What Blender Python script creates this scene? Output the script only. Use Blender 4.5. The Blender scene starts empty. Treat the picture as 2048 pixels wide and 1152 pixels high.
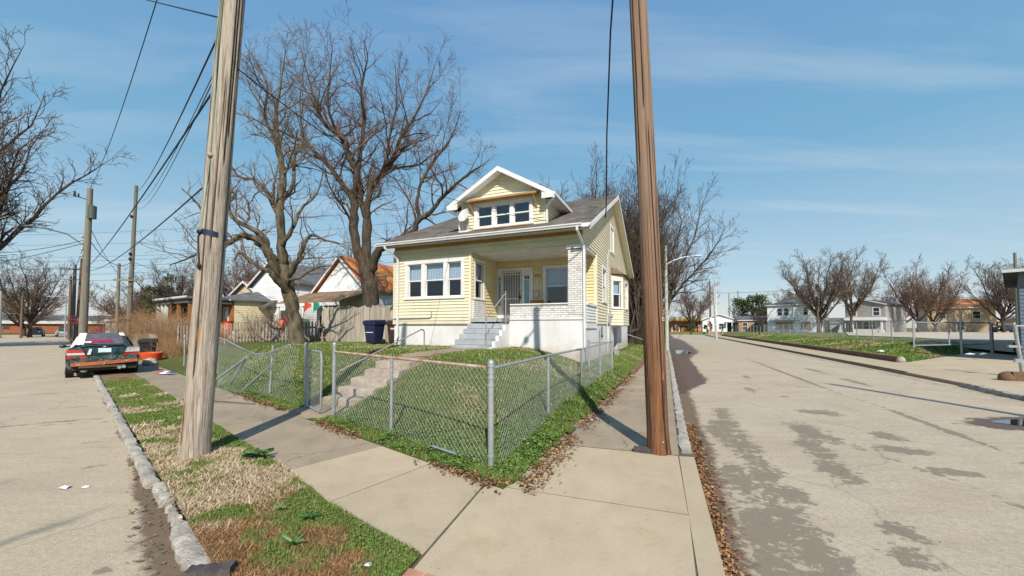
import bpy, math, random
import numpy as np
from mathutils import Vector, Matrix

R = math.radians
scene = bpy.context.scene
COL = scene.collection
random.seed(7)

# ------------------------------------------------------------------ camera
cam_d = bpy.data.cameras.new("camera")
cam = bpy.data.objects.new("camera", cam_d)
COL.objects.link(cam)
cam.location = (0, 0, 1.65)
cam.rotation_euler = (R(92.0), 0, 0)
cam_d.sensor_width = 36.0
cam_d.lens = 36.0 * 780 / 2048
cam_d.shift_y = 51.8 / 2048
cam_d.clip_start = 0.05
cam_d.clip_end = 3000
scene.camera = cam

# ------------------------------------------------------------------ sky, sun, exposure
SUN_EL = 40.0
SUN_TO = Vector((0.09, -1.0, 0)).normalized()          # towards the sun on the ground plane
sun_az = math.atan2(SUN_TO.x, SUN_TO.y)                # clockwise from +Y
world = bpy.data.worlds.new("World")
scene.world = world
world.use_nodes = True
wt = world.node_tree
wt.nodes.clear()
wout = wt.nodes.new("ShaderNodeOutputWorld")
wbg = wt.nodes.new("ShaderNodeBackground")
sky = wt.nodes.new("ShaderNodeTexSky")
sky.sky_type = 'NISHITA'
sky.sun_disc = False
sky.sun_elevation = R(SUN_EL)
sky.sun_rotation = sun_az
sky.altitude = 150
sky.air_density = 1.0
sky.dust_density = 0.9
sky.ozone_density = 1.3
SKY_STRENGTH = 0.13
wbg.inputs['Strength'].default_value = SKY_STRENGTH
# thin cirrus: streaks of noise laid on a high flat layer, mixed over the sky colour
tc = wt.nodes.new("ShaderNodeTexCoord")
sep = wt.nodes.new("ShaderNodeSeparateXYZ")
wt.links.new(tc.outputs['Generated'], sep.inputs[0])
zc = wt.nodes.new("ShaderNodeMath"); zc.operation = 'MAXIMUM'; zc.inputs[1].default_value = 0.02
wt.links.new(sep.outputs['Z'], zc.inputs[0])
zadd = wt.nodes.new("ShaderNodeMath"); zadd.operation = 'ADD'; zadd.inputs[1].default_value = 0.06
wt.links.new(zc.outputs[0], zadd.inputs[0])
dx = wt.nodes.new("ShaderNodeMath"); dx.operation = 'DIVIDE'
dy = wt.nodes.new("ShaderNodeMath"); dy.operation = 'DIVIDE'
wt.links.new(sep.outputs['X'], dx.inputs[0]); wt.links.new(zadd.outputs[0], dx.inputs[1])
wt.links.new(sep.outputs['Y'], dy.inputs[0]); wt.links.new(zadd.outputs[0], dy.inputs[1])
cmb = wt.nodes.new("ShaderNodeCombineXYZ")
wt.links.new(dx.outputs[0], cmb.inputs[0]); wt.links.new(dy.outputs[0], cmb.inputs[1])
mp = wt.nodes.new("ShaderNodeMapping")
mp.inputs['Rotation'].default_value = (0, 0, R(-48))
mp.inputs['Scale'].default_value = (0.42, 1.9, 1)
wt.links.new(cmb.outputs[0], mp.inputs[0])
cn = wt.nodes.new("ShaderNodeTexNoise")
cn.inputs['Scale'].default_value = 1.1
cn.inputs['Detail'].default_value = 7
cn.inputs['Roughness'].default_value = 0.56
cn.inputs['Distortion'].default_value = 0.35
wt.links.new(mp.outputs[0], cn.inputs['Vector'])
cr = wt.nodes.new("ShaderNodeValToRGB")
cr.color_ramp.elements[0].position = 0.50
cr.color_ramp.elements[0].color = (0, 0, 0, 1)
cr.color_ramp.elements[1].position = 0.76
cr.color_ramp.elements[1].color = (0.42, 0.42, 0.42, 1)
wt.links.new(cn.outputs['Fac'], cr.inputs[0])
cmx = wt.nodes.new("ShaderNodeMix"); cmx.data_type = 'RGBA'
wt.links.new(cr.outputs[0], cmx.inputs[0])
# air colour by height only, the same all round, blended with the physical sky
grd = wt.nodes.new("ShaderNodeValToRGB")
ge = grd.color_ramp.elements
for p_, c_ in ((0.0, (4.9, 4.75, 4.75)), (0.10, (3.05, 4.2, 4.85)), (0.36, (1.32, 3.0, 4.4)), (0.63, (1.10, 2.45, 4.3)), (1.0, (0.75, 1.85, 3.8))):
    e_ = ge[0] if p_ == 0.0 else (ge[-1] if p_ == 1.0 else ge.new(p_))
    e_.color = tuple(v / 5.0 for v in c_) + (1,)
wt.links.new(sep.outputs['Z'], grd.inputs[0])
gsc = wt.nodes.new("ShaderNodeVectorMath"); gsc.operation = 'SCALE'; gsc.inputs['Scale'].default_value = 4.75
wt.links.new(grd.outputs[0], gsc.inputs[0])
gmx = wt.nodes.new("ShaderNodeMix"); gmx.data_type = 'RGBA'; gmx.inputs[0].default_value = 0.82
wt.links.new(sky.outputs[0], gmx.inputs[6]); wt.links.new(gsc.outputs[0], gmx.inputs[7])
wt.links.new(gmx.outputs[2], cmx.inputs[6])
cmx.inputs[7].default_value = (4.2, 4.7, 5.1, 1)
wt.links.new(cmx.outputs[2], wbg.inputs[0])
wt.links.new(wbg.outputs[0], wout.inputs[0])

sun_d = bpy.data.lights.new("sun", 'SUN')
sun_d.energy = 4.9
sun_d.angle = R(0.5)
sun_d.color = (1.0, 0.93, 0.81)
sun = bpy.data.objects.new("sun", sun_d)
COL.objects.link(sun)
ce, se = math.cos(R(SUN_EL)), math.sin(R(SUN_EL))
to_sun = Vector((SUN_TO.x * ce, SUN_TO.y * ce, se))
sun.rotation_euler = to_sun.to_track_quat('Z', 'Y').to_euler()
sun.location = (0, -20, 30)

scene.view_settings.view_transform = 'Standard'
scene.view_settings.look = 'None'
scene.view_settings.gamma = 1.0
scene.view_settings.use_curve_mapping = False
scene.view_settings.exposure = 0.30
scene.render.engine = 'CYCLES'
scene.cycles.max_bounces = 6
scene.cycles.transparent_max_bounces = 12
scene.cycles.use_denoising = True

# ------------------------------------------------------------------ helpers
def tag(o, label=None, cat=None, group=None, kind=None):
    if label: o['label'] = label
    if cat: o['category'] = cat
    if group: o['group'] = group
    if kind: o['kind'] = kind
    return o

def empty(name, loc=(0, 0, 0), rz=0.0, label=None, cat=None, group=None):
    o = bpy.data.objects.new(name, None)
    o.empty_display_size = 0.3
    COL.objects.link(o)
    o.location = loc
    o.rotation_euler = (0, 0, rz)
    return tag(o, label, cat, group)

def mesh_obj(name, me, parent=None, loc=None, rot=None, scale=None):
    o = bpy.data.objects.new(name, me)
    COL.objects.link(o)
    if parent: o.parent = parent
    if loc is not None: o.location = loc
    if rot is not None: o.rotation_euler = rot
    if scale is not None: o.scale = scale
    return o

def np_mesh(name, verts, tris, mat, smooth=False, parent=None, tint=None, nper=3):
    """mesh from numpy arrays; faces all with nper corners"""
    me = bpy.data.meshes.new(name)
    nv, nf = len(verts), len(tris)
    me.vertices.add(nv)
    me.vertices.foreach_set("co", np.asarray(verts, np.float32).ravel())
    me.loops.add(nf * nper)
    me.loops.foreach_set("vertex_index", np.asarray(tris, np.int32).ravel())
    me.polygons.add(nf)
    me.polygons.foreach_set("loop_start", np.arange(nf, dtype=np.int32) * nper)
    me.polygons.foreach_set("loop_total", np.full(nf, nper, np.int32))
    if smooth:
        me.polygons.foreach_set("use_smooth", np.ones(nf, bool))
    me.update()
    if tint is not None:
        for nm, arr in tint.items():
            arr = np.asarray(arr, np.float32)
            if arr.ndim == 1:
                a = me.attributes.new(nm, 'FLOAT', 'POINT'); a.data.foreach_set("value", arr)
            else:
                a = me.attributes.new(nm, 'FLOAT_COLOR', 'POINT')
                a.data.foreach_set("color", np.concatenate([arr, np.ones((len(arr), 1), np.float32)], 1).ravel())
    if mat: me.materials.append(mat)
    return mesh_obj(name, me, parent)

class MB:
    """collects simple shapes into one mesh"""
    def __init__(s):
        s.v = []; s.f = []; s.m = []; s.mi = 0
    def add(s, vs, fs):
        n = len(s.v)
        s.v += [tuple(p) for p in vs]
        s.f += [tuple(i + n for i in f) for f in fs]
        s.m += [s.mi] * len(fs)
        return s
    def hexa(s, p):
        return s.add(p, [(0, 3, 2, 1), (4, 5, 6, 7), (0, 1, 5, 4), (1, 2, 6, 5), (2, 3, 7, 6), (3, 0, 4, 7)])
    def box(s, x0, x1, y0, y1, z0, z1):
        return s.hexa([(x0, y0, z0), (x1, y0, z0), (x1, y1, z0), (x0, y1, z0), (x0, y0, z1), (x1, y0, z1), (x1, y1, z1), (x0, y1, z1)])
    def obox(s, c, ax, ay, az, sx, sy, sz):
        """box about c with unit axes and full sizes"""
        c, ax, ay, az = Vector(c), Vector(ax) * sx / 2, Vector(ay) * sy / 2, Vector(az) * sz / 2
        return s.hexa([c - ax - ay - az, c + ax - ay - az, c + ax + ay - az, c - ax + ay - az,
                       c - ax - ay + az, c + ax - ay + az, c + ax + ay + az, c - ax + ay + az])
    def bar(s, a, b, w, h, up=(0, 0, 1)):
        a, b = Vector(a), Vector(b)
        d = (b - a).normalized()
        x = d.cross(Vector(up))
        if x.length < 1e-4: x = d.cross(Vector((1, 0, 0)))
        x.normalize(); z = x.cross(d)
        return s.obox((a + b) / 2, x, d, z, w, (b - a).length, h)
    def prism(s, poly, z0, z1):
        n = len(poly)
        a = sum(poly[i][0] * poly[(i + 1) % n][1] - poly[(i + 1) % n][0] * poly[i][1] for i in range(n))
        if a < 0: poly = poly[::-1]
        vs = [(x, y, z0) for x, y in poly] + [(x, y, z1) for x, y in poly]
        fs = [tuple(range(n - 1, -1, -1)), tuple(range(n, 2 * n))]
        fs += [(i, (i + 1) % n, n + (i + 1) % n, n + i) for i in range(n)]
        return s.add(vs, fs)
    def extr(s, poly3, off):
        """polygon in space extruded by a vector"""
        off = Vector(off); n = len(poly3)
        p = [Vector(q) for q in poly3]
        nrm = Vector((0, 0, 0))
        for i in range(n):
            nrm += (p[i] - p[0]).cross(p[(i + 1) % n] - p[0])
        if nrm.dot(off) < 0: p = p[::-1]
        vs = p + [q + off for q in p]
        fs = [tuple(range(n - 1, -1, -1)), tuple(range(n, 2 * n))]
        fs += [(i, (i + 1) % n, n + (i + 1) % n, n + i) for i in range(n)]
        return s.add(vs, fs)
    def tube(s, pts, r, n=8, caps=True):
        pts = [Vector(p) for p in pts]
        rr = r if isinstance(r, (list, tuple)) else [r] * len(pts)
        base = len(s.v); vs = []; fs = []
        ref = None
        for i, p in enumerate(pts):
            t = (pts[min(i + 1, len(pts) - 1)] - pts[max(i - 1, 0)]).normalized()
            if ref is None:
                ref = t.cross(Vector((0, 0, 1)))
                if ref.length < 0.1: ref = t.cross(Vector((1, 0, 0)))
            x = (ref - t * ref.dot(t)).normalized(); y = t.cross(x); ref = x
            for k in range(n):
                a = 2 * math.pi * k / n
                vs.append(p + (x * math.cos(a) + y * math.sin(a)) * rr[i])
        for i in range(len(pts) - 1):
            for k in range(n):
                k2 = (k + 1) % n
                fs.append((i * n + k, i * n + k2, (i + 1) * n + k2, (i + 1) * n + k))
        if caps:
            fs.append(tuple(range(n - 1, -1, -1)))
            fs.append(tuple((len(pts) - 1) * n + k for k in range(n)))
        return s.add(vs, fs)
    def ball(s, c, rx, ry, rz, nu=10, nv=6):
        vs = []; fs = []
        for j in range(nv + 1):
            ph = math.pi * j / nv
            for i in range(nu):
                th = 2 * math.pi * i / nu
                vs.append((c[0] + rx * math.sin(ph) * math.cos(th), c[1] + ry * math.sin(ph) * math.sin(th), c[2] + rz * math.cos(ph)))
        for j in range(nv):
            for i in range(nu):
                i2 = (i + 1) % nu
                fs.append((j * nu + i, (j + 1) * nu + i, (j + 1) * nu + i2, j * nu + i2))
        return s.add(vs, fs)
    def build(s, name, mat, parent=None, smooth=False, loc=None, rot=None):
        me = bpy.data.meshes.new(name)
        me.from_pydata(s.v, [], s.f)
        mats = mat if isinstance(mat, (list, tuple)) else [mat]
        for m in mats: me.materials.append(m)
        if len(mats) > 1: me.polygons.foreach_set("material_index", s.m)
        if smooth:
            me.polygons.foreach_set("use_smooth", np.ones(len(s.f), bool))
            try: me.set_sharp_from_angle(angle=R(40))
            except Exception: pass
        me.update()
        return mesh_obj(name, me, parent, loc, rot)

def text_obj(name, curve):
    t = bpy.data.objects.new(name, curve); COL.objects.link(t)
    bpy.context.view_layer.update()
    me = bpy.data.meshes.new_from_object(t.evaluated_get(bpy.context.evaluated_depsgraph_get()))
    bpy.data.objects.remove(t)
    me.name = name
    return mesh_obj(name, me)

_h = np.random.RandomState(3).rand(257, 257)
def vn(x, y, sc=1.0, seed=0):
    """value noise 0..1 on arrays"""
    x = np.asarray(x, float) * sc + seed * 17.3; y = np.asarray(y, float) * sc + seed * 9.1
    xi = np.floor(x).astype(int); yi = np.floor(y).astype(int)
    fx = x - xi; fy = y - yi
    fx = fx * fx * (3 - 2 * fx); fy = fy * fy * (3 - 2 * fy)
    a = _h[xi % 257, yi % 257]; b = _h[(xi + 1) % 257, yi % 257]
    c = _h[xi % 257, (yi + 1) % 257]; d = _h[(xi + 1) % 257, (yi + 1) % 257]
    return (a * (1 - fx) + b * fx) * (1 - fy) + (c * (1 - fx) + d * fx) * fy
def fbm(x, y, sc=1.0, seed=0, o=4):
    t = 0; w = 0
    for k in range(o):
        t = t + vn(x, y, sc * 2 ** k, seed + k) * 0.5 ** k; w += 0.5 ** k
    return t / w
def sstep(x, a=0.0, b=1.0):
    t = np.clip((np.asarray(x, float) - a) / (b - a), 0, 1)
    return t * t * (3 - 2 * t)

# ------------------------------------------------------------------ materials
def lin(r, g, b, k=1.0):
    f = lambda c: (c / 255 / 12.92) if c / 255 <= 0.04045 else ((c / 255 + 0.055) / 1.055) ** 2.4
    return (f(r) * k, f(g) * k, f(b) * k)

class NT:
    def __init__(s, name):
        s.m = bpy.data.materials.new(name); s.m.use_nodes = True
        s.t = s.m.node_tree; s.n = s.t.nodes
        s.b = s.n['Principled BSDF']
        s.geo = s.n.new('ShaderNodeNewGeometry')
        s.pos = s.geo.outputs['Position']
    def lk(s, a, b): s.t.links.new(a, b)
    def mapv(s, scale=(1, 1, 1), rot=0.0, vec=None, loc=(0, 0, 0)):
        m = s.n.new('ShaderNodeMapping')
        m.inputs['Scale'].default_value = scale
        m.inputs['Rotation'].default_value = (0, 0, rot)
        m.inputs['Location'].default_value = loc
        s.lk(vec or s.pos, m.inputs[0]); return m.outputs[0]
    def noise(s, sc, det=5, rough=0.55, vec=None, dist=0.0):
        n = s.n.new('ShaderNodeTexNoise')
        n.inputs['Scale'].default_value = sc; n.inputs['Detail'].default_value = det
        n.inputs['Roughness'].default_value = rough; n.inputs['Distortion'].default_value = dist
        s.lk(vec or s.pos, n.inputs['Vector']); return n.outputs['Fac']
    def ramp(s, fac, stops):
        r = s.n.new('ShaderNodeValToRGB')
        e = r.color_ramp.elements
        while len(e) < len(stops): e.new(0.5)
        for i, (p, c) in enumerate(stops):
            e[i].position = p
            e[i].color = (c, c, c, 1) if isinstance(c, (int, float)) else (*c, 1)
        s.lk(fac, r.inputs[0]); return r.outputs[0]
    def mix(s, fac, a, b, mode='MIX'):
        m = s.n.new('ShaderNodeMix'); m.data_type = 'RGBA'; m.blend_type = mode
        for v, i in ((fac, 0), (a, 6), (b, 7)):
            if isinstance(v, (int, float)): m.inputs[i].default_value = v if i == 0 else (v, v, v, 1)
            elif isinstance(v, tuple): m.inputs[i].default_value = (*v, 1)
            else: s.lk(v, m.inputs[i])
        return m.outputs[2]
    def math(s, op, a, b=0.0):
        m = s.n.new('ShaderNodeMath'); m.operation = op
        for v, i in ((a, 0), (b, 1)):
            if isinstance(v, (int, float)): m.inputs[i].default_value = v
            else: s.lk(v, m.inputs[i])
        return m.outputs[0]
    def attr(s, name, fac=True):
        a = s.n.new('ShaderNodeAttribute'); a.attribute_name = name
        return a.outputs['Fac'] if fac else a.outputs['Color']
    def rnd(s):
        return s.n.new('ShaderNodeObjectInfo').outputs['Random']
    def bump(s, h, strength=0.3, dist=0.02):
        b = s.n.new('ShaderNodeBump')
        b.inputs['Strength'].default_value = strength; b.inputs['Distance'].default_value = dist
        s.lk(h, b.inputs['Height']); s.lk(b.outputs[0], s.b.inputs['Normal'])
    def out(s, col, rough=0.8, metal=0.0, spec=0.3):
        if isinstance(col, tuple): s.b.inputs['Base Color'].default_value = (*col, 1)
        else: s.lk(col, s.b.inputs['Base Color'])
        if isinstance(rough, (int, float)): s.b.inputs['Roughness'].default_value = rough
        else: s.lk(rough, s.b.inputs['Roughness'])
        s.b.inputs['Metallic'].default_value = metal
        s.b.inputs['Specular IOR Level'].default_value = spec
        return s.m

def mk(name, c, c2=None, sc=3.0, rough=0.8, bump=0.0, bsc=60, st=(1, 1, 1), rnd=0.0, metal=0, spec=0.3, lo=0.35, hi=0.65, dist=0.01, fine=0.12):
    t = NT(name)
    v = t.mapv(st)
    if c2 is None: c2 = tuple(x * 0.8 for x in c)
    col = t.mix(t.ramp(t.noise(sc, 6, 0.6, v), [(lo, 0.0), (hi, 1.0)]), c, c2)
    if fine:
        col = t.mix(1.0, col, t.ramp(t.noise(sc * 14, 3, 0.6, v), [(0.3, 1 - fine), (0.7, 1 + fine)]), 'MULTIPLY')
    if rnd:
        col = t.mix(1.0, col, t.ramp(t.rnd(), [(0.0, 1 - rnd), (1.0, 1 + rnd)]), 'MULTIPLY')
    if bump: t.bump(t.noise(bsc, 4, 0.6, v), bump, dist)
    return t.out(col, rough, metal, spec)

MAT = {}
MAT['white_trim'] = mk('white_trim', (0.68, 0.68, 0.69), (0.60, 0.595, 0.585), 2.5, 0.5, rnd=0.03)
def grimy(name, c, c2, dirt, z0, z1, rough, stre, rnd=0.04, bump=0.0):
    """painted wall: slight fading, vertical dirt runs and splash dirt growing towards its foot (z1 clean, z0 dirty)"""
    t = NT(name)
    col = t.mix(t.ramp(t.noise(1.1, 6, 0.6), [(0.35, 0.0), (0.65, 1.0)]), c, c2)
    run = t.noise(1.0, 6, 0.7, t.mapv((5, 5, 0.35)))
    col = t.mix(t.ramp(run, [(0.50, 0.0), (0.78, stre)]), col, tuple(x * 0.55 for x in dirt))
    sz = t.n.new('ShaderNodeSeparateXYZ'); t.lk(t.pos, sz.inputs[0])
    h = t.math('DIVIDE', t.math('SUBTRACT', z1, sz.outputs['Z']), z1 - z0)
    h = t.math('ADD', h, t.math('MULTIPLY', t.math('SUBTRACT', t.noise(3.2, 6, 0.7), 0.5), 1.5))
    col = t.mix(t.ramp(h, [(0.35, 0.0), (1.25, 0.7)]), col, dirt)
    col = t.mix(t.ramp(t.noise(14, 3, 0.6), [(0.66, 0.0), (0.74, 0.28)]), col, tuple(x * 0.8 for x in dirt))
    if rnd: col = t.mix(1.0, col, t.ramp(t.rnd(), [(0.0, 1 - rnd), (1.0, 1 + rnd)]), 'MULTIPLY')
    if bump: t.bump(t.noise(25, 4, 0.6), bump, 0.01)
    return t.out(col, rough, 0, 0.3)
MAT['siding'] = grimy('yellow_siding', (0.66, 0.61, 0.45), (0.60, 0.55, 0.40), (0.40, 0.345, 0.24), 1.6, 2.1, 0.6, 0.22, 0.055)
MAT['porch_siding'] = grimy('deep_yellow_porch_siding', (0.66, 0.56, 0.31), (0.60, 0.505, 0.275), (0.40, 0.33, 0.19), 1.6, 2.1, 0.6, 0.15, 0.05)  # deeper, more saturated yellow for the porch back and return walls
MAT['stucco'] = grimy('white_stucco', (0.66, 0.66, 0.67), (0.58, 0.565, 0.55), (0.42, 0.315, 0.23), 0.55, 1.45, 0.9, 0.15, 0.0, 0.35)
MAT['beam_paint'] = mk('faded_beam_paint', (0.56, 0.53, 0.35), (0.44, 0.43, 0.31), 1.4, 0.6, st=(0.6, 0.6, 3))
MAT['brown_wood'] = mk('bare_brown_wood', (0.30, 0.15, 0.045), (0.40, 0.25, 0.08), 2.5, 0.8, st=(0.7, 0.7, 3))
MAT['step_paint'] = mk('grey_step_paint', (0.36, 0.38, 0.41), (0.28, 0.29, 0.31), 2.2, 0.7, bump=0.15, bsc=40)
MAT['ceiling_paint'] = mk('porch_ceiling_paint', (0.70, 0.68, 0.62), None, 2)
MAT['painted_brick'] = mk('painted_brick', (0.66, 0.645, 0.635), (0.44, 0.39, 0.365), 5, 0.8, bump=0.3, bsc=60, rnd=0.10, lo=0.5, hi=0.78)
MAT['mortar'] = mk('grey_mortar', (0.30, 0.285, 0.27), None, 8, 0.95)
MAT['wood_clad'] = mk('plank_wood', (0.34, 0.18, 0.07), (0.24, 0.12, 0.05), 3, 0.7, st=(1, 1, 6), rnd=0.15)
MAT['galv'] = mk('galvanised_steel', (0.42, 0.44, 0.46), (0.32, 0.34, 0.36), 9, 0.5, metal=0.55, spec=0.5, fine=0.1)
MAT['galv_wire'] = mk('galvanised_wire', (0.50, 0.53, 0.54), None, 9, 0.5, metal=0.35, spec=0.5)
MAT['rust'] = mk('rusty_pipe', (0.32, 0.13, 0.06), (0.45, 0.41, 0.37), 5, 0.85, fine=0.25)
MAT['handrail'] = mk('grey_brown_pipe', (0.22, 0.18, 0.16), (0.30, 0.29, 0.28), 6, 0.6)
MAT['black_metal'] = mk('black_metal', (0.02, 0.02, 0.022), None, 5, 0.5)
MAT['cable'] = mk('black_cable', (0.018, 0.018, 0.02), None, 5, 0.6)
def conc_mat(name, c, c2, old):
    """pavement concrete: broad mottling, small pits, rusty leaf stains and hair cracks"""
    t = NT(name)
    col = t.mix(t.ramp(t.noise(0.9, 6, 0.65), [(0.32, 0.0), (0.68, 1.0)]), c, c2)
    col = t.mix(t.ramp(t.noise(3.5, 5, 0.7), [(0.50, 0.0), (0.72, 0.42 if old else 0.28)]), col, tuple(x * 0.68 for x in c2))
    col = t.mix(t.ramp(t.noise(1.7, 4, 0.6, t.mapv((1, 1, 1), 0, None, (7, 3, 0))), [(0.60, 0.0), (0.74, 0.35)]), col, (c2[0] * 0.80, c2[1] * 0.66, c2[2] * 0.48))
    col = t.mix(1.0, col, t.ramp(t.noise(55, 3, 0.7), [(0.3, 0.80 if old else 0.90), (0.7, 1.18 if old else 1.08)]), 'MULTIPLY')
    col = t.mix(t.ramp(t.noise(21, 2, 0.5), [(0.70, 0.0), (0.745, 0.6)]), col, tuple(x * 0.42 for x in c2))
    col = t.mix(1.0, col, t.ramp(t.rnd(), [(0.0, 0.94), (1.0, 1.05)]), 'MULTIPLY')
    crk = t.n.new('ShaderNodeTexVoronoi'); crk.feature = 'DISTANCE_TO_EDGE'; crk.inputs['Scale'].default_value = 0.42 if old else 0.22
    dv = t.n.new('ShaderNodeVectorMath'); dv.operation = 'ADD'
    nz = t.n.new('ShaderNodeTexNoise'); nz.inputs['Scale'].default_value = 1.3; nz.inputs['Detail'].default_value = 6
    t.lk(t.pos, nz.inputs['Vector']); t.lk(t.pos, dv.inputs[0]); t.lk(nz.outputs['Color'], dv.inputs[1]); t.lk(dv.outputs[0], crk.inputs['Vector'])
    col = t.mix(t.ramp(crk.outputs['Distance'], [(0.0, 0.7 if old else 0.0), (0.005, 0.0)]), col, tuple(x * 0.3 for x in c2))
    t.bump(t.noise(90, 4, 0.7), 0.35 if old else 0.15, 0.01)
    return t.out(col, 0.93, 0, 0.3)
MAT['old_conc'] = conc_mat('old_concrete', (0.345, 0.28, 0.202), (0.245, 0.196, 0.138), True)
MAT['new_conc'] = conc_mat('pale_concrete', (0.455, 0.372, 0.262), (0.385, 0.312, 0.216), False)
MAT['kerb_stone'] = mk('weathered_kerb', (0.46, 0.43, 0.38), (0.26, 0.235, 0.20), 4, 0.95, bump=0.8, bsc=30, fine=0.2, dist=0.03)
MAT['stone_step'] = mk('rough_step_stone', (0.42, 0.35, 0.28), (0.27, 0.22, 0.17), 5, 0.95, bump=0.8, bsc=25, fine=0.2, rnd=0.08, dist=0.03)
MAT['low_wall'] = mk('brown_low_wall', (0.22, 0.13, 0.075), (0.13, 0.08, 0.05), 2, 0.95, bump=0.5, bsc=30, fine=0.25)
MAT['red_brick'] = mk('red_brick', (0.42, 0.20, 0.135), (0.33, 0.16, 0.11), 6, 0.9, bump=0.4, bsc=60, rnd=0.15)
MAT['joint'] = mk('dark_joint_dirt', (0.075, 0.06, 0.042), (0.12, 0.10, 0.07), 12, 1.0)
MAT['bin_navy'] = mk('navy_plastic', (0.012, 0.016, 0.045), (0.018, 0.02, 0.06), 3, 0.4, spec=0.5)
MAT['bin_brown'] = mk('dark_brown_plastic', (0.05, 0.02, 0.018), (0.03, 0.014, 0.014), 3, 0.45, spec=0.5)
MAT['orange_plastic'] = mk('orange_plastic', (0.72, 0.10, 0.025), None, 3, 0.5)
MAT['red_paint'] = mk('sign_red', (0.55, 0.035, 0.03), None, 3, 0.45)
MAT['white_paint'] = mk('white_paint', (0.72, 0.72, 0.72), None, 4, 0.5, fine=0.03)
MAT['dish'] = mk('dish_grey', (0.62, 0.63, 0.65), None, 4, 0.45)
MAT['interior'] = mk('dark_interior', (0.035, 0.033, 0.03), None, 2, 0.95)
MAT['rubber'] = mk('rubber', (0.02, 0.02, 0.02), None, 4, 0.85)
MAT['dark_stone'] = mk('dark_stone', (0.05, 0.043, 0.042), (0.10, 0.085, 0.08), 8, 0.9, bump=0.5, bsc=40)
MAT['picket'] = mk('weathered_picket', (0.30, 0.25, 0.20), (0.19, 0.155, 0.125), 5, 0.95, st=(4, 4, 0.5), rnd=0.25, bump=0.3)
MAT['plank'] = mk('weathered_fence_plank', (0.41, 0.36, 0.30), (0.28, 0.24, 0.195), 3, 0.95, st=(6, 6, 0.5), rnd=0.17, bump=0.3)
MAT['bark'] = mk('tree_bark', (0.105, 0.078, 0.055), (0.030, 0.024, 0.019), 4, 0.95, st=(2.5, 2.5, 0.5), bump=1.0, bsc=14, fine=0.3, dist=0.04)
MAT['bark_moss'] = mk('mossy_bark', (0.155, 0.125, 0.075), (0.036, 0.029, 0.022), 3.0, 0.95, st=(2.0, 2.0, 0.5), bump=1.0, bsc=14, fine=0.3, dist=0.04)
MAT['twig'] = mk('bare_twigs', (0.10, 0.070, 0.054), (0.072, 0.052, 0.042), 2, 0.95, fine=0.2)
MAT['twig_red'] = mk('reddish_twigs', (0.15, 0.075, 0.05), (0.075, 0.052, 0.04), 1.5, 0.95, fine=0.2)
MAT['twig_pale'] = mk('pale_twigs', (0.175, 0.13, 0.10), (0.11, 0.08, 0.06), 2, 0.95, fine=0.2)
MAT['twig_tan'] = mk('tan_stems', (0.38, 0.235, 0.115), (0.25, 0.14, 0.075), 1.5, 0.95, fine=0.25)
MAT['evergreen'] = mk('evergreen_leaves', (0.055, 0.085, 0.02), (0.025, 0.045, 0.014), 1.2, 0.8, fine=0.35)

def glass_mat(name, tint=(0.9, 0.95, 1.0)):
    t = NT(name)
    n = t.n
    tr = n.new('ShaderNodeBsdfTransparent'); tr.inputs[0].default_value = (*tint, 1)
    gl = n.new('ShaderNodeBsdfGlossy'); gl.inputs['Roughness'].default_value = 0.03
    fr = n.new('ShaderNodeLayerWeight'); fr.inputs[0].default_value = 0.5
    fm = t.math('ADD', t.math('MULTIPLY', t.math('POWER', fr.outputs['Facing'], 4.0), 0.8), 0.08)
    mx = n.new('ShaderNodeMixShader')
    t.lk(fm, mx.inputs[0]); t.lk(tr.outputs[0], mx.inputs[1]); t.lk(gl.outputs[0], mx.inputs[2])
    t.lk(mx.outputs[0], n['Material Output'].inputs[0])
    return t.m
MAT['glass'] = glass_mat('window_glass', (0.80, 0.86, 0.92))
MAT['screen_glass'] = glass_mat('screened_glass', (0.42, 0.43, 0.46))
MAT['far_glass'] = mk('far_window_glass', (0.03, 0.04, 0.05), None, 3, 0.08, spec=0.6)

def lace_mat():
    t = NT('lace_curtain')
    n = t.n
    tr = n.new('ShaderNodeBsdfTransparent')
    df = n.new('ShaderNodeBsdfDiffuse'); df.inputs[0].default_value = (0.82, 0.83, 0.83, 1)
    f = t.ramp(t.noise(55, 2, 0.5), [(0.35, 0.6), (0.6, 0.95)])
    mx = n.new('ShaderNodeMixShader')
    t.lk(f, mx.inputs[0]); t.lk(tr.outputs[0], mx.inputs[1]); t.lk(df.outputs[0], mx.inputs[2])
    t.lk(mx.outputs[0], n['Material Output'].inputs[0])
    return t.m
MAT['lace'] = lace_mat()

def shingle_mat(name, c, c2):
    t = NT(name)
    col = t.mix(t.ramp(t.noise(1.2, 5, 0.6), [(0.35, 0.0), (0.65, 1.0)]), c, c2)
    v = t.mapv((3.2, 3.2, 7))
    w = t.n.new('ShaderNodeTexVoronoi'); w.inputs['Scale'].default_value = 1.0
    t.lk(v, w.inputs['Vector'])
    col = t.mix(1.0, col, t.ramp(w.outputs['Color'], [(0.0, 0.72), (1.0, 1.25)]), 'MULTIPLY')
    col = t.mix(1.0, col, t.ramp(t.noise(80, 2, 0.6), [(0.3, 0.75), (0.7, 1.25)]), 'MULTIPLY')
    t.bump(t.noise(120, 2), 0.4, 0.01)
    return t.out(col, 0.95, 0, 0.2)
MAT['shingle'] = shingle_mat('grey_brown_shingle', (0.19, 0.168, 0.15), (0.13, 0.118, 0.11))
MAT['shingle_brown'] = shingle_mat('brown_shingle', (0.24, 0.16, 0.10), (0.15, 0.10, 0.07))
MAT['shingle_grey'] = shingle_mat('slate_grey_shingle', (0.13, 0.135, 0.145), (0.09, 0.09, 0.10))

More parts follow.
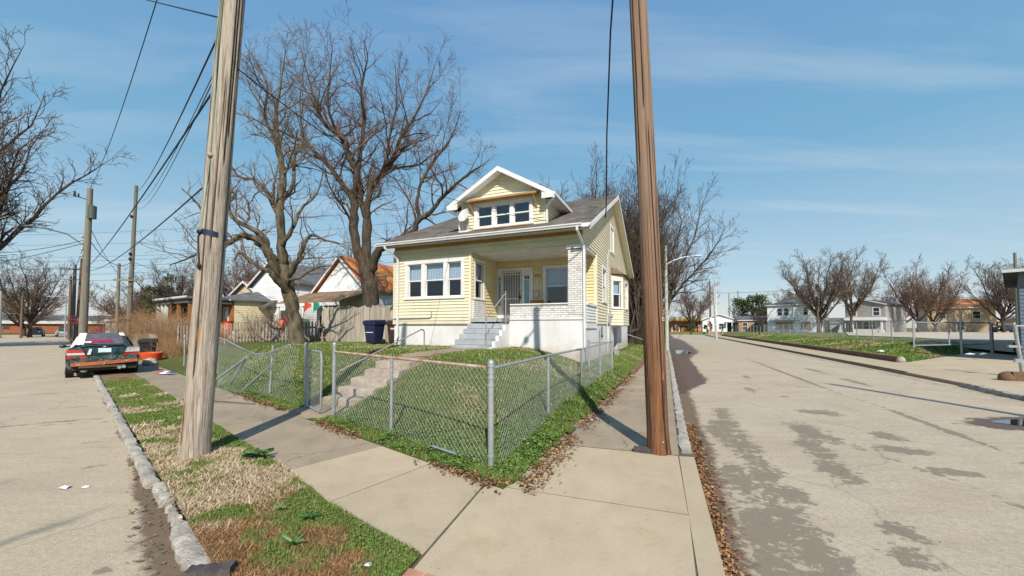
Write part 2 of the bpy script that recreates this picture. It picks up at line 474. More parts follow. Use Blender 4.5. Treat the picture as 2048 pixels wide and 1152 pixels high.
def red_roof_mat():
    t = NT('rusty_red_metal_roof')
    col = t.mix(t.ramp(t.noise(0.5, 5, 0.65), [(0.35, 0.0), (0.62, 1.0)]), (0.44, 0.10, 0.035), (0.60, 0.25, 0.07))
    col = t.mix(t.ramp(t.noise(4, 5, 0.7), [(0.5, 0.0), (0.75, 0.7)]), col, (0.19, 0.07, 0.035))
    return t.out(col, 0.7, 0, 0.3)
MAT['red_roof'] = red_roof_mat()

def tint_mat(name, rough=0.85, transl=0.0):
    t = NT(name)
    c = t.attr('tint', False)
    m = t.out(c, rough, 0, 0.15)
    return m
MAT['grass'] = tint_mat('grass_blades')
MAT['leaf'] = tint_mat('fallen_leaves', 0.9)

def soil_mat():
    t = NT('lawn_soil')
    a = t.mix(t.ramp(t.noise(2.2, 6, 0.65), [(0.38, 0.0), (0.62, 1.0)]), (0.075, 0.115, 0.026), (0.12, 0.125, 0.042))
    a = t.mix(t.ramp(t.noise(9, 4, 0.6), [(0.4, 0.0), (0.7, 0.55)]), a, (0.10, 0.065, 0.03))
    a = t.mix(1.0, a, t.ramp(t.noise(40, 4, 0.7), [(0.25, 0.55), (0.75, 1.45)]), 'MULTIPLY')
    t.bump(t.noise(30, 5, 0.7), 0.9, 0.04)
    return t.out(a, 1.0, 0, 0.1)
MAT['soil'] = soil_mat()

def field_mat():
    t = NT('far_field_grass')
    a = t.mix(t.ramp(t.noise(0.35, 6, 0.65), [(0.38, 0.0), (0.62, 1.0)]), (0.115, 0.145, 0.035), (0.175, 0.165, 0.065))
    a = t.mix(1.0, a, t.ramp(t.noise(6, 5, 0.7), [(0.25, 0.6), (0.75, 1.4)]), 'MULTIPLY')
    t.bump(t.noise(8, 5, 0.7), 1.0, 0.08)
    return t.out(a, 1.0, 0, 0.1)
MAT['field'] = field_mat()

def verge_soil():
    t = NT('verge_soil')
    a = t.mix(t.ramp(t.noise(3, 6, 0.7), [(0.4, 0.0), (0.6, 1.0)]), (0.17, 0.105, 0.055), (0.27, 0.20, 0.115))
    a = t.mix(1.0, a, t.ramp(t.noise(50, 4, 0.7), [(0.25, 0.55), (0.75, 1.4)]), 'MULTIPLY')
    t.bump(t.noise(45, 5, 0.7), 0.9, 0.03)
    return t.out(a, 1.0, 0, 0.1)
MAT['verge_soil'] = verge_soil()

def road_mat(name, c, c2, dark, rot, patchy=True):
    """road surface: wear (dark worn patches), dirt (gutter soil), wet (damp) come from painted attributes broken up by noise"""
    t = NT(name)
    v = t.mapv((0.6, 4.0, 1), rot)
    base = t.mix(t.ramp(t.noise(0.8, 6, 0.6), [(0.35, 0.0), (0.65, 1.0)]), c, c2)
    base = t.mix(t.ramp(t.noise(1.6, 5, 0.65, v), [(0.42, 0.0), (0.75, 0.35)]), base, tuple(x * 0.72 for x in c2))
    base = t.mix(1.0, base, t.ramp(t.noise(130, 2, 0.6), [(0.3, 0.74), (0.7, 1.24)]), 'MULTIPLY')
    base = t.mix(1.0, base, t.ramp(t.noise(26, 4, 0.65), [(0.3, 0.84), (0.7, 1.12)]), 'MULTIPLY')
    spk = t.ramp(t.noise(38, 2, 0.5), [(0.68, 0.0), (0.74, 0.5)])
    base = t.mix(spk, base, tuple(x * 0.55 for x in c2))
    n = t.noise(3.2, 9, 0.72, t.mapv((0.8, 1.25, 1), rot), 0.5)
    n2 = t.noise(13.0, 4, 0.65)
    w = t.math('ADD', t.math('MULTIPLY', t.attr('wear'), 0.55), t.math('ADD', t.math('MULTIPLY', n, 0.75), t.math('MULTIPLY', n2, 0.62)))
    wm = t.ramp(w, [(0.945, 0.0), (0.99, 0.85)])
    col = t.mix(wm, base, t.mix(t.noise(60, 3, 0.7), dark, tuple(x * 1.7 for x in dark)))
    d = t.math('ADD', t.math('MULTIPLY', t.attr('dirt'), 0.9), t.noise(9, 6, 0.7))
    dm = t.ramp(d, [(0.78, 0.0), (1.0, 0.95)])
    soil = t.mix(t.noise(22, 4, 0.7), (0.085, 0.06, 0.04), (0.19, 0.135, 0.09))
    col = t.mix(dm, col, soil)
    wet = t.math('ADD', t.math('MULTIPLY', t.attr('wet'), 1.0), t.math('ADD', t.math('MULTIPLY', t.noise(2.2, 8, 0.78), 0.9), t.math('MULTIPLY', t.noise(14, 4, 0.7), 0.42)))
    wtm = t.ramp(wet, [(0.92, 0.0), (1.18, 0.95)])
    col = t.mix(wtm, col, t.mix(t.noise(3.0, 5, 0.7), (0.065, 0.033, 0.021), (0.14, 0.078, 0.048)))
    crk = t.n.new('ShaderNodeTexVoronoi'); crk.feature = 'DISTANCE_TO_EDGE'
    crk.inputs['Scale'].default_value = 0.28
    dv = t.n.new('ShaderNodeVectorMath'); dv.operation = 'ADD'
    nz = t.n.new('ShaderNodeTexNoise'); nz.inputs['Scale'].default_value = 0.9; nz.inputs['Detail'].default_value = 5
    t.lk(t.pos, nz.inputs['Vector'])
    t.lk(t.pos, dv.inputs[0]); t.lk(nz.outputs['Color'], dv.inputs[1]); t.lk(dv.outputs[0], crk.inputs['Vector'])
    col = t.mix(t.ramp(crk.outputs['Distance'], [(0.0, 0.4), (0.005, 0.0)]), col, dark)
    t.bump(t.noise(110, 3, 0.7), 0.45, 0.01)
    return t.out(col, t.ramp(wtm, [(0.0, 0.9), (1.0, 0.45)]), 0, 0.3)
MAT['road_left'] = road_mat('worn_street_surface', (0.455, 0.38, 0.279), (0.395, 0.327, 0.236), (0.15, 0.126, 0.09), R(41))
MAT['road_right'] = road_mat('side_street_surface', (0.445, 0.375, 0.284), (0.395, 0.326, 0.244), (0.135, 0.112, 0.084), R(-68))

def puddle_mat():
    t = NT('standing_water')
    return t.out((0.02, 0.022, 0.025), 0.02, 0, 0.9)
MAT['water'] = puddle_mat()
def pole_mat(name, a, b, dk, top=None):
    t = NT(name)
    v = t.mapv((16, 16, 0.55))
    col = t.mix(t.ramp(t.noise(1.0, 6, 0.65, v), [(0.36, 0.0), (0.60, 1.0)]), a, b)
    col = t.mix(t.ramp(t.noise(2.6, 6, 0.75, v), [(0.50, 0.0), (0.66, 0.85)]), col, dk)
    col = t.mix(1.0, col, t.ramp(t.noise(7.0, 3, 0.7, v), [(0.3, 0.72), (0.7, 1.25)]), 'MULTIPLY')
    if top:
        sz = t.n.new('ShaderNodeSeparateXYZ'); t.lk(t.pos, sz.inputs[0])
        hz = t.math('ADD', t.math('MULTIPLY', sz.outputs['Z'], 0.22), t.math('MULTIPLY', t.noise(1.2, 4, 0.6, v), 0.5))
        col = t.mix(t.ramp(hz, [(0.45, 0.0), (1.5, 0.75)]), col, t.mix(t.noise(1.4, 5, 0.7, v), tuple(x * 0.55 for x in top), top))
    col = t.mix(t.ramp(t.attr('groove'), [(0.12, 0.0), (0.5, 0.95)]), col, tuple(x * 0.4 for x in dk))
    col = t.mix(t.ramp(t.attr('raw'), [(0.3, 0.0), (0.7, 0.85)]), col, (0.36, 0.17, 0.07))
    t.bump(t.noise(3.0, 5, 0.7, v), 0.7, 0.02)
    return t.out(col, 0.95, 0, 0.15)
MAT['pole_grey'] = pole_mat('weathered_grey_pole', (0.45, 0.385, 0.315), (0.30, 0.255, 0.215), (0.115, 0.09, 0.07))
MAT['pole_brown'] = pole_mat('creosoted_brown_pole', (0.235, 0.105, 0.048), (0.15, 0.08, 0.048), (0.05, 0.03, 0.021), (0.33, 0.235, 0.175))
MAT['pole_far'] = mk('far_pole_wood', (0.19, 0.175, 0.135), (0.13, 0.115, 0.09), 2, 0.95, st=(6, 6, 0.4), rnd=0.15)
MAT['pole_far_brown'] = mk('far_brown_pole_wood', (0.17, 0.105, 0.07), (0.11, 0.07, 0.05), 2, 0.95, st=(6, 6, 0.4), rnd=0.15)
MAT['conc_pole'] = mk('grey_green_pole', (0.42, 0.44, 0.39), (0.33, 0.35, 0.31), 3, 0.8)

# ================================================================== GROUND
L0 = np.array([-2.22, 2.83]);  DL = np.array([-0.749, 0.662])      # near street kerb and its direction
S0 = np.array([-2.60, 4.58]);  DS = np.array([-0.757, 0.654])      # outer edge of its pavement
T0 = np.array([0.02, 3.94]);   DT = np.array([-0.764, 0.645])      # toe of the yard bank, front street
TR = np.array([0.02, 3.94]);   DR = np.array([0.390, 0.921])       # toe of the yard bank, side street
K0 = np.array([2.33, 5.10]);   DK = np.array([0.3645, 0.931])      # near kerb of the side street
Q0 = np.array([13.50, 11.77])                                       # far kerb of the side street
W0 = np.array([18.42, 18.47]); DW = np.array([0.370, 0.929]); DM = np.array([0.850, 0.527])
NL = np.array([0.645, 0.764])      # into the yard from the front street
NR = np.array([-0.921, 0.390])     # into the yard from the side street
HC = np.array([2.42, 13.2]); HA = R(-22.8)                          # house front corner and turn
E1 = np.array([math.cos(HA), math.sin(HA)]); E2 = np.array([-math.sin(HA), math.cos(HA)])
def hloc(x, y):
    """plan position relative to the house: along its front, and back from it"""
    px, py = np.asarray(x, float) - HC[0], np.asarray(y, float) - HC[1]
    return px * E1[0] + py * E1[1], px * E2[0] + py * E2[1]
def hw(x, y):
    p = HC + E1 * x + E2 * y
    return float(p[0]), float(p[1])

def yard_h(x, y):
    x = np.asarray(x, float); y = np.asarray(y, float)
    d1 = (x - T0[0]) * NL[0] + (y - T0[1]) * NL[1]
    d2 = (x - TR[0]) * NR[0] + (y - TR[1]) * NR[1]
    h = 0.9 * sstep(d1, 0.0, 3.9) * (0.25 + 0.75 * sstep(d2, 0.1, 3.6)) * sstep(d2, -0.1, 0.6)
    h = h + 0.006 + 0.05 * (fbm(x, y, 1.4, 5) - 0.5) * sstep(d1, 0.1, 1) + 0.10 * (fbm(x, y, 0.35, 9) - 0.5) * sstep(d1, 0.5, 2)
    lx, ly = hloc(x, y)
    # the walk and its flight of steps are let into the bank
    inside = (np.abs(lx + 3.6) < 0.62) & (ly > -7.9) & (ly < -4.6)
    st = 0.02 + 0.80 * np.clip((ly + 7.0) / 2.0, 0, 1) - 0.12
    h = np.where(inside, np.minimum(h, st), h)
    return h

def grid_mesh(name, A, B, P, H, mat, keep=None, tint=None):
    aa, bb = np.meshgrid(A, B, indexing='ij')
    X, Y = P(aa, bb)
    Z = H(X, Y) if callable(H) else np.full_like(X, H)
    V = np.stack([X, Y, Z], -1).reshape(-1, 3)
    na, nb = len(A), len(B)
    idx = np.arange(na * nb).reshape(na, nb)
    q = np.stack([idx[:-1, :-1], idx[1:, :-1], idx[1:, 1:], idx[:-1, 1:]], -1).reshape(-1, 4)
    n = np.cross(V[q[:, 1]] - V[q[:, 0]], V[q[:, 3]] - V[q[:, 0]])
    if n[:, 2].sum() < 0: q = q[:, ::-1]
    if keep is not None:
        c = V[q].mean(1)
        q = q[keep(c[:, 0], c[:, 1])]
    tt = {k: f(X, Y).reshape(-1) for k, f in tint.items()} if tint else None
    return np_mesh(name, V, q, mat, True, None, tt, 4)

# wide base sheet out to the horizon
o = MB().box(-1600, 1600, -400, 2200, -1.2, -0.22).build('ground', MAT['field']); tag(o, kind='structure')

# ---- the two streets (wear, gutter dirt and damp come as painted maps)
def ell(X, Y, cx, cy, rx, ry, ang):
    dx, dy = X - cx, Y - cy
    c, s = math.cos(ang), math.sin(ang)
    u, v = dx * c + dy * s, -dx * s + dy * c
    return np.clip(1.25 - np.sqrt((u / rx) ** 2 + (v / ry) ** 2), 0, 1)
def seg(X, Y, pts, w):
    m = np.full(X.shape, 9.0)
    for (ax, ay), (bx, by) in zip(pts[:-1], pts[1:]):
        dx, dy = bx - ax, by - ay
        t = np.clip(((X - ax) * dx + (Y - ay) * dy) / (dx * dx + dy * dy), 0, 1)
        m = np.minimum(m, np.hypot(X - ax - t * dx, Y - ay - t * dy))
    return np.clip(1.15 - m / w, 0, 1)
AK = math.atan2(DK[1], DK[0])
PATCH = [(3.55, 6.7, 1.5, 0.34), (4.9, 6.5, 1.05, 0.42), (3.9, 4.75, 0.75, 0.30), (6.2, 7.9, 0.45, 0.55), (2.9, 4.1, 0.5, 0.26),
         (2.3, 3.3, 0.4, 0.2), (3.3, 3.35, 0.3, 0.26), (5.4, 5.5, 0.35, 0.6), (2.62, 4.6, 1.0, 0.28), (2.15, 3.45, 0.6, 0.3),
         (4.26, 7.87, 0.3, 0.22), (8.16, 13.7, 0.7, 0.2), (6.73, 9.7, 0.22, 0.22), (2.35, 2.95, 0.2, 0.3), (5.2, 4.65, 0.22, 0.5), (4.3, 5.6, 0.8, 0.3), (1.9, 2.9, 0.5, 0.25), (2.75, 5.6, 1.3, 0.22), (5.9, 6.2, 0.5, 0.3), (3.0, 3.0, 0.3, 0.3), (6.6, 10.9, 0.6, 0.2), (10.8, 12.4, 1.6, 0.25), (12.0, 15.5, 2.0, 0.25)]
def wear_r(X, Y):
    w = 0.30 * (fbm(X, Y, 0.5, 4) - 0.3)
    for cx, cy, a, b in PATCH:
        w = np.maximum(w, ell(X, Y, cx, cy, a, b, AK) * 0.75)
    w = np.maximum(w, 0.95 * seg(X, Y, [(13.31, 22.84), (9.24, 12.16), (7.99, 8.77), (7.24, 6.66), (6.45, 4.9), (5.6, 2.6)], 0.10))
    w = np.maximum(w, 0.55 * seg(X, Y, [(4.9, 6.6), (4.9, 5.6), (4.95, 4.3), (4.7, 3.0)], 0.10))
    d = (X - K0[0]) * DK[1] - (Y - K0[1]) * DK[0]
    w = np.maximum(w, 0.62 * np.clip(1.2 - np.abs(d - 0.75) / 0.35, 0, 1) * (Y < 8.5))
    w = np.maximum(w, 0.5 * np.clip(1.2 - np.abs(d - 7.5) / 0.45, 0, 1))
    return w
def dirt_r(X, Y):
    d = (X - K0[0]) * DK[1] - (Y - K0[1]) * DK[0]
    wd = 0.28 + 0.1 * (fbm(X, Y, 1.2, 8) - 0.5)
    a = np.clip(1.2 - np.maximum(d, 0) / wd / 1.3, 0, 1)
    b = np.clip(1.0 - np.abs(d - 8.0) / 0.35, 0, 1) * 0.8
    return np.maximum(a, b)
def wet_r(X, Y):
    d = (X - K0[0]) * DK[1] - (Y - K0[1]) * DK[0]
    k = (X - K0[0]) * DK[0] + (Y - K0[1]) * DK[1]
    wid = 0.2 + 0.75 * sstep(k, 5, 9) + 1.0 * sstep(k, 17, 26) - 0.9 * sstep(k, 48, 70)
    a = np.clip(1.3 - np.maximum(d, 0) / np.maximum(wid, 0.05), 0, 1) * sstep(k, 4.5, 8)
    p = ell(X, Y, 9.4, 6.95, 1.5, 0.62, 0.1) * 0.9
    return np.maximum(a, p)
KA = np.concatenate([np.arange(-14, 20, 0.16), np.arange(20, 100, 0.8)])
KB = np.concatenate([np.arange(-0.05, 3.2, 0.09), np.arange(3.2, 8.2, 0.16), [8.2]])
crown = lambda X, Y: -0.10 + 0.05 * np.sin(np.clip(((X - K0[0]) * DK[1] - (Y - K0[1]) * DK[0]) / 8.05, 0, 1) * math.pi)
o = grid_mesh('side_street_road', KA, KB, lambda a, b: (K0[0] + DK[0] * a + DK[1] * b, K0[1] + DK[1] * a - DK[0] * b), crown,
              MAT['road_right'], None, {'wear': wear_r, 'dirt': dirt_r, 'wet': wet_r}); tag(o, kind='structure')

def dl_coord(X, Y):
    return (X - L0[0]) * DL[1] - (Y - L0[1]) * DL[0], (X - L0[0]) * DL[0] + (Y - L0[1]) * DL[1]
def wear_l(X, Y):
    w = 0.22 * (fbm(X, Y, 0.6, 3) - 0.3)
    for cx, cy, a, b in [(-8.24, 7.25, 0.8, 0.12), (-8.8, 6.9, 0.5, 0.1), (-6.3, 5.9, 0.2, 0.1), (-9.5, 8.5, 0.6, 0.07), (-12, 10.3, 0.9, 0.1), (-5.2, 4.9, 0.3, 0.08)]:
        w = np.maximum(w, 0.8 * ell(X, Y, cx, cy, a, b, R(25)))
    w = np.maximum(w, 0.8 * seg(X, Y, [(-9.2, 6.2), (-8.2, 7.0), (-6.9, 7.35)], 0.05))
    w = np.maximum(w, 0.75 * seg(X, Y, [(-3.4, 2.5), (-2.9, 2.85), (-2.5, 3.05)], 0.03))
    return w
def dirt_l(X, Y):
    d, k = dl_coord(X, Y)
    d = -d
    wd = 0.07 + 0.19 * (1 - sstep(k, -0.5, 4.5)) + 0.12 * (fbm(X, Y, 1.5, 6) - 0.5)
    return np.clip(1.25 - np.maximum(d, 0) / wd / 1.2, 0, 1)
LA = np.concatenate([np.arange(-9, 14, 0.14), np.arange(14, 150, 1.2)])
LB = np.concatenate([np.arange(-0.10, 2.5, 0.09), np.arange(2.5, 8.6, 0.25), [8.6]])
nlx, nly = -DL[1], DL[0]
o = grid_mesh('front_street_road', LA, LB, lambda a, b: (L0[0] + DL[0] * a + nlx * b, L0[1] + DL[1] * a + nly * b), -0.075,
              MAT['road_left'], None, {'wear': wear_l, 'dirt': dirt_l, 'wet': lambda X, Y: X * 0}); tag(o, kind='structure')
# far cross streets
o = MB().prism([(-160, 60), (-70, 118), (-62, 104), (-150, 46)], -0.2, -0.070).build('cross_street_road', MAT['road_left']); tag(o, kind='structure')
o = MB().prism([(14, 93), (72, 76), (75, 84), (16, 101)], -0.2, -0.05).build('end_street_road', MAT['road_right']); tag(o, kind='structure')

# ---- puddles
def puddle(name, pts, z, label):
    m = MB(); n = len(pts)
    m.add([(x, y, z) for x, y in pts], [tuple(range(n))])
    o = m.build(name, MAT['water']); return tag(o, kind='structure')
def blob(cx, cy, a, b, ang, seed, n=28):
    r = random.Random(seed); ph = [r.uniform(0, 6.28) for _ in range(4)]
    out = []
    for i in range(n):
        t = 2 * math.pi * i / n
        k = 1 + 0.14 * math.sin(2 * t + ph[0]) + 0.10 * math.sin(3 * t + ph[1]) + 0.06 * math.sin(5 * t + ph[2])
        u, v = a * k * math.cos(t), b * k * math.sin(t)
        out.append((cx + u * math.cos(ang) - v * math.sin(ang), cy + u * math.sin(ang) + v * math.cos(ang)))
    return out
puddle('puddle', blob(11.95, 27.4, 2.2, 0.55, AK, 4), -0.068, '')
puddle('puddle.001', blob(9.62, 7.03, 0.98, 0.26, 0.05, 9), -0.050, '')

# ---- pavements laid as separate slabs over a dirt bed
def shrink(poly, d):
    c = np.mean(poly, 0)
    return [tuple(c + (np.array(p) - c) * (1 - d / max(0.3, np.linalg.norm(np.array(p) - c)))) for p in poly]
walk = MB().prism([(-2.75, 4.5), (-1.6, 5.75), (0.6, 5.7), (2.30, 5.1), (1.25, 2.45), (0.8, 1.3), (-1.3, 1.3), (-0.85, 2.8), (-1.9, 3.6)], -0.2, -0.0055)
walk = walk.prism([tuple(S0), tuple(S0 + DS * 100), tuple(S0 + DS * 100 + NL * 1.7), tuple(S0 + NL * 1.7)], -0.2, -0.007).build('front_pavement', MAT['joint'])
tag(walk, kind='structure')
def slab(parent, poly, mat, z=0.0, gap=0.009):
    return MB().prism(shrink(poly, gap + 0.008), -0.12, z * 0.3).build('slab', mat, parent)
slab(walk, [(-2.60, 4.58), (-1.62, 5.74), (-0.85, 4.98), (-1.74, 3.74)], MAT['new_conc'], 0.000)
slab(walk, [(-1.74, 3.74), (-0.85, 4.98), (-0.05, 4.5), (-0.28, 4.18), (-0.65, 2.88)], MAT['new_conc'], 0.003)
slab(walk, [(-0.65, 2.88), (-0.28, 4.18), (1.57, 3.50), (1.20, 2.55), (0.75, 1.4), (-1.05, 1.4)], MAT['new_conc'], 0.0)
slab(walk, [(-0.28, 4.18), (-0.05, 4.5), (0.50, 5.63), (2.15, 5.08), (1.57, 3.50)], MAT['new_conc'], 0.002)
slab(walk, [(2.15, 5.08), (2.33, 5.05), (1.385, 2.55), (0.90, 1.3), (0.75, 1.4), (1.20, 2.55)], MAT['new_conc'], -0.002, 0.006)
k = 0.0
while k < 90:
    d = 1.5 if k < 24 else 4.0
    a, b = S0 + DS * k, S0 + DS * (k + d)
    slab(walk, [tuple(a), tuple(b), tuple(b + NL * 1.62), tuple(a + NL * 1.62)], MAT['old_conc'], random.uniform(-0.008, 0.006), 0.008)
    k += d
walk2 = MB().prism([(0.35, 5.3), tuple(np.array([0.35, 5.3]) + DR * 85), tuple(K0 + DK * 85), (2.33, 5.1)], -0.2, -0.007).build('side_pavement', MAT['joint'])
tag(walk2, kind='structure')
k = 0.0
pa, pb = np.array([0.48, 5.66]), np.array([2.16, 5.10])
while k < 80:
    d = 1.55 if k < 24 else 4.0
    mid0, mid1 = pa + DR * k + (pb - pa) * 0.80 , pa + DR * (k + d) + (pb + DK * (k + d) - pa - DR * (k + d)) * 0.80
    mid0 = pa + DR * k + (pb + DK * k - pa - DR * k) * 0.80
    slab(walk2, [tuple(pa + DR * k), tuple(pa + DR * (k + d)), tuple(mid1), tuple(mid0)], MAT['old_conc'], random.uniform(-0.01, 0.005), 0.008)
    slab(walk2, [tuple(mid0), tuple(mid1), tuple(pb + DK * (k + d)), tuple(pb + DK * k)], MAT['old_conc'], random.uniform(-0.006, 0.006), 0.008)
    k += d

# ---- kerb stones
def rough_stone(parent, a, b, w, z0, z1, mat, seed, name='kerb_stone', amp=0.02, n=10):
    r = random.Random(seed)
    a, b = np.array(a, float), np.array(b, float)
    d = (b - a); ln = np.linalg.norm(d); d /= ln; nn = np.array([-d[1], d[0]])
    prof = [(-0.5, z0), (-0.5, z1 - 0.02), (-0.38, z1), (0.0, z1 + 0.004), (0.38, z1), (0.5, z1 - 0.02), (0.5, z0)]
    vs = []; fs = []
    m = len(prof)
    for i in range(n + 1):
        t = i / n
        endk = 1 - 0.10 * (abs(2 * t - 1) ** 8)
        for (u, z) in prof:
            j = (r.uniform(-amp, amp), r.uniform(-amp, amp) * 0.6)
            p = a + d * ln * t + nn * (u * w * endk + j[0])
            vs.append((p[0], p[1], z + (j[1] if z > z0 else 0)))
    for i in range(n):
        for k in range(m - 1):
            fs.append((i * m + k, i * m + k + 1, (i + 1) * m + k + 1, (i + 1) * m + k))
    fs.append(tuple(range(m))[::-1]); fs.append(tuple(n * m + k for k in range(m)))
    mb = MB(); mb.add(vs, fs)
    o = mb.build(name, mat, parent, True)
    return o
kerb = MB().prism([tuple(L0 + DL * 2.4), tuple(L0 + DL * 100), tuple(L0 + DL * 100 + NL * 0.03), tuple(L0 + DL * 2.4 + NL * 0.03)], -0.25, -0.06).build('front_kerb', MAT['kerb_stone'])
tag(kerb, kind='structure')
k = 0.0; i = 0
for k0, k1, w, z in [(-0.12, 0.74, 0.18, 0.0), (0.88, 1.36, 0.07, -0.01), (1.5, 2.1, 0.10, 0.0)]:
    i += 1
    c = NL * 0.015
    rough_stone(kerb, L0 + DL * k0 + c, L0 + DL * k1 + c, w, -0.2, z, MAT['kerb_stone'], i, amp=0.022, n=12)
k = 2.16
while k < 96:
    d = random.uniform(1.3, 2.2) if k < 20 else 5.0
    i += 1
    c = NL * -0.02
    rough_stone(kerb, L0 + DL * (k + 0.01) + c, L0 + DL * (k + d - 0.01) + c, 0.12, -0.2, 0.005, MAT['kerb_stone'], i, amp=0.013, n=14)
    k += d
kerb2 = MB().prism([tuple(K0), tuple(K0 + DK * 84), tuple(K0 + DK * 84 + np.array([-0.13, 0.05])), tuple(K0 + np.array([-0.13, 0.05]))], -0.25, -0.05).build('side_kerb', MAT['kerb_stone'])
tag(kerb2, kind='structure')
k = 0.05
while k < 82:
    d = random.uniform(1.0, 1.7) if k < 22 else 5.0
    i += 1
    c = np.array([-0.07, 0.03])
    rough_stone(kerb2, K0 + DK * (k + 0.01) + c, K0 + DK * (k + d - 0.01) + c, 0.15, -0.2, 0.01, MAT['kerb_stone'], i, amp=0.016, n=10)
    k += d
kerb3 = MB().prism([tuple(Q0 + DK * 3), tuple(Q0 + DK * 84), tuple(Q0 + DK * 84 + np.array([0.14, -0.05])), tuple(Q0 + DK * 3 + np.array([0.14, -0.05]))], -0.25, 0.0).build('far_side_kerb', MAT['kerb_stone'])
tag(kerb3, kind='structure')
fk = [(13.35, 11.6), (12.72, 10.4), (12.25, 9.35), (11.85, 8.2), (11.3, 6.6), (10.6, 4.8)]
for a, b in zip(fk[:-1], fk[1:]):
    i += 1
    rough_stone(kerb3, a, b, 0.17, -0.2, 0.03, MAT['kerb_stone'], i, amp=0.03)

# ---- far pavement, driveway apron and low wall across the side street
o = MB().prism([tuple(Q0 + DK * 0.5), tuple(Q0 + DK * 88), tuple(Q0 + DK * 88 + np.array([2.3, -0.9])), tuple(Q0 + DK * 0.5 + np.array([2.3, -0.9]))], -0.2, 0.0).build('far_pavement', MAT['old_conc']); tag(o, kind='structure')
o.data.materials[0] = MAT['new_conc']
o = MB().prism([tuple(Q0 + DK * 0.5), tuple(Q0 + DK * 0.5 + np.array([2.3, -0.9])), (18.1, 18.5), (18.42, 18.40), (18.42 + 50 * 0.85, 18.40 + 50 * 0.527), (80, -8), (11.5, -8), (10.75, 4.8), (12.32, 9.3), (13.45, 11.6)], -0.2, -0.006).build('driveway_apron', MAT['new_conc']); tag(o, kind='structure')
low = empty('low_retaining_wall', (0, 0, 0), 0, 'long low brown concrete retaining wall edging the grass bank across the side street', 'wall')
k = 0.15; 
while k < 76:
    d = 6.0 if k < 30 else 15
    i += 1
    rough_stone(low, W0 + DW * k, W0 + DW * (k + d - 0.015), 0.24, -0.1, 0.27, MAT['low_wall'], i, 'wall_section', amp=0.012, n=8)
    k += d
o = MB().ball((*(W0 + DW * 0.12), 0.08), 0.17, 0.17, 0.19, 14, 8).build('wall_end', MAT['kerb_stone'], low, True)
o = rough_stone(None, (15.55, 12.25), (18.2, 11.0), 0.36, -0.1, 0.27, MAT['low_wall'], 77, 'wall_stub', amp=0.035, n=8)
m_ = MB().ball((15.5, 12.27, 0.07), 0.21, 0.2, 0.21, 12, 7).build('rounded_end', MAT['low_wall'], o, True); tag(o, 'rounded brown stub of retaining wall beside the concrete driveway apron', 'wall')

# ---- grass bank and field across the side street
def lot_h(X, Y):
    # solve for k, m
    det = DW[0] * DM[1] - DW[1] * DM[0]
    px, py = X - W0[0], Y - W0[1]
    k = (px * DM[1] - py * DM[0]) / det; m = (DW[0] * py - DW[1] * px) / det
    edge = sstep(k, 0.0, 3.0)
    return -0.02 + edge * (0.26 + 0.40 * sstep(m, 0, 5.0)) + 0.10 * (fbm(X, Y, 0.5, 2) - 0.5) * edge + 0.03 * (fbm(X, Y, 3, 7) - 0.5)
ka = np.concatenate([np.arange(0, 12, 0.3), np.arange(12, 40, 0.8), np.arange(40, 78, 3), [78]])
ma = np.concatenate([np.arange(0.12, 12, 0.3), np.arange(12, 60, 2), np.arange(60, 200, 12)])
o = grid_mesh('grass_field', ka, ma, lambda a, b: (W0[0] + DW[0] * a + DM[0] * b, W0[1] + DW[1] * a + DM[1] * b), lot_h, MAT['field']); tag(o, kind='structure')
MAT['gravel'] = mk('pale_gravel', (0.50, 0.43, 0.34), (0.43, 0.37, 0.29), 0.3, 1.0, bump=0.4, bsc=20, fine=0.2)
o = MB().prism([(29.5, 23.0), (37, 35.4), (40.5, 47), (75, 88), (160, 120)], 0.2, 0.74).build('gravel_lot_ground', MAT['gravel']); tag(o, kind='structure')
# the rise beyond the end of the side street
hm = MB().prism([(18, 102), (75, 85), (140, 130), (60, 190), (-10, 150)], -0.3, 0.55).build('end_lawn', MAT['field']); tag(hm, kind='structure')

# ---- the yard
aa = np.concatenate([np.arange(0, 14, 0.14), np.arange(14, 110, 2.0)])
bb = np.concatenate([np.arange(0, 13, 0.14), np.arange(13, 110, 2.0)])
def yard_keep(x, y):
    a = (x - T0[0]) * DT[0] + (y - T0[1]) * DT[1]
    d1 = (x - T0[0]) * NL[0] + (y - T0[1]) * NL[1]
    d2 = (x - TR[0]) * NR[0] + (y - TR[1]) * NR[1]
    return (d1 + d2 > 0.22 + 0.1 * fbm(x, y, 6, 1)) & (d1 > 0.05 * fbm(x, y, 5, 2)) & (d2 > 0.12 * fbm(x, y, 5, 3) * (y < 14))
lawn = grid_mesh('yard_lawn', aa, bb, lambda a, b: (T0[0] + DT[0] * a + DR[0] * b, T0[1] + DT[1] * a + DR[1] * b), yard_h, MAT['soil'], yard_keep)
tag(lawn, kind='structure')

# ---- verge between front kerb and pavement
va = np.concatenate([np.arange(-2.2, 8, 0.08), np.arange(8, 20, 0.25), np.arange(20, 100, 4)])
vb = np.linspace(0, 1, 16)
def verge_pt(a, b):
    ox, oy = L0[0] + DL[0] * a + NL[0] * 0.045, L0[1] + DL[1] * a + NL[1] * 0.045
    ka_ = [-2.2, -1.14, 0.24, 1.44, 101.44]
    ix = np.interp(a, ka_, [-1.06, -0.66, -1.74, -2.60, S0[0] + DS[0] * 100]); iy = np.interp(a, ka_, [1.4, 2.87, 3.73, 4.57, S0[1] + DS[1] * 100])
    return ox + (ix - ox) * b, oy + (iy - oy) * b
def verge_h(X, Y):
    return 0.012 + 0.05 * fbm(X, Y, 2.2, 3) * 0.9 - 0.018
o = grid_mesh('verge_ground', va, vb, verge_pt, verge_h, MAT['verge_soil']); tag(o, kind='structure')

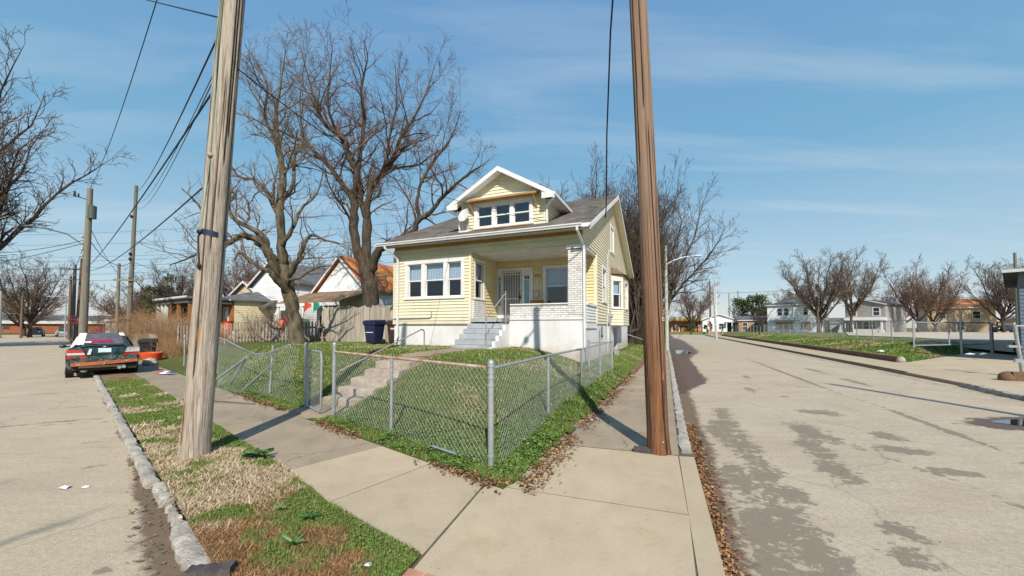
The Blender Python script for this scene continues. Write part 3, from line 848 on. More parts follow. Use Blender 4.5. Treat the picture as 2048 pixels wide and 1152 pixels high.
# ---- grass, weeds and litter: small blades scattered over the soil
rs = np.random.RandomState(11)
def blades(name, P, hdg, lean, ln, wd, col, mat, label, cat):
    n = len(P)
    dirn = np.stack([np.cos(hdg) * lean, np.sin(hdg) * lean, np.sqrt(np.clip(1 - lean ** 2, 0.01, 1))], 1)
    sid = np.stack([-np.sin(hdg), np.cos(hdg), np.zeros(n)], 1) * (wd / 2)[:, None]
    tw = rs.uniform(-0.6, 0.6, n)
    sid[:, 2] += tw * wd / 2
    V = np.empty((n, 3, 3))
    V[:, 0] = P - sid; V[:, 1] = P + sid; V[:, 2] = P + dirn * ln[:, None]
    T = np.arange(n * 3).reshape(-1, 3)
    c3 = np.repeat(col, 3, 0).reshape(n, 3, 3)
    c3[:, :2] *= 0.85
    o = np_mesh(name, V.reshape(-1, 3), T, mat, False, None, {'tint': c3.reshape(-1, 3)})
    return tag(o, label, cat, None, 'stuff')
def leaves_mesh(name, P, hdg, size, tilt, col, label, cat, aspect=0.6, curl=0.25):
    n = len(P)
    u = np.stack([np.cos(hdg) * np.cos(tilt), np.sin(hdg) * np.cos(tilt), np.sin(tilt)], 1)
    v = np.stack([-np.sin(hdg), np.cos(hdg), rs.uniform(-0.5, 0.5, n)], 1)
    w = np.stack([np.zeros(n), np.zeros(n), np.ones(n)], 1)
    s = size[:, None]
    V = np.empty((n, 5, 3))
    V[:, 0] = P - u * s * 0.5
    V[:, 1] = P + v * s * 0.5 * aspect + w * s * curl
    V[:, 2] = P + u * s * 0.5
    V[:, 3] = P - v * s * 0.5 * aspect + w * s * curl
    V[:, 4] = P + w * s * 0.04
    b = np.arange(n)[:, None] * 5
    T = np.concatenate([b + np.array([[0, 4, 1]]), b + np.array([[4, 2, 1]]), b + np.array([[0, 3, 4]]), b + np.array([[4, 3, 2]])])
    o = np_mesh(name, V.reshape(-1, 3), T, MAT['leaf'], False, None, {'tint': np.repeat(col, 5, 0)})
    return tag(o, label, cat, None, 'stuff')
def cmix(n, cols, wts, jit=0.25):
    c = np.array(cols)[rs.choice(len(cols), n, p=np.array(wts) / sum(wts))]
    return c * rs.uniform(1 - jit, 1 + jit, (n, 1))
GREEN = [(0.145, 0.235, 0.045), (0.10, 0.185, 0.038), (0.20, 0.265, 0.065), (0.055, 0.10, 0.024)]
STRAW = [(0.54, 0.43, 0.28), (0.44, 0.32, 0.19), (0.60, 0.50, 0.35), (0.27, 0.175, 0.095)]
BROWNLEAF = [(0.27, 0.145, 0.068), (0.19, 0.095, 0.048), (0.36, 0.225, 0.12), (0.12, 0.066, 0.04)]

# lawn blades
N = 350000
a = rs.rand(N) ** 1.5 * 16; b = rs.rand(N) ** 1.4 * 17.0
sb = rs.rand(N) < 0.10
a = np.where(sb, rs.rand(N) * 1.2, a); b = np.where(sb, 9 + rs.rand(N) * 20, b)
X = T0[0] + DT[0] * a + DR[0] * b; Y = T0[1] + DT[1] * a + DR[1] * b
lx, ly = hloc(X, Y)
d1 = (X - T0[0]) * NL[0] + (Y - T0[1]) * NL[1]; d2 = (X - TR[0]) * NR[0] + (Y - TR[1]) * NR[1]
thin = fbm(X, Y, 0.9, 21)
bare = fbm(X, Y, 1.7, 31)
ok = yard_keep(X, Y) & ~((np.abs(lx + 3.6) < 0.56) & (ly > -8.2) & (ly < 0)) & ~((lx < 0.05) & (lx > -8.05) & (ly > -0.02)) & (rs.rand(N) < 1.25 - 0.9 * sstep(bare, 0.52, 0.72))
X, Y, thin, d1, d2 = X[ok], Y[ok], thin[ok], d1[ok], d2[ok]
n = len(X); dist = np.hypot(X, Y)
col = cmix(n, GREEN + STRAW[:2] + [(0.16, 0.10, 0.05)], [6, 5, 4, 3, 0.9, 0.9, 1.2])
dry = sstep(thin, 0.54, 0.72)[:, None] * 0.5 * sstep(d1, 0.8, 2.0)[:, None]
pick = rs.rand(n, 1) < dry
col = np.where(pick, cmix(n, STRAW, [3, 3, 2, 2]), col)
P = np.stack([X, Y, yard_h(X, Y) - 0.004], 1)
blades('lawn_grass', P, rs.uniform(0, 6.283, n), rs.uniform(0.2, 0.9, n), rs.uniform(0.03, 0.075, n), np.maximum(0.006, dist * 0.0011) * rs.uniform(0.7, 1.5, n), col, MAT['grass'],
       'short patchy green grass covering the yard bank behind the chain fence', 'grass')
# leafy ground cover along the toe of the bank and the fence foot
N = 80000
side = rs.rand(N) < 0.5
t = rs.rand(N) ** 1.3 * 11; ac = np.abs(rs.normal(0.1, 0.75, N))
X = np.where(side, T0[0] + DT[0] * t + NL[0] * ac, TR[0] + DR[0] * t + NR[0] * ac)
Y = np.where(side, T0[1] + DT[1] * t + NL[1] * ac, TR[1] + DR[1] * t + NR[1] * ac)
lx, ly = hloc(X, Y)
ok = yard_keep(X, Y) & ~((np.abs(lx + 3.6) < 0.6) & (ly > -8.6) & (ly < -4)) & (fbm(X, Y, 1.6, 13) > 0.38 + 0.10 * sstep(ac, 0.4, 1.6)) & ((fbm(X, Y, 3.5, 15) > 0.40) | (ac > 0.3))
X, Y = X[ok], Y[ok]; n = len(X)
ac = ac[ok]
clump = (1 - 0.7 * sstep(ac, 0.25, 0.8)) * sstep(fbm(X, Y, 3.0, 14), 0.35, 0.75)
P = np.stack([X, Y, yard_h(X, Y) + rs.rand(n) * 0.10 * clump + 0.01], 1)
leaves_mesh('leafy_weeds', P, rs.uniform(0, 6.28, n), rs.uniform(0.018, 0.042, n), rs.uniform(-0.7, 0.7, n), cmix(n, [(0.105, 0.18, 0.036), (0.06, 0.115, 0.026), (0.155, 0.22, 0.055)], [3, 3, 2]),
            'low bright green leafy ground cover spreading along the foot of the chain fence', 'ground cover', 0.7, 0.1)
# brown leaves caught along the bank's toe and in the side gutter
N = 15000
t = rs.rand(N) ** 1.1
which = rs.rand(N)
ac = 0.02 + np.where(rs.rand(N) < 0.82, rs.normal(0, 0.06, N), -np.abs(rs.normal(0, 0.09, N)))
X = np.where(which < 0.32, T0[0] + DT[0] * t * 9 - NL[0] * 0 + NL[0] * ac, np.where(which < 0.62, TR[0] + DR[0] * t * 10 + NR[0] * (ac * 1.4 - 0.08), K0[0] + DK[0] * (t * 5.5 - 3.4) + DK[1] * np.abs(ac * 1.0 + 0.05)))
Y = np.where(which < 0.32, T0[1] + DT[1] * t * 9 + NL[1] * ac, np.where(which < 0.62, TR[1] + DR[1] * t * 10 + NR[1] * (ac * 1.4 - 0.08), K0[1] + DK[1] * (t * 5.5 - 3.4) - DK[0] * np.abs(ac * 1.0 + 0.05)))
gut = which >= 0.62
lx, ly = hloc(X, Y)
ok = ~((np.abs(lx + 3.6) < 0.5) & (ly > -8.4) & (ly < -6)) & (gut | ((which > 0.32) & (fbm(X, Y, 2.2, 3) > 0.33)) | (fbm(X, Y, 2.2, 3) > 0.43)) 
X, Y, gut = X[ok], Y[ok], gut[ok]; n = len(X)
Z = np.where(gut, -0.088 + rs.rand(n) * 0.03, np.maximum(yard_h(X, Y) * (yard_keep(X, Y)), 0.0) + 0.012 + rs.rand(n) * 0.025)
leaves_mesh('leaf_litter', np.stack([X, Y, Z], 1), rs.uniform(0, 6.28, n), 0.012 + 0.05 * rs.rand(n) ** 1.8, rs.uniform(-0.4, 0.4, n), cmix(n, BROWNLEAF, [3, 3, 2, 3]),
            'dry brown fallen leaves heaped along the bank foot and kerb gutter', 'fallen leaves')
# verge: matted straw and green patches
N = 150000
va_ = -2.0 + rs.rand(N) ** 1.7 * 15.5; vb_ = rs.rand(N)
X, Y = verge_pt(va_, vb_)
g = fbm(X, Y, 1.7, 41); br = fbm(X, Y, 1.1, 51)
fine = fbm(X, Y, 7.0, 71)
gsc = g + 0.30 * sstep(vb_, 0.60, 0.98) * (va_ < 5) + 0.34 * sstep(va_, 3.0, 4.6) * (1 - 0.9 * sstep(br, 0.45, 0.62)) - 0.10 + 0.13 * sstep(-va_, 0.1, 0.7) + 0.45 * (fine - 0.5)
greenm = rs.rand(N) < sstep(gsc, 0.41, 0.60)
brown = rs.rand(N) < sstep(0.75 - va_ + 1.2 * (br - 0.5) + 0.8 * (fine - 0.5), -0.45, 0.55)
n = N
col = np.where(greenm[:, None], cmix(n, [(0.15, 0.22, 0.045), (0.105, 0.18, 0.036), (0.21, 0.26, 0.07), (0.30, 0.24, 0.11)], [3, 3, 2, 0.9]), np.where(brown[:, None], cmix(n, [(0.30, 0.16, 0.07), (0.22, 0.11, 0.05), (0.40, 0.25, 0.13)], [3, 3, 1.5]), cmix(n, STRAW, [4, 2, 3, 1])))
lean = np.where(greenm, rs.uniform(0.2, 0.9, n), rs.uniform(0.75, 0.995, n))
ln = np.where(greenm, rs.uniform(0.015, 0.042, n), rs.uniform(0.03, 0.08, n))
keep = (rs.rand(n) < np.where(greenm, 1.0, 0.62)) & ~((~greenm) & (va_ > 4.3) & (rs.rand(n) < 0.55))
X, Y, col, lean, ln, va_ = X[keep], Y[keep], col[keep], lean[keep], ln[keep], va_[keep]; n = len(X)
dist = np.hypot(X, Y)
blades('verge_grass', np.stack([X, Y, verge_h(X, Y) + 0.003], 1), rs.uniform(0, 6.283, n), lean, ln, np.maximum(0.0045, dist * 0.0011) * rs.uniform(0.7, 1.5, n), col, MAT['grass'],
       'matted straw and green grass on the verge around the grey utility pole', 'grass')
N = 26000
va2 = -1.6 + rs.rand(N) ** 1.5 * 12; vb2 = rs.rand(N)
X2, Y2 = verge_pt(va2, vb2)
g2 = fbm(X2, Y2, 1.7, 41) + 0.30 * sstep(vb2, 0.60, 0.98) * (va2 < 5) + 0.34 * sstep(va2, 3.0, 4.6) * (1 - 0.9 * sstep(fbm(X2, Y2, 1.1, 51), 0.45, 0.62)) - 0.10 + 0.13 * sstep(-va2, 0.1, 0.7) + 0.45 * (fbm(X2, Y2, 7.0, 71) - 0.5)
ok2 = rs.rand(N) < sstep(g2, 0.50, 0.70)
X2, Y2 = X2[ok2], Y2[ok2]; n = len(X2)
leaves_mesh('verge_weeds', np.stack([X2, Y2, verge_h(X2, Y2) + 0.006 + rs.rand(n) * 0.03], 1), rs.uniform(0, 6.28, n), rs.uniform(0.010, 0.026, n), rs.uniform(-0.7, 0.7, n),
            cmix(n, [(0.115, 0.195, 0.038), (0.07, 0.13, 0.03), (0.17, 0.235, 0.06)], [3, 3, 2]), 'small-leaved green weeds spreading through the straw on the verge', 'weeds', 0.7, 0.1)
# a thin fringe of weeds and scraps in the front gutter
N = 900
kk = -0.6 + rs.rand(N) * 6; ac = rs.rand(N) ** 1.8 * 0.34 * np.clip(1.1 - kk / 5, 0.2, 1)
X = L0[0] + DL[0] * kk - NL[0] * ac; Y = L0[1] + DL[1] * kk - NL[1] * ac
leaves_mesh('gutter_litter', np.stack([X, Y, np.full(N, -0.062)], 1), rs.uniform(0, 6.28, N), 0.010 + 0.045 * rs.rand(N) ** 3, rs.uniform(-0.4, 0.4, N),
            cmix(N, BROWNLEAF + [(0.09, 0.15, 0.035), (0.14, 0.12, 0.10)], [2, 2, 1, 2, 1.5, 3]), 'scraps of leaf and grit lying in the front kerb gutter', 'litter')
# grass on the bank across the street
N = 70000
k_ = rs.rand(N) ** 1.4 * 45; m_ = 0.2 + rs.rand(N) ** 1.2 * 14
X = W0[0] + DW[0] * k_ + DM[0] * m_; Y = W0[1] + DW[1] * k_ + DM[1] * m_
n = N; dist = np.hypot(X, Y)
th = fbm(X, Y, 0.6, 61)
col = np.where((rs.rand(n) < sstep(th, 0.45, 0.65) * 0.6)[:, None], cmix(n, STRAW, [2, 3, 1, 3]), cmix(n, GREEN, [4, 3, 3, 2]))
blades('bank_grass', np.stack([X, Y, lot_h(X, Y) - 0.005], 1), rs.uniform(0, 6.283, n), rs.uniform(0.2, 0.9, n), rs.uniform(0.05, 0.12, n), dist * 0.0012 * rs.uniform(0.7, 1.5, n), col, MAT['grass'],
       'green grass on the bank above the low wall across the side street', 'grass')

# bricks set at the very corner
edge = empty('brick_edging', (0, 0, 0), 0, 'row of red paving bricks sunk in the grass at the pavement corner', 'bricks')
for j in range(9):
    p = np.array([-0.66, 2.66]) + np.array([0.9, -0.38]) / 0.977 * 0.215 * (j % 5 - 0.2) + np.array([-0.05, -0.115]) * (j // 5) * 1.0 + np.array([0.1, 0.0]) * (j // 5)
    b = MB().obox((p[0], p[1], -0.02), (0.921, -0.389, 0), (0.389, 0.921, 0), (0, 0, 1), 0.20, 0.098, 0.06).build('brick', MAT['red_brick'], edge)
    bm = b.modifiers.new('b', 'BEVEL'); bm.width = 0.008
o = rough_stone(None, (-2.12, 2.60), (-1.86, 2.66), 0.13, -0.05, 0.07, MAT['dark_stone'], 5, 'kerb_lump', amp=0.015)
tag(o, 'dark flat stone lying in the verge grass near the broken kerb end', 'stone')

# rosette weeds and tufts
leaf_me = None
def weed(loc, n, ln, seed, label, droop=0.5, mat=None):
    r = random.Random(seed)
    root = empty('weed_plant', loc, 0, label, 'plant', 'broad-leaved weeds on the verge')
    for j in range(n):
        az = 2 * math.pi * j / n + r.uniform(-0.25, 0.25); l = ln * r.uniform(0.65, 1.1); up = r.uniform(0.35, 1.0)
        vs = []; fs = []
        st = 6
        for i in range(st + 1):
            t = i / st
            w = 0.21 * l * math.sin(math.pi * min(0.97, 0.12 + 0.85 * t)) * (1 + 0.25 * (i % 2)) 
            rr = l * t; z = l * (up * 0.9 * t - droop * up * t * t * 1.1) + 0.01
            for sx in (-1, 0, 1):
                vs.append((rr * math.cos(az) - sx * w / 2 * math.sin(az), rr * math.sin(az) + sx * w / 2 * math.cos(az), z + (0.018 if sx else 0)))
        for i in range(st):
            for c in range(2):
                fs.append((i * 3 + c, i * 3 + c + 1, i * 3 + 4 + c, i * 3 + 3 + c))
        mb = MB(); mb.add(vs, fs); mb.build('leaf', mat or MAT['weed'], root, True)
    return root
MAT['weed'] = mk('weed_leaf', (0.075, 0.155, 0.04), (0.05, 0.11, 0.03), 8, 0.6, rnd=0.25)
MAT['weed_pale'] = mk('pale_weed_leaf', (0.15, 0.25, 0.09), (0.10, 0.19, 0.06), 8, 0.6, rnd=0.2)
weed((-3.20, 4.93, 0.03), 17, 0.20, 1, 'large dark green dandelion rosette at the pavement edge by the grey pole')
weed((-1.72, 3.35, 0.03), 9, 0.085, 2, 'small dandelion rosette halfway down the verge')
weed((-1.62, 2.95, 0.03), 6, 0.095, 3, 'pale upright weed in the brown leaves at the verge end', 0.2, MAT['weed_pale'])
weed((-2.05, 3.52, 0.03), 5, 0.07, 4, 'pale low weed in the straw at mid verge', 0.4, MAT['weed_pale'])
# scraps of rubbish
def scrap(loc, s, seed, label, mat):
    r = random.Random(seed); m = MB(); vs = []; n = 7
    for i in range(n):
        a = 2 * math.pi * i / n
        vs.append((s * r.uniform(0.5, 1) * math.cos(a), s * r.uniform(0.5, 1) * math.sin(a), r.uniform(0, 0.3) * s))
    vs.append((0, 0, 0.45 * s))
    m.add(vs, [(i, (i + 1) % n, n) for i in range(n)])
    o = m.build('paper_scrap', mat, None, False, loc); return tag(o, label, 'litter', 'scraps of litter')
scrap((-4.79, 4.24, -0.07), 0.07, 1, 'crushed pale scrap lying on the front street', MAT['white_paint'])
scrap((-4.60, 4.27, -0.07), 0.04, 2, 'small torn pale scrap beside the crushed one on the front street', MAT['white_paint'])
scrap((-0.98, 2.72, 0.03), 0.035, 3, 'white paper scrap in the grass beside the corner bricks', MAT['white_paint'])
scrap((1.40, 6.9, 0.03), 0.04, 4, 'white paper scrap in the brown leaves by the side pavement', MAT['white_paint'])
scrap((20.1, 21.3, 0.33), 0.22, 5, 'white bag lying on the grass bank across the street', MAT['white_paint'])
scrap((23.3, 19.9, 0.25), 0.25, 6, 'crumpled white bag below the open mesh gate', MAT['white_paint'])
scrap((24.3, 20.2, 0.25), 0.22, 7, 'flattened pale bag nearer the gate post', MAT['new_conc'])
scrap((12.2, 34.2, -0.06), 0.55, 8, 'flat pale debris in the damp gutter past the puddle', MAT['white_paint'])

# ================================================================== TUBES IN BULK (branches, wires)
def np_tubes(polys, sides):
    """polys: list of (points n x 3, radii n). Returns vertices and quads."""
    lens = np.array([len(p) for p, r in polys])
    P = np.concatenate([p for p, r in polys]); Rr = np.concatenate([r for p, r in polys])
    st = np.concatenate([[0], np.cumsum(lens)[:-1]]); en = st + lens - 1
    nxt = np.arange(len(P)) + 1; prv = np.arange(len(P)) - 1
    nxt[en] = en; prv[st] = st
    T = P[nxt] - P[prv]; T /= np.maximum(np.linalg.norm(T, axis=1, keepdims=True), 1e-9)
    ch = P[en] - P[st]
    ax = np.argmin(np.abs(ch), axis=1)
    ref = np.zeros((len(lens), 3)); ref[np.arange(len(lens)), ax] = 1
    ref = np.repeat(ref, lens, 0)
    X = ref - T * (ref * T).sum(1, keepdims=True); X /= np.maximum(np.linalg.norm(X, axis=1, keepdims=True), 1e-9)
    Y = np.cross(T, X)
    an = 2 * np.pi * np.arange(sides) / sides
    V = P[:, None] + (X[:, None] * np.cos(an)[None, :, None] + Y[:, None] * np.sin(an)[None, :, None]) * Rr[:, None, None]
    i = np.ones(len(P), bool); i[en] = False
    i = np.nonzero(i)[0]
    k = np.arange(sides); k2 = (k + 1) % sides
    Q = np.stack([i[:, None] * sides + k, i[:, None] * sides + k2, (i[:, None] + 1) * sides + k2, (i[:, None] + 1) * sides + k], -1)
    return V.reshape(-1, 3), Q.reshape(-1, 4)

# ================================================================== NEAR UTILITY POLES
def near_pole(base, top_z, lean, r0, r1, mat, seed, raws, root, knots=6):
    rr = np.random.RandomState(seed)
    nr, ns = 150, 96
    zz = np.linspace(-0.25, top_z, nr); th = np.arange(ns) * 2 * np.pi / ns
    TH, ZZ = np.meshgrid(th, zz)
    t = np.clip(ZZ / top_z, 0, 1)
    rad = r0 + (r1 - r0) * t
    rad = rad + 0.018 * np.clip(1 - ZZ / 0.35, 0, 1) ** 2 + 0.004 * np.sin(3 * TH + ZZ * 0.7) + 0.003 * np.sin(7 * TH + 1.3 * ZZ)
    groove = np.zeros_like(rad)
    for j in range(58):
        big = j < 22
        a0 = rr.uniform(0, 2 * np.pi); z0 = rr.uniform(-1, top_z * 0.9); L = rr.uniform(1.2, 5.5); w = rr.uniform(0.075, 0.13) if big else rr.uniform(0.03, 0.06); dp = rr.uniform(0.7, 1.0) if big else rr.uniform(0.3, 0.9)
        drift = rr.uniform(-0.05, 0.05); fr = rr.uniform(0.6, 2)
        c = a0 + drift * (ZZ - z0) + 0.03 * np.sin(ZZ * fr + j)
        d = np.abs((TH - c + np.pi) % (2 * np.pi) - np.pi)
        m = np.clip(1 - d / w, 0, 1) * np.clip((ZZ - z0) / 0.15, 0, 1) * np.clip((z0 + L - ZZ) / 0.3, 0, 1)
        groove = np.maximum(groove, m * dp)
    raw = np.zeros_like(rad)
    for (a0, z0, z1, w) in raws:
        d = np.abs((TH - a0 + np.pi) % (2 * np.pi) - np.pi) + 0.04 * np.sin(ZZ * 23)
        raw = np.maximum(raw, np.clip(1.4 - d / w, 0, 1) * np.clip((ZZ - z0) / 0.06, 0, 1) * np.clip((z1 - ZZ) / 0.12, 0, 1))
    rad = rad - 0.020 * groove - 0.016 * raw + rr.normal(0, 0.0012, ns)[None, :]
    X = base[0] + lean[0] * ZZ + rad * np.cos(TH); Y = base[1] + lean[1] * ZZ + rad * np.sin(TH)
    V = np.stack([X, Y, ZZ], -1).reshape(-1, 3)
    idx = np.arange(nr * ns).reshape(nr, ns)
    a = idx[:-1]; b = np.roll(idx, -1, 1)[:-1]; c = np.roll(idx, -1, 1)[1:]; d = idx[1:]
    Q = np.stack([a, b, c, d], -1).reshape(-1, 4)
    o = np_mesh('pole_shaft', V, Q, mat, True, root, {'groove': groove.reshape(-1), 'raw': raw.reshape(-1)}, 4)
    return o
PL = np.array([-4.08, 5.07]); PLl = (0.0565, 0.0)
PR = np.array([1.95, 5.23]); PRl = (-0.034, 0.0)
def on_pole(base, lean, z, ang, r):
    return (base[0] + lean[0] * z + r * math.cos(ang), base[1] + lean[1] * z + r * math.sin(ang), z)

pl = empty('utility_pole', (0, 0, 0), 0, 'weathered grey wooden utility pole with a black strap, standing in the grass verge', 'utility pole')
near_pole(PL, 11.0, PLl, 0.158, 0.115, MAT['pole_grey'], 4, [(R(-120), 0.15, 0.75, 0.22), (R(-78), 1.35, 1.75, 0.13), (R(-110), 1.5, 1.62, 0.2)], pl)
m = MB()
zs = 2.86
for zo, rr_ in ((0, 0.149),):
    pts = []
    for i in range(33):
        a = 2 * math.pi * i / 32
        pts.append((a, zs - 0.05 * math.cos(a - R(20)) * 0.6))
    for (a, z), (a2, z2) in zip(pts[:-1], pts[1:]):
        r_ = 0.149
        p = [on_pole(PL, PLl, z - 0.035, a, r_), on_pole(PL, PLl, z2 - 0.035, a2, r_), on_pole(PL, PLl, z2 + 0.035, a2, r_), on_pole(PL, PLl, z + 0.035, a, r_)]
        m.add(p, [(0, 1, 2, 3)])
st = m.build('strap', MAT['bin_navy'], pl, True)
m = MB(); m.tube([on_pole(PL, PLl, 2.88, R(-112), 0.155), on_pole(PL, PLl, 2.80, R(-115), 0.165), on_pole(PL, PLl, 2.62, R(-108), 0.16), on_pole(PL, PLl, 2.47, R(-98), 0.162)], 0.011, 5)
m.ball(on_pole(PL, PLl, 2.43, R(-96), 0.165), 0.022, 0.02, 0.045, 8, 5)
m.ball(on_pole(PL, PLl, 2.87, R(-110), 0.165), 0.035, 0.02, 0.03, 8, 5)
m.build('strap_tail', MAT['black_metal'], st, True)
m = MB(); m.tube([on_pole(PL, PLl, z, R(-100 + 9 * math.sin(z * 1.9)), 0.155 - 0.003 * z) for z in np.linspace(2.9, 6.2, 16)] + [on_pole(PL, PLl, z, R(-165), 0.16) for z in (6.6, 8.0, 10.5)], 0.007, 5)
MAT['verdigris'] = mk('verdigris_copper', (0.16, 0.27, 0.21), None, 6, 0.7)
m.build('ground_wire', MAT['verdigris'], pl, True)
m = MB(); m.ball(on_pole(PL, PLl, 3.86, R(-92), 0.155), 0.035, 0.03, 0.03, 8, 5); m.build('knot', MAT['rust'], pl, True)
pr = empty('utility_pole', (0, 0, 0), 0, 'reddish brown wooden utility pole rising from the side pavement beside the kerb', 'utility pole')
near_pole(PR, 9.6, PRl, 0.138, 0.098, MAT['pole_brown'], 9, [(R(-60), 0.9, 1.3, 0.05)], pr)
m = MB()
for i, (w, c) in enumerate(((0.016, 0), (0.034, 1))):
    pass
def plate(ang0, ang1, z0, z1, r_, base=PR, lean=PRl):
    q = MB(); n = 6
    for i in range(n):
        a, b = ang0 + (ang1 - ang0) * i / n, ang0 + (ang1 - ang0) * (i + 1) / n
        q.add([on_pole(base, lean, z0, a, r_), on_pole(base, lean, z0, b, r_), on_pole(base, lean, z1, b, r_), on_pole(base, lean, z1, a, r_)], [(0, 1, 2, 3)])
    return q
plate(R(-57), R(-45), 1.735, 1.785, 0.142).build('number_plate', MAT['white_paint'], pr)
MAT['pale_yellow'] = mk('pale_yellow_tag', (0.72, 0.66, 0.28), None, 4, 0.5)
plate(R(-41), R(-22), 1.735, 1.785, 0.142).build('number_plate', MAT['pale_yellow'], pr)
m = MB(); m.box(-0.006, 0.006, -0.002, 0.002, -0.014, 0.014); m.build('plate_mark', MAT['black_metal'], pr, False, on_pole(PR, PRl, 1.76, R(-51), 0.145), (0, 0, R(-51 + 90)))
m = MB(); m.ball(on_pole(PR, PRl, 0.17, R(-88), 0.147), 0.014, 0.012, 0.014, 8, 5); m.build('bolt', MAT['galv'], pr, True)
m = MB(); m.obox((PR[0] - 0.22, PR[1] - 0.0, 0.03), Vector((0.92, -0.39, 0.0)), Vector((0.39, 0.92, 0)), (0, 0, 1), 0.22, 0.10, 0.06); o = m.build('asphalt_lump', MAT['dark_stone']); tag(o, 'small dark asphalt lump wedged at the foot of the brown pole', 'stone')
# street lamp arm and drum high on the brown pole (seen as shadow on the house)
m = MB(); a0 = Vector(on_pole(PR, PRl, 8.95, 0, 0)); m.tube([a0, a0 + Vector((-0.22, -0.45, 0.12)), a0 + Vector((-0.48, -0.95, 0.2)), a0 + Vector((-0.6, -1.2, 0.2))], 0.028, 8)
m.ball(a0 + Vector((-0.30, -0.6, 0.14)), 0.10, 0.10, 0.13, 10, 6); m.ball(a0 + Vector((-0.64, -1.3, 0.18)), 0.10, 0.22, 0.07, 10, 6)
m.build('lamp_arm', MAT['galv'], pr, True)

# ================================================================== FAR POLES AND LAMPS
def simple_pole(loc, h, r0, r1, mat, label, lean=(0, 0), name='utility_pole', group='utility poles along the streets'):
    root = empty(name, loc, 0, label, 'utility pole' if name == 'utility_pole' else 'street lamp', group)
    m = MB(); m.tube([(lean[0] * t * h, lean[1] * t * h, -0.2 if t == 0 else t * h) for t in (0, 0.25, 0.5, 0.75, 1)], [r0 + (r1 - r0) * t for t in (0, 0.25, 0.5, 0.75, 1)], 12)
    m.build('pole_shaft', mat, root, True)
    return root
def crossarm(root, z, w, ang, mat, off=(0, 0), braces=True, ins=3):
    m = MB(); d = Vector((math.cos(ang), math.sin(ang), 0))
    c = Vector((off[0], off[1], z))
    m.bar(c - d * w / 2, c + d * w / 2, 0.10, 0.12)
    if braces:
        m.bar(c - d * w * 0.3, c - Vector((0, 0, 0.5)), 0.03, 0.03); m.bar(c + d * w * 0.3, c - Vector((0, 0, 0.5)), 0.03, 0.03)
    o = m.build('crossarm', mat, root)
    m = MB()
    for i in range(ins):
        m.tube([c + d * w * (0.46 - 0.92 * i / max(1, ins - 1)) + Vector((0, 0, 0.06)), c + d * w * (0.46 - 0.92 * i / max(1, ins - 1)) + Vector((0, 0, 0.22))], [0.05, 0.035], 6)
    m.build('insulators', MAT['conc_pole'], o)
    return o
MAT['transformer'] = mk('transformer_grey_green', (0.075, 0.10, 0.09), None, 3, 0.5)
A = simple_pole((-27.05, 24.6, 0), 10.5, 0.22, 0.14, MAT['pole_far'], 'grey green utility pole with a transformer can, just beyond the wrecked car', (0.012, 0))
m = MB(); m.tube([(0.42, -0.1, 8.55), (0.42, -0.1, 9.35)], 0.21, 12); m.tube([(0.42, -0.1, 9.35), (0.42, -0.1, 9.5)], [0.05, 0.03], 6); m.bar((0.1, 0, 8.9), (0.4, -0.1, 8.9), 0.06, 0.2)
m.build('transformer', MAT['transformer'], A, True)
m = MB(); m.tube([(0.1, 0, 6.7), (-1.0, -0.2, 7.55), (-2.2, -0.4, 7.85), (-2.75, -0.5, 7.9)], 0.04, 8); o = m.build('lamp_arm', MAT['transformer'], A, True)
m = MB(); m.ball((-3.05, -0.55, 7.93), 0.30, 0.16, 0.10, 12, 6); m.build('lamp_head', MAT['transformer'], o, True)
m = MB(); m.bar((-0.85, 0, 10.05), (0.15, 0, 9.75), 0.05, 0.05); m.tube([(-0.85, 0, 10.0), (-0.85, 0, 10.35)], [0.07, 0.05], 8); m.tube([(-0.6, 0, 9.95), (-0.6, 0, 10.2)], [0.05, 0.04], 8)
m.build('cutout_bracket', MAT['black_metal'], A, True)
m = MB()
for z in (6.2, 6.6, 7.0, 7.4): m.ball((-0.2, -0.05, z), 0.07, 0.07, 0.09, 8, 5)
m.build('insulators', MAT['conc_pole'], A, True)
B = simple_pole((-30.5, 31.0, 0.3), 12.75, 0.19, 0.11, MAT['pole_far'], 'tall slim grey pole with a short crossarm behind the tan bramble thicket', (0.022, 0))
crossarm(B, 5.1, 2.0, R(8), MAT['pole_far'], (0.1, -0.25), True)
m = MB()
for z in (6.8, 7.2, 10.2): m.ball((0.16, -0.2, z), 0.1, 0.09, 0.14, 8, 5)
m.build('insulators', MAT['black_metal'], B, True)
simple_pole((-32.2, 31.8, 0.3), 6.6, 0.13, 0.10, MAT['pole_far'], 'short plain grey post next to the tall slim pole by the thicket')
c1 = simple_pole((-48.4, 43.0, 0), 8.6, 0.2, 0.13, MAT['pole_far'], 'tan pole with a side bracket behind the red round-cornered sign')
crossarm(c1, 8.1, 1.8, R(20), MAT['pole_far'], (-0.5, -0.1), False)
c2 = simple_pole((-49.7, 44.6, 0), 9.6, 0.21, 0.14, MAT['pole_far_brown'], 'dark reddish brown pole close behind the tan pole with the bracket', (0.03, 0))
c3 = simple_pole((-63.0, 55.5, 0), 9.0, 0.2, 0.13, MAT['pole_far_brown'], 'distant brown pole with a double crossarm in front of the brown trees')
crossarm(c3, 8.5, 2.4, R(15), MAT['pole_far'], (0, -0.2), True)
simple_pole((-83.5, 63.5, 0), 7.6, 0.3, 0.22, MAT['conc_pole'], 'distant pale grey pole by the parked dark truck')
simple_pole((-80.5, 64, 0), 6.8, 0.18, 0.12, MAT['pole_far_brown'], 'thin dark pole just behind the distant pale pole')
d1_ = simple_pole((-71.0, 62, 0), 6.4, 0.10, 0.08, MAT['galv'], 'distant street lamp with a horizontal arm over the cross street', (0, 0), 'street_lamp', 'street lamps')
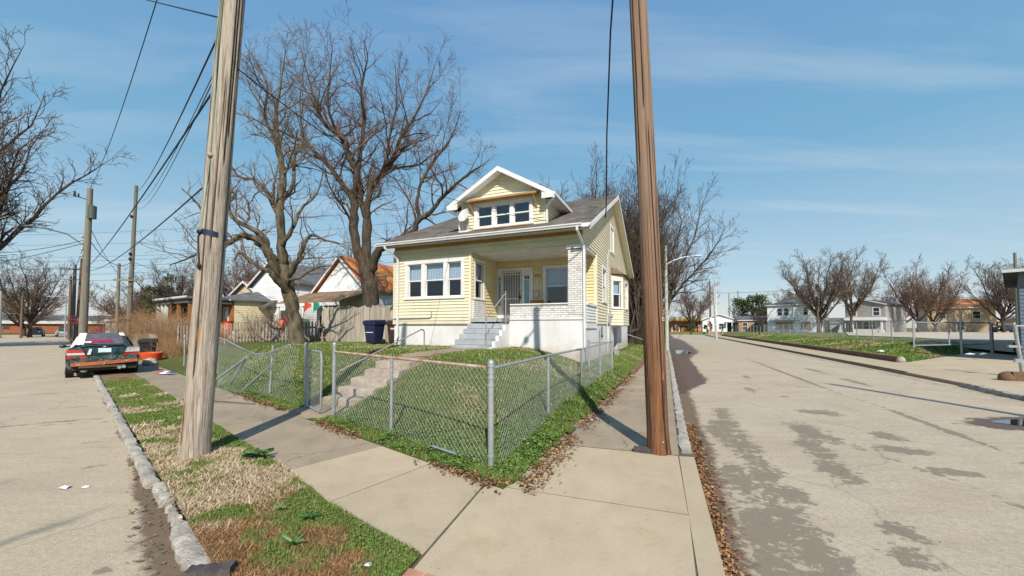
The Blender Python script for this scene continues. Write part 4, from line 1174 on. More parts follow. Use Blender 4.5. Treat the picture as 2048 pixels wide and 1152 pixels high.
m = MB(); m.tube([(0, 0, 6.2), (0.0, 0, 6.5), (-2.4, 0, 6.6)], 0.06, 6); m.ball((-2.7, 0, 6.58), 0.5, 0.2, 0.12, 8, 5); m.build('lamp_arm', MAT['galv'], d1_, True)
# side street: lamp pole and plain poles
lp = simple_pole((11.42, 28.8, -0.02), 7.75, 0.145, 0.10, MAT['conc_pole'], 'pale grey green lamp pole with a long curved arm over the side street', (-0.002, 0), 'street_lamp', 'street lamps')
m = MB(); m.tube([(0, 0, 6.3), (0.5, -0.05, 6.62), (1.2, -0.1, 6.86), (2.0, -0.15, 6.95)], 0.045, 8); o = m.build('lamp_arm', MAT['galv'], lp, True)
m = MB(); m.ball((2.3, -0.17, 6.95), 0.33, 0.15, 0.09, 12, 6); m.build('lamp_head', MAT['dish'], o, True)
simple_pole((29.3, 56.0, 0.0), 8.0, 0.17, 0.10, MAT['conc_pole'], 'grey pole at the far kerb beside the small grey stair', (-0.035, 0))
c4 = simple_pole((44.0, 86.5, 0.0), 12.0, 0.22, 0.15, MAT['pole_far_brown'], 'dark brown pole in front of the orange and yellow store')
m = MB(); m.box(-0.25, 0.25, -0.28, -0.22, 3.0, 3.9); m.build('notice', MAT['white_paint'], c4)
simple_pole((55.0, 105.0, 0.3), 14.0, 0.22, 0.16, MAT['dish'], 'tall white mast behind the grey cottage')
c5 = simple_pole((58.8, 75.0, 0.65), 9.4, 0.22, 0.15, MAT['pole_far_brown'], 'brown pole with a white transformer inside the wide bare tree')
m = MB(); m.tube([(-0.45, -0.2, 6.9), (-0.45, -0.2, 7.9)], 0.28, 10); m.build('transformer', MAT['white_paint'], c5, True)
c6 = simple_pole((64.2, 49.5, 0.6), 10.6, 0.2, 0.14, MAT['pole_far'], 'grey pole standing above the corner of the slate blue house')
for j, (x, y, h) in enumerate([(60, 118, 9), (68, 122, 12), (72, 124, 13)]):
    simple_pole((x, y, 0.4), h, 0.16, 0.12, MAT['pole_far'], ['thin far pole left of the two masts near the evergreen', 'slim far mast beside the evergreen', 'slimmest far mast next to the evergreen crown'][j].replace('left of', 'before'))
# pole outside the frame whose shadow crosses the side street
simple_pole((11.0, -3.9, 0.0), 13.2, 0.17, 0.11, MAT['pole_far_brown'], 'brown pole on the opposite street corner casting a long thin road shadow')

# ================================================================== WIRES
def wire(pts, r, label, sag=0.0, mat='cable', n=14, group='overhead wires'):
    a, b = Vector(pts[0]), Vector(pts[-1])
    if len(pts) == 2:
        q = [a.lerp(b, i / n) - Vector((0, 0, sag * 4 * (i / n) * (1 - i / n))) for i in range(n + 1)]
    else: q = [Vector(p) for p in pts]
    m = MB(); m.tube(q, r, 5)
    o = m.build('overhead_wire', MAT[mat], None, True)
    return tag(o, label, 'wire', group)
LPt = lambda z, dx=-0.12, dy=0.0: (PL[0] + PLl[0] * z + dx, PL[1] + dy, z)
At = lambda z, dx=0: (-27.05 + 0.012 * z + dx, 24.6, z)
Bt = lambda z, dx=0: (-30.5 + 0.022 * z + dx, 31.0, z + 0.3)
wire([LPt(5.78), (-9.8, 10.03, 10.35)], 0.012, 'thick black cable leaving the grey pole towards the top edge of the view')
wire([(-8.7, 9.3, 9.75), At(10.55)], 0.012, 'high thin wire dropping from the sky to the transformer pole top', 0.5)
wire([LPt(5.62), Bt(12.3)], 0.012, 'uppermost wire from the grey pole to the tall slim pole', 0.5)
wire([LPt(5.15), Bt(11.6)], 0.006, 'second thin wire from the grey pole to the tall slim pole', 0.8)
wire([LPt(5.05), Bt(11.2)], 0.007, 'third thin wire from the grey pole to the tall slim pole', 0.9)
wire([LPt(4.85), At(5.4)], 0.013, 'steep wire from the grey pole down to the transformer pole', 0.25)
wire([LPt(3.55), At(5.25)], 0.011, 'lowest wire from the strap level of the grey pole to the transformer pole', 0.35)
wire([At(7.4), Bt(6.6)], 0.02, 'loose cable looping between the transformer pole and the slim pole', 0.9)
wire([At(7.2, -0.2), (-38, 24.8, 6.6)], 0.018, 'cable running from the transformer pole out of view at lamp level', 0.5)
wire([At(7.0, -0.2), (-44, 24.0, 4.2)], 0.018, 'sagging cable running from the transformer pole lower out of view', 0.5)
wire([At(8.2), (-50, 50.0, 8.0)], 0.018, 'wire running down the front street past the transformer pole', 0.5)
wire([At(7.6), (-63.5, 55.5, 8.6)], 0.018, 'wire from the transformer pole to the distant double crossarm', 0.7)
for j, (z0, z1, y) in enumerate([(9.2, 9.6, 44), (8.5, 8.9, 44.5), (7.9, 8.2, 45), (15.5, 16.0, 52), (14.2, 14.6, 53), (12.6, 13.0, 54), (11.2, 11.6, 50)]):
    wire([(-80, y + 6, z0), (-12, y - 6, z1)], 0.016, ['lowest', 'second lowest', 'third lowest', 'topmost', 'second topmost', 'third topmost', 'middle'][j] + ' of the distant horizontal wires crossing behind the transformer pole', 0.9)
wire([Bt(6.6), (-18.2, 30.0, 3.9)], 0.016, 'service wire from the slim pole to the brown porch bungalow', 0.3)
wire([Bt(8.3), (-13.0, 28, 6.2)], 0.014, 'service wire from the slim pole across the bare trees to the red roof', 0.4)
wire([(PL[0] + PLl[0] * 5.1 + 0.13, PL[1], 5.1), (-2.2, 13.75, 6.25)], 0.009, 'thin service wire from the grey pole to the dormer gable', 0.35)
wire([(-2.2, 13.75, 6.25), (1.3, 13.1, 5.25)], 0.009, 'thin wire slanting across the dormer windows to the gutter', 0.1)
wire([(PR[0] + PRl[0] * 9.3, PR[1], 9.3), (2.15, 8.3, 8.1), (2.52, 10.2, 6.75), (3.0, 12.3, 5.5), (3.06, 12.66, 5.25)], 0.020, 'thick black service cable hanging from the brown pole to the roof corner')
wire([(58.8, 75, 9.2), (30, 86, 9.6)], 0.03, 'distant wire sloping down to the pole inside the wide bare tree', 0.6)
wire([(58.8, 75, 8.0), (95, 62, 7.4)], 0.03, 'distant wire running from the pole in the tree past the grey house', 0.8)
wire([(63, 49.5, 9.0), (110, 60, 9.5)], 0.025, 'wire from the pole above the slate blue house', 0.5)

# ================================================================== CHAIN LINK FENCES
def chain_mesh(parent, S, L, H, pitch, r, mat='galv_wire', n=7, name='chain_mesh'):
    polys = []
    for sgn in (1, -1):
        i0 = -int(H / pitch) - 1; i1 = int(L / pitch) + int(H / pitch) + 2
        for i in range(i0, i1):
            a0 = i * pitch
            h0, h1 = 0.0, H
            # a = a0 + sgn*h within [0, L]
            if sgn > 0: h0, h1 = max(0, -a0), min(H, L - a0)
            else: h0, h1 = max(0, a0 - L), min(H, a0)
            if h1 - h0 < 0.02: continue
            h = np.linspace(h0, h1, n)
            polys.append((np.array([S(a0 + sgn * x, x) for x in h]), np.full(n, r)))
    V, Q = np_tubes(polys, 3)
    o = np_mesh(name, V, Q, MAT[mat], False, parent, None, 4)
    o['kind'] = 'stuff'
    return o
F0 = np.array([-0.25, 4.66]); DF = np.array([-0.757, 0.653]); DG = np.array([0.3875, 0.922])
def post(parent, x, y, z0, z1, r, cap=True, mat='galv', lean=(0, 0), name='post'):
    m = MB(); m.tube([(x, y, z0), (x + lean[0], y + lean[1], z1)], r, 10)
    if cap:
        m.tube([(x + lean[0], y + lean[1], z1 - 0.03), (x + lean[0], y + lean[1], z1 + 0.02)], [r * 1.22, r * 1.2], 10)
        m.ball((x + lean[0], y + lean[1], z1 + 0.02), r * 1.15, r * 1.15, r * 1.1, 10, 5)
    o = m.build(name, MAT[mat], parent, True)
    return o
def fp(k): return F0 + DF * k
def gp_(k): return F0 + DG * k
ff = empty('chain_link_fence', (0, 0, 0), 0, 'front chain link fence panel with a rust streaked top rail between corner post and gate', 'fence')
cp = post(ff, *F0, -0.1, 1.21, 0.038)
m = MB()
for z in (1.04, 1.10, 0.60, 0.12, 0.95):
    m = MB(); m.tube([(F0[0], F0[1], z), (F0[0], F0[1], z + 0.025)], 0.045, 12); m.build('tension_band', MAT['galv'], cp, True)
post(ff, *fp(2.12), 0.0, 1.17, 0.024, False)
post(ff, *fp(4.05), -0.1, 1.32, 0.034)
a, b = fp(0.10), fp(4.02)
m = MB(); m.tube([(a[0], a[1], 1.17), (fp(1.2)[0], fp(1.2)[1], 1.178), (fp(2.2)[0], fp(2.2)[1], 1.185), (fp(3.2)[0], fp(3.2)[1], 1.192), (b[0], b[1], 1.2)], 0.021, 8); m.build('top_rail', MAT['rust'], ff, True)
bow = lambda a_, h: 0.05 * math.sin(a_ * 1.7) * math.sin(math.pi * min(1, max(0, h / 1.1)))
def S1(a_, h):
    p = fp(a_ + 0.05); w = bow(a_, h) + 0.12 * (1 - h / 1.1) ** 2
    zb = 0.06
    return (p[0] - 0.026 * 0.653 - w * 0.653 * 0.4, p[1] - 0.026 * 0.757 - w * 0.757 * 0.4, zb + h * 1.0 + 0.01 * math.sin(a_ * 3))
chain_mesh(ff, S1, 3.95, 1.11, 0.082, 0.0017)
m = MB(); m.tube([(fp(0.5)[0], fp(0.5)[1] - 0.12, 0.07), (fp(1.15)[0], fp(1.15)[1] - 0.13, 0.08)], 0.016, 6); m.build('fallen_bar', MAT['galv'], ff, True)
sf = empty('chain_link_fence', (0, 0, 0), 0, 'chain link fence running from the corner post along the side pavement to the house', 'fence')
for k in (2.25, 4.8, 7.2): post(sf, *gp_(k), 0.0, 1.15, 0.024, False)
post(sf, *gp_(9.45), 0.0, 1.22, 0.034)
m = MB(); q = [gp_(0.05), gp_(2.25), gp_(4.8), gp_(7.2), gp_(9.45)]
m.tube([(p[0], p[1], 1.16 + 0.012 * math.sin(i * 2)) for i, p in enumerate(q)], 0.021, 8); m.build('top_rail', MAT['galv'], sf, True)
def S2(a_, h):
    p = gp_(a_ + 0.04)
    w = 0.05 * math.sin(a_ * 1.3 + 1) * math.sin(math.pi * min(1, h / 1.1)) + 0.14 * (1 - h / 1.1) ** 2
    return (p[0] + (0.026 + w * 0.5) * 0.922, p[1] - (0.026 + w * 0.5) * 0.3875, 0.05 + h)
chain_mesh(sf, S2, 9.3, 1.10, 0.082, 0.0017)
hp = (2.50, 12.72); e = gp_(9.45)
post(sf, *hp, 0.1, 1.22, 0.04)
post(sf, (hp[0] + e[0]) / 2, (hp[1] + e[1]) / 2, 0.1, 1.16, 0.022, False)
m = MB(); m.tube([(e[0], e[1], 1.16), (hp[0], hp[1], 1.15)], 0.02, 8); m.build('return_rail', MAT['galv'], sf, True)
Lr = math.hypot(hp[0] - e[0], hp[1] - e[1])
chain_mesh(sf, lambda a_, h: (e[0] + (hp[0] - e[0]) * a_ / Lr, e[1] + (hp[1] - e[1]) * a_ / Lr, 0.14 + h), Lr, 1.0, 0.09, 0.0019)
# gate, ajar
gt = empty('garden_gate', (*fp(4.12), 0), 0, 'narrow chain link gate with a round-cornered pipe frame standing slightly ajar', 'gate')
gl_post = post(ff, *fp(5.32), -0.1, 1.29, 0.036)
gh = fp(5.28) - fp(4.12); ga = math.atan2(gh[1], gh[0]) + R(-8)
hinge = fp(5.27) - fp(4.12)
gd = np.array([math.cos(ga + math.pi), math.sin(ga + math.pi)])
gw = 1.02
def gpt(a_, z): return (hinge[0] + gd[0] * a_, hinge[1] + gd[1] * a_, z)
fr = [gpt(0.06, 0.08)] + [gpt(0.06, 1.08), gpt(0.08, 1.15), gpt(0.14, 1.19), gpt(gw - 0.08, 1.19), gpt(gw - 0.02, 1.15), gpt(gw, 1.08), gpt(gw, 0.16), gpt(gw - 0.02, 0.09), gpt(gw - 0.08, 0.06), gpt(0.12, 0.06), gpt(0.06, 0.08)]
m = MB(); m.tube(fr, 0.019, 8); m.build('gate_frame', MAT['galv'], gt, True)
chain_mesh(gt, lambda a_, h: gpt(0.07 + a_, 0.07 + h), gw - 0.09, 1.10, 0.082, 0.0017)
m = MB(); m.bar(gpt(-0.03, 0.95), gpt(0.08, 0.95), 0.05, 0.06); m.bar(gpt(-0.03, 0.25), gpt(0.08, 0.25), 0.05, 0.06); m.build('hinge', MAT['galv'], gt)
# damaged stretch
df = empty('damaged_fence', (0, 0, 0), 0, 'collapsed chain link fence with a bent top rail and fallen posts past the gate', 'fence')
G0 = np.array([-4.27, 8.11])
def dp(k): return G0 + DF * k
rail = [(0.9, 1.27), (1.4, 1.17), (2.0, 1.06), (2.7, 0.985), (3.1, 0.96), (3.5, 0.985), (4.2, 1.05), (5.07, 1.15), (6.0, 1.26), (7.0, 1.34), (8.2, 1.36)]
m = MB(); m.tube([(*dp(k), z) for k, z in rail], 0.021, 8); m.build('bent_rail', MAT['galv'], df, True)
post(df, *dp(2.1), 0.0, 1.22, 0.024, False, lean=(0.05, 0.02))
post(df, *dp(7.2), 0.1, 1.32, 0.024, False, lean=(0.02, 0.0))
post(df, *dp(12.0), 0.1, 1.3, 0.03)
for k, kk, o1, o2, z1 in [(3.55, 4.55, -0.1, -0.2, 0.88), (3.4, 4.75, -0.15, -0.65, 0.86)]:
    a_, b_ = dp(k) + NL * o1, dp(kk) + NL * o2
    m = MB(); m.tube([(b_[0], b_[1], 0.08), (a_[0], a_[1], z1)], 0.03, 8); m.build('fallen_post', MAT['galv'], df, True)
m = MB(); a_, b_ = dp(1.9), dp(2.9); m.tube([(a_[0], a_[1], 0.8), (b_[0] - 0.2, b_[1] - 0.3, 0.1)], 0.02, 6); m.build('fallen_post', MAT['galv'], df, True)
def railz(k):
    ks = [r[0] for r in rail]; zs_ = [r[1] for r in rail]
    return float(np.interp(k, ks, zs_, left=1.24))
def S3(a_, h):
    k = a_ + 0.1; t = h / 1.1
    zt = railz(k); p = dp(k + 0.25 * math.sin(k * 1.3) * (1 - t))
    out = 0.55 * math.exp(-((k - 4.0) / 1.3) ** 2) * (1 - t) + 0.12 * math.sin(k * 2.1 + 3 * t) * (1 - abs(2 * t - 1)) + 0.08
    zb = 0.06 + 0.22 * math.exp(-((k - 6.6) / 0.8) ** 2)
    return (p[0] - NL[0] * out, p[1] - NL[1] * out, zb + (zt - zb) * (t ** (1 + 0.6 * math.exp(-((k - 3.4) / 1.2) ** 2))))
chain_mesh(df, S3, 8.4, 1.1, 0.135, 0.0021, n=12)
m = MB(); m.tube([(*(dp(4.9) - NL * 0.6), 0.05), (*(dp(4.4) - NL * 0.75), 0.03), (*(dp(3.9) - NL * 0.68), 0.03)], 0.012, 5); m.build('loose_wire', MAT['handrail'], df, True)
# sticks and a lath on the pavement by the damaged fence
def stick(a, b, r, label):
    m = MB(); m.tube([a, ((a[0] + b[0]) / 2, (a[1] + b[1]) / 2 + 0.03, a[2] + 0.01), b], [r, r * 0.8, r * 0.5], 5)
    o = m.build('stick', MAT['twig_pale'], None, True); tag(o, label, 'stick')
stick((-7.5, 8.95, 0.02), (-5.45, 8.35, 0.03), 0.018, 'long pale lath lying across the pavement before the collapsed fence')
stick((-6.9, 8.6, 0.02), (-6.2, 8.65, 0.02), 0.010, 'short twig on the pavement beside the pale lath')
# far fence along the field
fq = empty('field_fence', (0, 0, 0), 0, 'long chain link fence with pipe posts along the field across the side street', 'fence')
fx = lambda y: 16.4 + 0.39 * y
ys = np.arange(25.6, 92, 2.55)
for j, y in enumerate(ys):
    z = float(lot_h(np.array([fx(y)]), np.array([y]))[0])
    post(fq, fx(y), y, z - 0.2, z + 1.5, 0.034, False, lean=(random.uniform(-0.06, 0.03), 0))
m = MB(); m.tube([(fx(y), y, 2.12 + 0.01 * math.sin(y)) for y in ys], 0.026, 6); m.build('top_rail', MAT['galv'], fq, True)
Lq = (ys[-1] - 25.6) / 0.932
chain_mesh(fq, lambda a_, h: (fx(25.6 + a_ * 0.932), 25.6 + a_ * 0.932, 0.66 + h), 42, 1.42, 0.16, 0.0030, n=2)
# wide mesh gate swung open, with its posts
wg = empty('mesh_gate', (0, 0, 0), 0, 'wide two-bay chain link driveway gate standing open on the grass', 'gate')
ga_, gb_ = np.array([21.9, 21.3]), np.array([28.6, 23.35])
gdir = (gb_ - ga_) / np.linalg.norm(gb_ - ga_); gL = float(np.linalg.norm(gb_ - ga_))
zg = 0.55
m = MB()
for a_, b_ in [((0, 0.12), (gL, 0.12)), ((0, 1.38), (gL, 1.38)), ((0, 0), (0, 1.42)), ((gL * 0.44, 0.12), (gL * 0.44, 1.38)), ((gL, 0.12), (gL, 1.40))]:
    p, q = ga_ + gdir * a_[0], ga_ + gdir * b_[0]
    m.tube([(p[0], p[1], zg + a_[1]), (q[0], q[1], zg + b_[1])], 0.035, 8)
m.build('gate_frame', MAT['galv'], wg, True)
chain_mesh(wg, lambda a_, h: (*(ga_ + gdir * (0.02 + a_)), zg + 0.13 + h), gL - 0.04, 1.24, 0.13, 0.0021, n=2)
p = ga_ + gdir * gL * 0.52; post(wg, p[0] + 0.1, p[1] - 0.2, 0.1, zg + 1.75, 0.055)
p = ga_ + gdir * gL * 0.97; post(wg, p[0] - 0.1, p[1] - 0.25, 0.1, zg + 1.35, 0.075, False)
rp = empty('gate_post', (0, 0, 0), 0, 'leaning galvanised gate post with a bracket beside the driveway, near the slate blue house', 'gate post')
m = MB(); m.tube([(17.28, 13.25, 0.0), (17.0, 13.2, 1.75)], 0.05, 10); m.build('post', MAT['galv'], rp, True)
m = MB(); m.tube([(17.36, 13.35, 0.0), (17.12, 13.3, 1.7)], 0.03, 8); m.tube([(17.12, 13.3, 1.7), (18.6, 13.2, 1.7)], 0.03, 8); m.build('gate_frame', MAT['galv'], rp, True)
m = MB(); m.bar((16.75, 13.2, 1.02), (17.2, 13.22, 1.0), 0.05, 0.08); m.bar((16.95, 13.2, 0.55), (17.3, 13.22, 0.5), 0.05, 0.12); m.build('latch', MAT['galv'], rp)
# rail on the slope behind the house
rl = empty('sloping_fence', (0, 0, 0), 0, 'bent chain link fence rail leaning on the grass slope behind the house', 'fence')
m = MB(); m.tube([(6.9, 23.6, 1.25), (7.6, 22.6, 0.95), (8.1, 21.6, 0.75), (8.1, 20.4, 0.3)], 0.03, 6); m.build('top_rail', MAT['galv'], rl, True)
m = MB(); m.tube([(7.6, 22.4, 0.2), (7.8, 22.4, 0.95)], 0.025, 6); m.build('post', MAT['galv'], rl, True)
# brown timber edging along the side pavement beyond the bank
eb = empty('timber_edging', (0, 0, 0), 0, 'low brown edging board holding the lawn beside the side pavement', 'edging')
for k in range(7):
    a_, b_ = TR + DR * (10.6 + k * 2.0) + np.array([0.06, 0]), TR + DR * (12.55 + k * 2.0) + np.array([0.06, 0])
    rough_stone(eb, a_, b_, 0.12, -0.1, 0.13, MAT['low_wall'], 300 + k, 'edging_board', amp=0.012, n=4)

# ================================================================== THE YELLOW HOUSE
# local axes: x along the front (0 at the porch corner, negative towards the other end), y back from the front wall, z up from the pavement
H = empty('yellow_house', (HC[0], HC[1], 0), HA, 'pale yellow clapboard bungalow with a brick porch, grey steps and a gabled dormer', 'house')
VX, VY, VZ = Vector((1, 0, 0)), Vector((0, 1, 0)), Vector((0, 0, 1))
def wall_boxes(name, parent, O, A, N, a0, a1, z0, z1, ops, th, mat):
    O, A, N = Vector(O), Vector(A), Vector(N)
    xs = sorted({a0, a1, *[min(max(v, a0), a1) for o in ops for v in o[:2]]}); zs = sorted({z0, z1, *[min(max(v, z0), z1) for o in ops for v in o[2:]]})
    m = MB()
    for i in range(len(xs) - 1):
        # merge vertical runs
        run = None
        for j in range(len(zs) - 1):
            cx, cz = (xs[i] + xs[i + 1]) / 2, (zs[j] + zs[j + 1]) / 2
            solid = not any(o[0] < cx < o[1] and o[2] < cz < o[3] for o in ops)
            if solid: run = (run[0], zs[j + 1]) if run else (zs[j], zs[j + 1])
            if (not solid or j == len(zs) - 2) and run:
                m.obox(O + A * cx + VZ * (run[0] + run[1]) / 2 - N * th / 2, A, N, VZ, xs[i + 1] - xs[i], th, run[1] - run[0]); run = None
    return m.build(name, mat, parent)
def siding_rows(parent, O, A, N, z0, z1, lo, hi, ops, e=0.13, mat='siding', pr_=0.034):
    O, A, N = Vector(O), Vector(A), Vector(N)
    z = z0
    while z < z1 - 0.02:
        zt = min(z + e, z1); zc = (z + zt) / 2
        l0, h0, l1, h1 = lo(z), hi(z), lo(zt), hi(zt)
        cuts = sorted([(o[0], o[1]) for o in ops if o[2] < zc < o[3]])
        spans = []; cur = (l0, l1)
        for c0, c1 in cuts:
            if c0 > max(cur) + 0.03: spans.append((cur[0], cur[1], c0, c0))
            cur = (c1, c1)
        if min(h0, h1) > max(cur) + 0.03 or (h0 > cur[0] + 0.03): spans.append((cur[0], cur[1], h0, h1))
        for s0, s1, t0, t1 in spans:
            zt2 = zt + 0.004
            if t1 < s1: s1 = t1 = (s1 + t1) / 2
            p = [O + A * s0 + VZ * z, O + A * t0 + VZ * z, O + A * t0 + VZ * z + N * pr_, O + A * s0 + VZ * z + N * pr_,
                 O + A * s1 + VZ * zt2, O + A * t1 + VZ * zt2, O + A * t1 + VZ * zt2 + N * 0.003, O + A * s1 + VZ * zt2 + N * 0.003]
            m = MB(); m.hexa(p)
            me_o = m.build('siding_board', MAT[mat], parent)
            # right-handed or not, make the faces look outward
            me_o.data.update()
        z = zt
def curtain(parent, O, A, N, a0, a1, z0, z1, depth, mat='lace', waves=7, scallop=0.0):
    O, A, N = Vector(O), Vector(A), Vector(N)
    n = waves * 6; m = MB(); vs = []; fs = []
    for i in range(n + 1):
        t = i / n
        for z in (z0 + scallop * abs(math.sin(t * math.pi * 4)), z1):
            vs.append(O + A * (a0 + (a1 - a0) * t) + VZ * z - N * (depth + 0.014 * math.sin(t * waves * 2 * math.pi)))
    for i in range(n): fs.append((2 * i, 2 * i + 2, 2 * i + 3, 2 * i + 1))
    m.add(vs, fs); return m.build('curtain', MAT[mat], parent, True)
def window(parent, O, A, N, a0, a1, z0, z1, trim=0.10, up='glass', low='screen_glass', cur=True, sill=True, shade=None, head=0.0, name='window', split=0.5):
    """a0..z1 is the opening; trim boards stand proud round it"""
    O, A, N = Vector(O), Vector(A), Vector(N)
    m = MB()
    def fb(u0, u1, w0, w1, d0, d1, mm): mm.obox(O + A * (u0 + u1) / 2 + VZ * (w0 + w1) / 2 + N * (d0 + d1) / 2, A, N, VZ, u1 - u0, d1 - d0, w1 - w0)
    if trim:
        fb(a0 - trim, a0, z0, z1, -0.08, 0.040, m); fb(a1, a1 + trim, z0, z1, -0.08, 0.040, m)
        fb(a0 - trim - 0.02, a1 + trim + 0.02, z1, z1 + trim + head, -0.08, 0.046, m)
        fb(a0 - trim - 0.03, a1 + trim + 0.03, z0 - (0.07 if sill else trim), z0, -0.08, 0.075 if sill else 0.04, m)
    else:
        fb(a0, a0 + 0.02, z0, z1, -0.08, 0.01, m); fb(a1 - 0.02, a1, z0, z1, -0.08, 0.01, m)
    w = m.build(name, MAT['white_trim'], parent)
    zm = z0 + (z1 - z0) * split; s = 0.045
    for zz0, zz1, d, g in ((zm - 0.02, z1, -0.03, up), (z0, zm + 0.02, -0.065, low)):
        m = MB()
        fb(a0 + 0.004, a0 + s, zz0, zz1, d - 0.035, d, m); fb(a1 - s, a1 - 0.004, zz0, zz1, d - 0.035, d, m)
        fb(a0 + s, a1 - s, zz0, zz0 + s, d - 0.035, d, m); fb(a0 + s, a1 - s, zz1 - s, zz1, d - 0.035, d, m)
        sh = m.build('sash', MAT['white_trim'], w)
        m = MB(); fb(a0 + s, a1 - s, zz0 + s, zz1 - s, d - 0.022, d - 0.016, m); m.build('pane', MAT[g], w)
    if cur: curtain(w, O, A, N, a0, a1, z0 + (z1 - z0) * (cur if isinstance(cur, float) else 0.05), z1 - 0.02, 0.16, scallop=0.06 if isinstance(cur, float) else 0.0)
    if shade:
        m = MB(); fb(a0, a1, z0 + (z1 - z0) * shade, z1, -0.16, -0.155, m); m.build('blind', MAT['white_trim'], w)
    return w

W, D = 8.0, 13.0
XB = -4.30            # corner of the enclosed room
PD = 2.34             # porch depth
ZF, ZE = 2.0, 4.98    # porch floor, soffit
SL = 0.444
roofz = lambda y: 5.06 + SL * (y + 0.55) if y <= 6.5 else 5.06 + SL * (7.05 - (y - 6.5))
NF = Vector((0, -1, 0)); NS = Vector((1, 0, 0))
# --- foundation
m = MB()
m.box(-W + 0.03, XB - 0.0, 0.03, 0.35, 0.2, 1.80)                     # enclosed room
m.box(-2.72, -0.01, 0.0, 0.30, -0.1, 1.90)                            # porch wall
m.box(-0.30, -0.01, 0.30, 5.2, -0.3, 1.80); m.box(-0.30, -0.01, 5.2, 6.95, -0.3, 1.80)
m.box(-0.30, -0.01, 8.15, D, -0.3, 1.80); m.box(-0.30, -0.01, 6.95, 8.15, 1.62, 1.80)
m.box(-W + 0.03, -W + 0.3, 0.35, D, -0.3, 1.80); m.box(-W + 0.3, -0.3, D - 0.3, D, -0.3, 1.80)
m.box(-3.1, -2.72, 0.02, 0.3, 0.2, 1.84); m.box(XB, -4.2, 0.02, 0.3, 0.2, 1.84)
fnd = m.build('foundation', MAT['stucco'], H)
m = MB(); m.box(-2.74, 0.012, -0.015, 0.31, 1.905, 1.925); m.build('ledge', MAT['mortar'], fnd)
m = MB(); m.box(-0.25, -0.12, 6.95, 8.15, -0.2, 1.62); bd = m.build('basement_door', MAT['step_paint'], H)
m = MB(); m.box(-2.72, -0.005, 0.0, 0.24, 1.93, 2.02); m.build('water_table', MAT['stucco'], fnd)
# --- porch floor and steps
m = MB(); m.box(XB, -2.72, -0.08, PD, 1.86, 2.0); m.box(-2.72, -0.02, 0.26, PD, 1.86, 2.0); m.box(-3.0, -2.72, -0.08, 0.0, 1.86, 2.0)
m.build('porch_floor', MAT['step_paint'], H)
stp = empty('porch_steps', (0, 0, 0)); stp.parent = H
nst = 5; rise = 0.186; run = 0.29
for i in range(nst):
    zt = 2.0 - rise * (i + 1) - 0.02
    y1 = -0.08 - run * i; y0 = -0.08 - run * (i + 1)
    m = MB(); m.box(XB + 0.03, -2.86, y0 - 0.02, y1 - 0.002, zt - rise * 0.99, zt)
    o = m.build('step', MAT['step_paint'], stp); b = o.modifiers.new('b', 'BEVEL'); b.width = 0.012
m = MB()
for i in range(nst):
    zt = 2.0 - rise * (i + 1) - 0.06
    y0 = -0.08 - run * (i + 1) + 0.02
    m.box(-2.855, -2.73, y0, y0 + run - 0.002, 0.3, zt - 0.005 * i)
    m.box(XB + 0.05, -2.865, y0 + 0.05, y0 + run, 0.3, zt - rise - 0.01)
m.build('step_wall', MAT['stucco'], stp)
# --- brick parapet and pier
def bricks(parent, x0, x1, y, z0, z1, along='x', n0=0):
    """running bond of painted bricks; y is the face plane"""
    bh, bl, j = 0.060, 0.198, 0.015
    rows = int((z1 - z0) / (bh + j)); r = random.Random(n0)
    for k in range(rows):
        z = z0 + k * (bh + j)
        x = x0 - (0.5 * (bl + j) if k % 2 else 0)
        while x < x1 - 0.02:
            a, b = max(x, x0), min(x + bl, x1)
            if b - a > 0.03:
                pr_ = r.uniform(0.0, 0.006)
                m = MB()
                if along == 'x': m.box(a, b, y - pr_, y + 0.05, z, z + bh)
                else: m.box(y - 0.05, y + pr_, a, b, z, z + bh)
                m.build('brick', MAT['painted_brick'], parent)
            x += bl + j
m = MB(); m.box(-2.70, -0.53, 0.02, 0.22, 2.02, 2.47); par = m.build('porch_parapet', MAT['mortar'], H)
bricks(par, -2.71, -0.535, 0.008, 2.025, 2.46, 'x', 1)
m = MB(); m.box(-2.715, -0.53, -0.006, 0.23, 2.465, 2.505); m.build('coping', MAT['painted_brick'], par)
m = MB(); m.box(-0.515, -0.012, 0.015, 0.5, 2.02, 4.36); pier = m.build('brick_pier', MAT['mortar'], H)
bricks(pier, -0.525, -0.004, 0.004, 2.025, 4.36, 'x', 2)
m = MB()
for k in range(31):
    z = 2.025 + k * 0.075
    for s in range(3):
        a = 0.006 + s * 0.17 - (0.085 if k % 2 else 0)
        m.box(-0.05, -0.001, max(a, 0.006), min(a + 0.16, 0.5), z, z + 0.064)
o = m.build('side_bricks', MAT['painted_brick'], pier); o['kind'] = 'stuff'
m = MB(); m.box(-0.57, 0.03, -0.04, 0.54, 4.37, 4.50); m.build('pier_cap', MAT['white_trim'], pier)
# side parapet of the porch
m = MB(); m.box(-0.16, -0.02, 0.52, PD, 1.8, 2.44); spar = m.build('side_parapet', MAT['white_trim'], H)
siding_rows(spar, (-0.012, 0, 0), VY, NS, 1.86, 2.44, lambda z: 0.53, lambda z: PD - 0.02, [], 0.11, 'white_trim')
m = MB(); m.box(-0.2, 0.04, 0.5, PD - 0.01, 2.445, 2.53); m.build('coping', MAT['white_trim'], spar)
m = MB(); m.box(-0.25, 0.03, 0.31, PD, 1.62, 1.80); m.build('side_ledge', MAT['stucco'], fnd)
# --- front room wall
ops = [(-7.42, -6.62, 2.86, 4.27), (-6.44, -5.66, 2.86, 4.27), (-5.48, -4.96, 2.86, 4.27)]
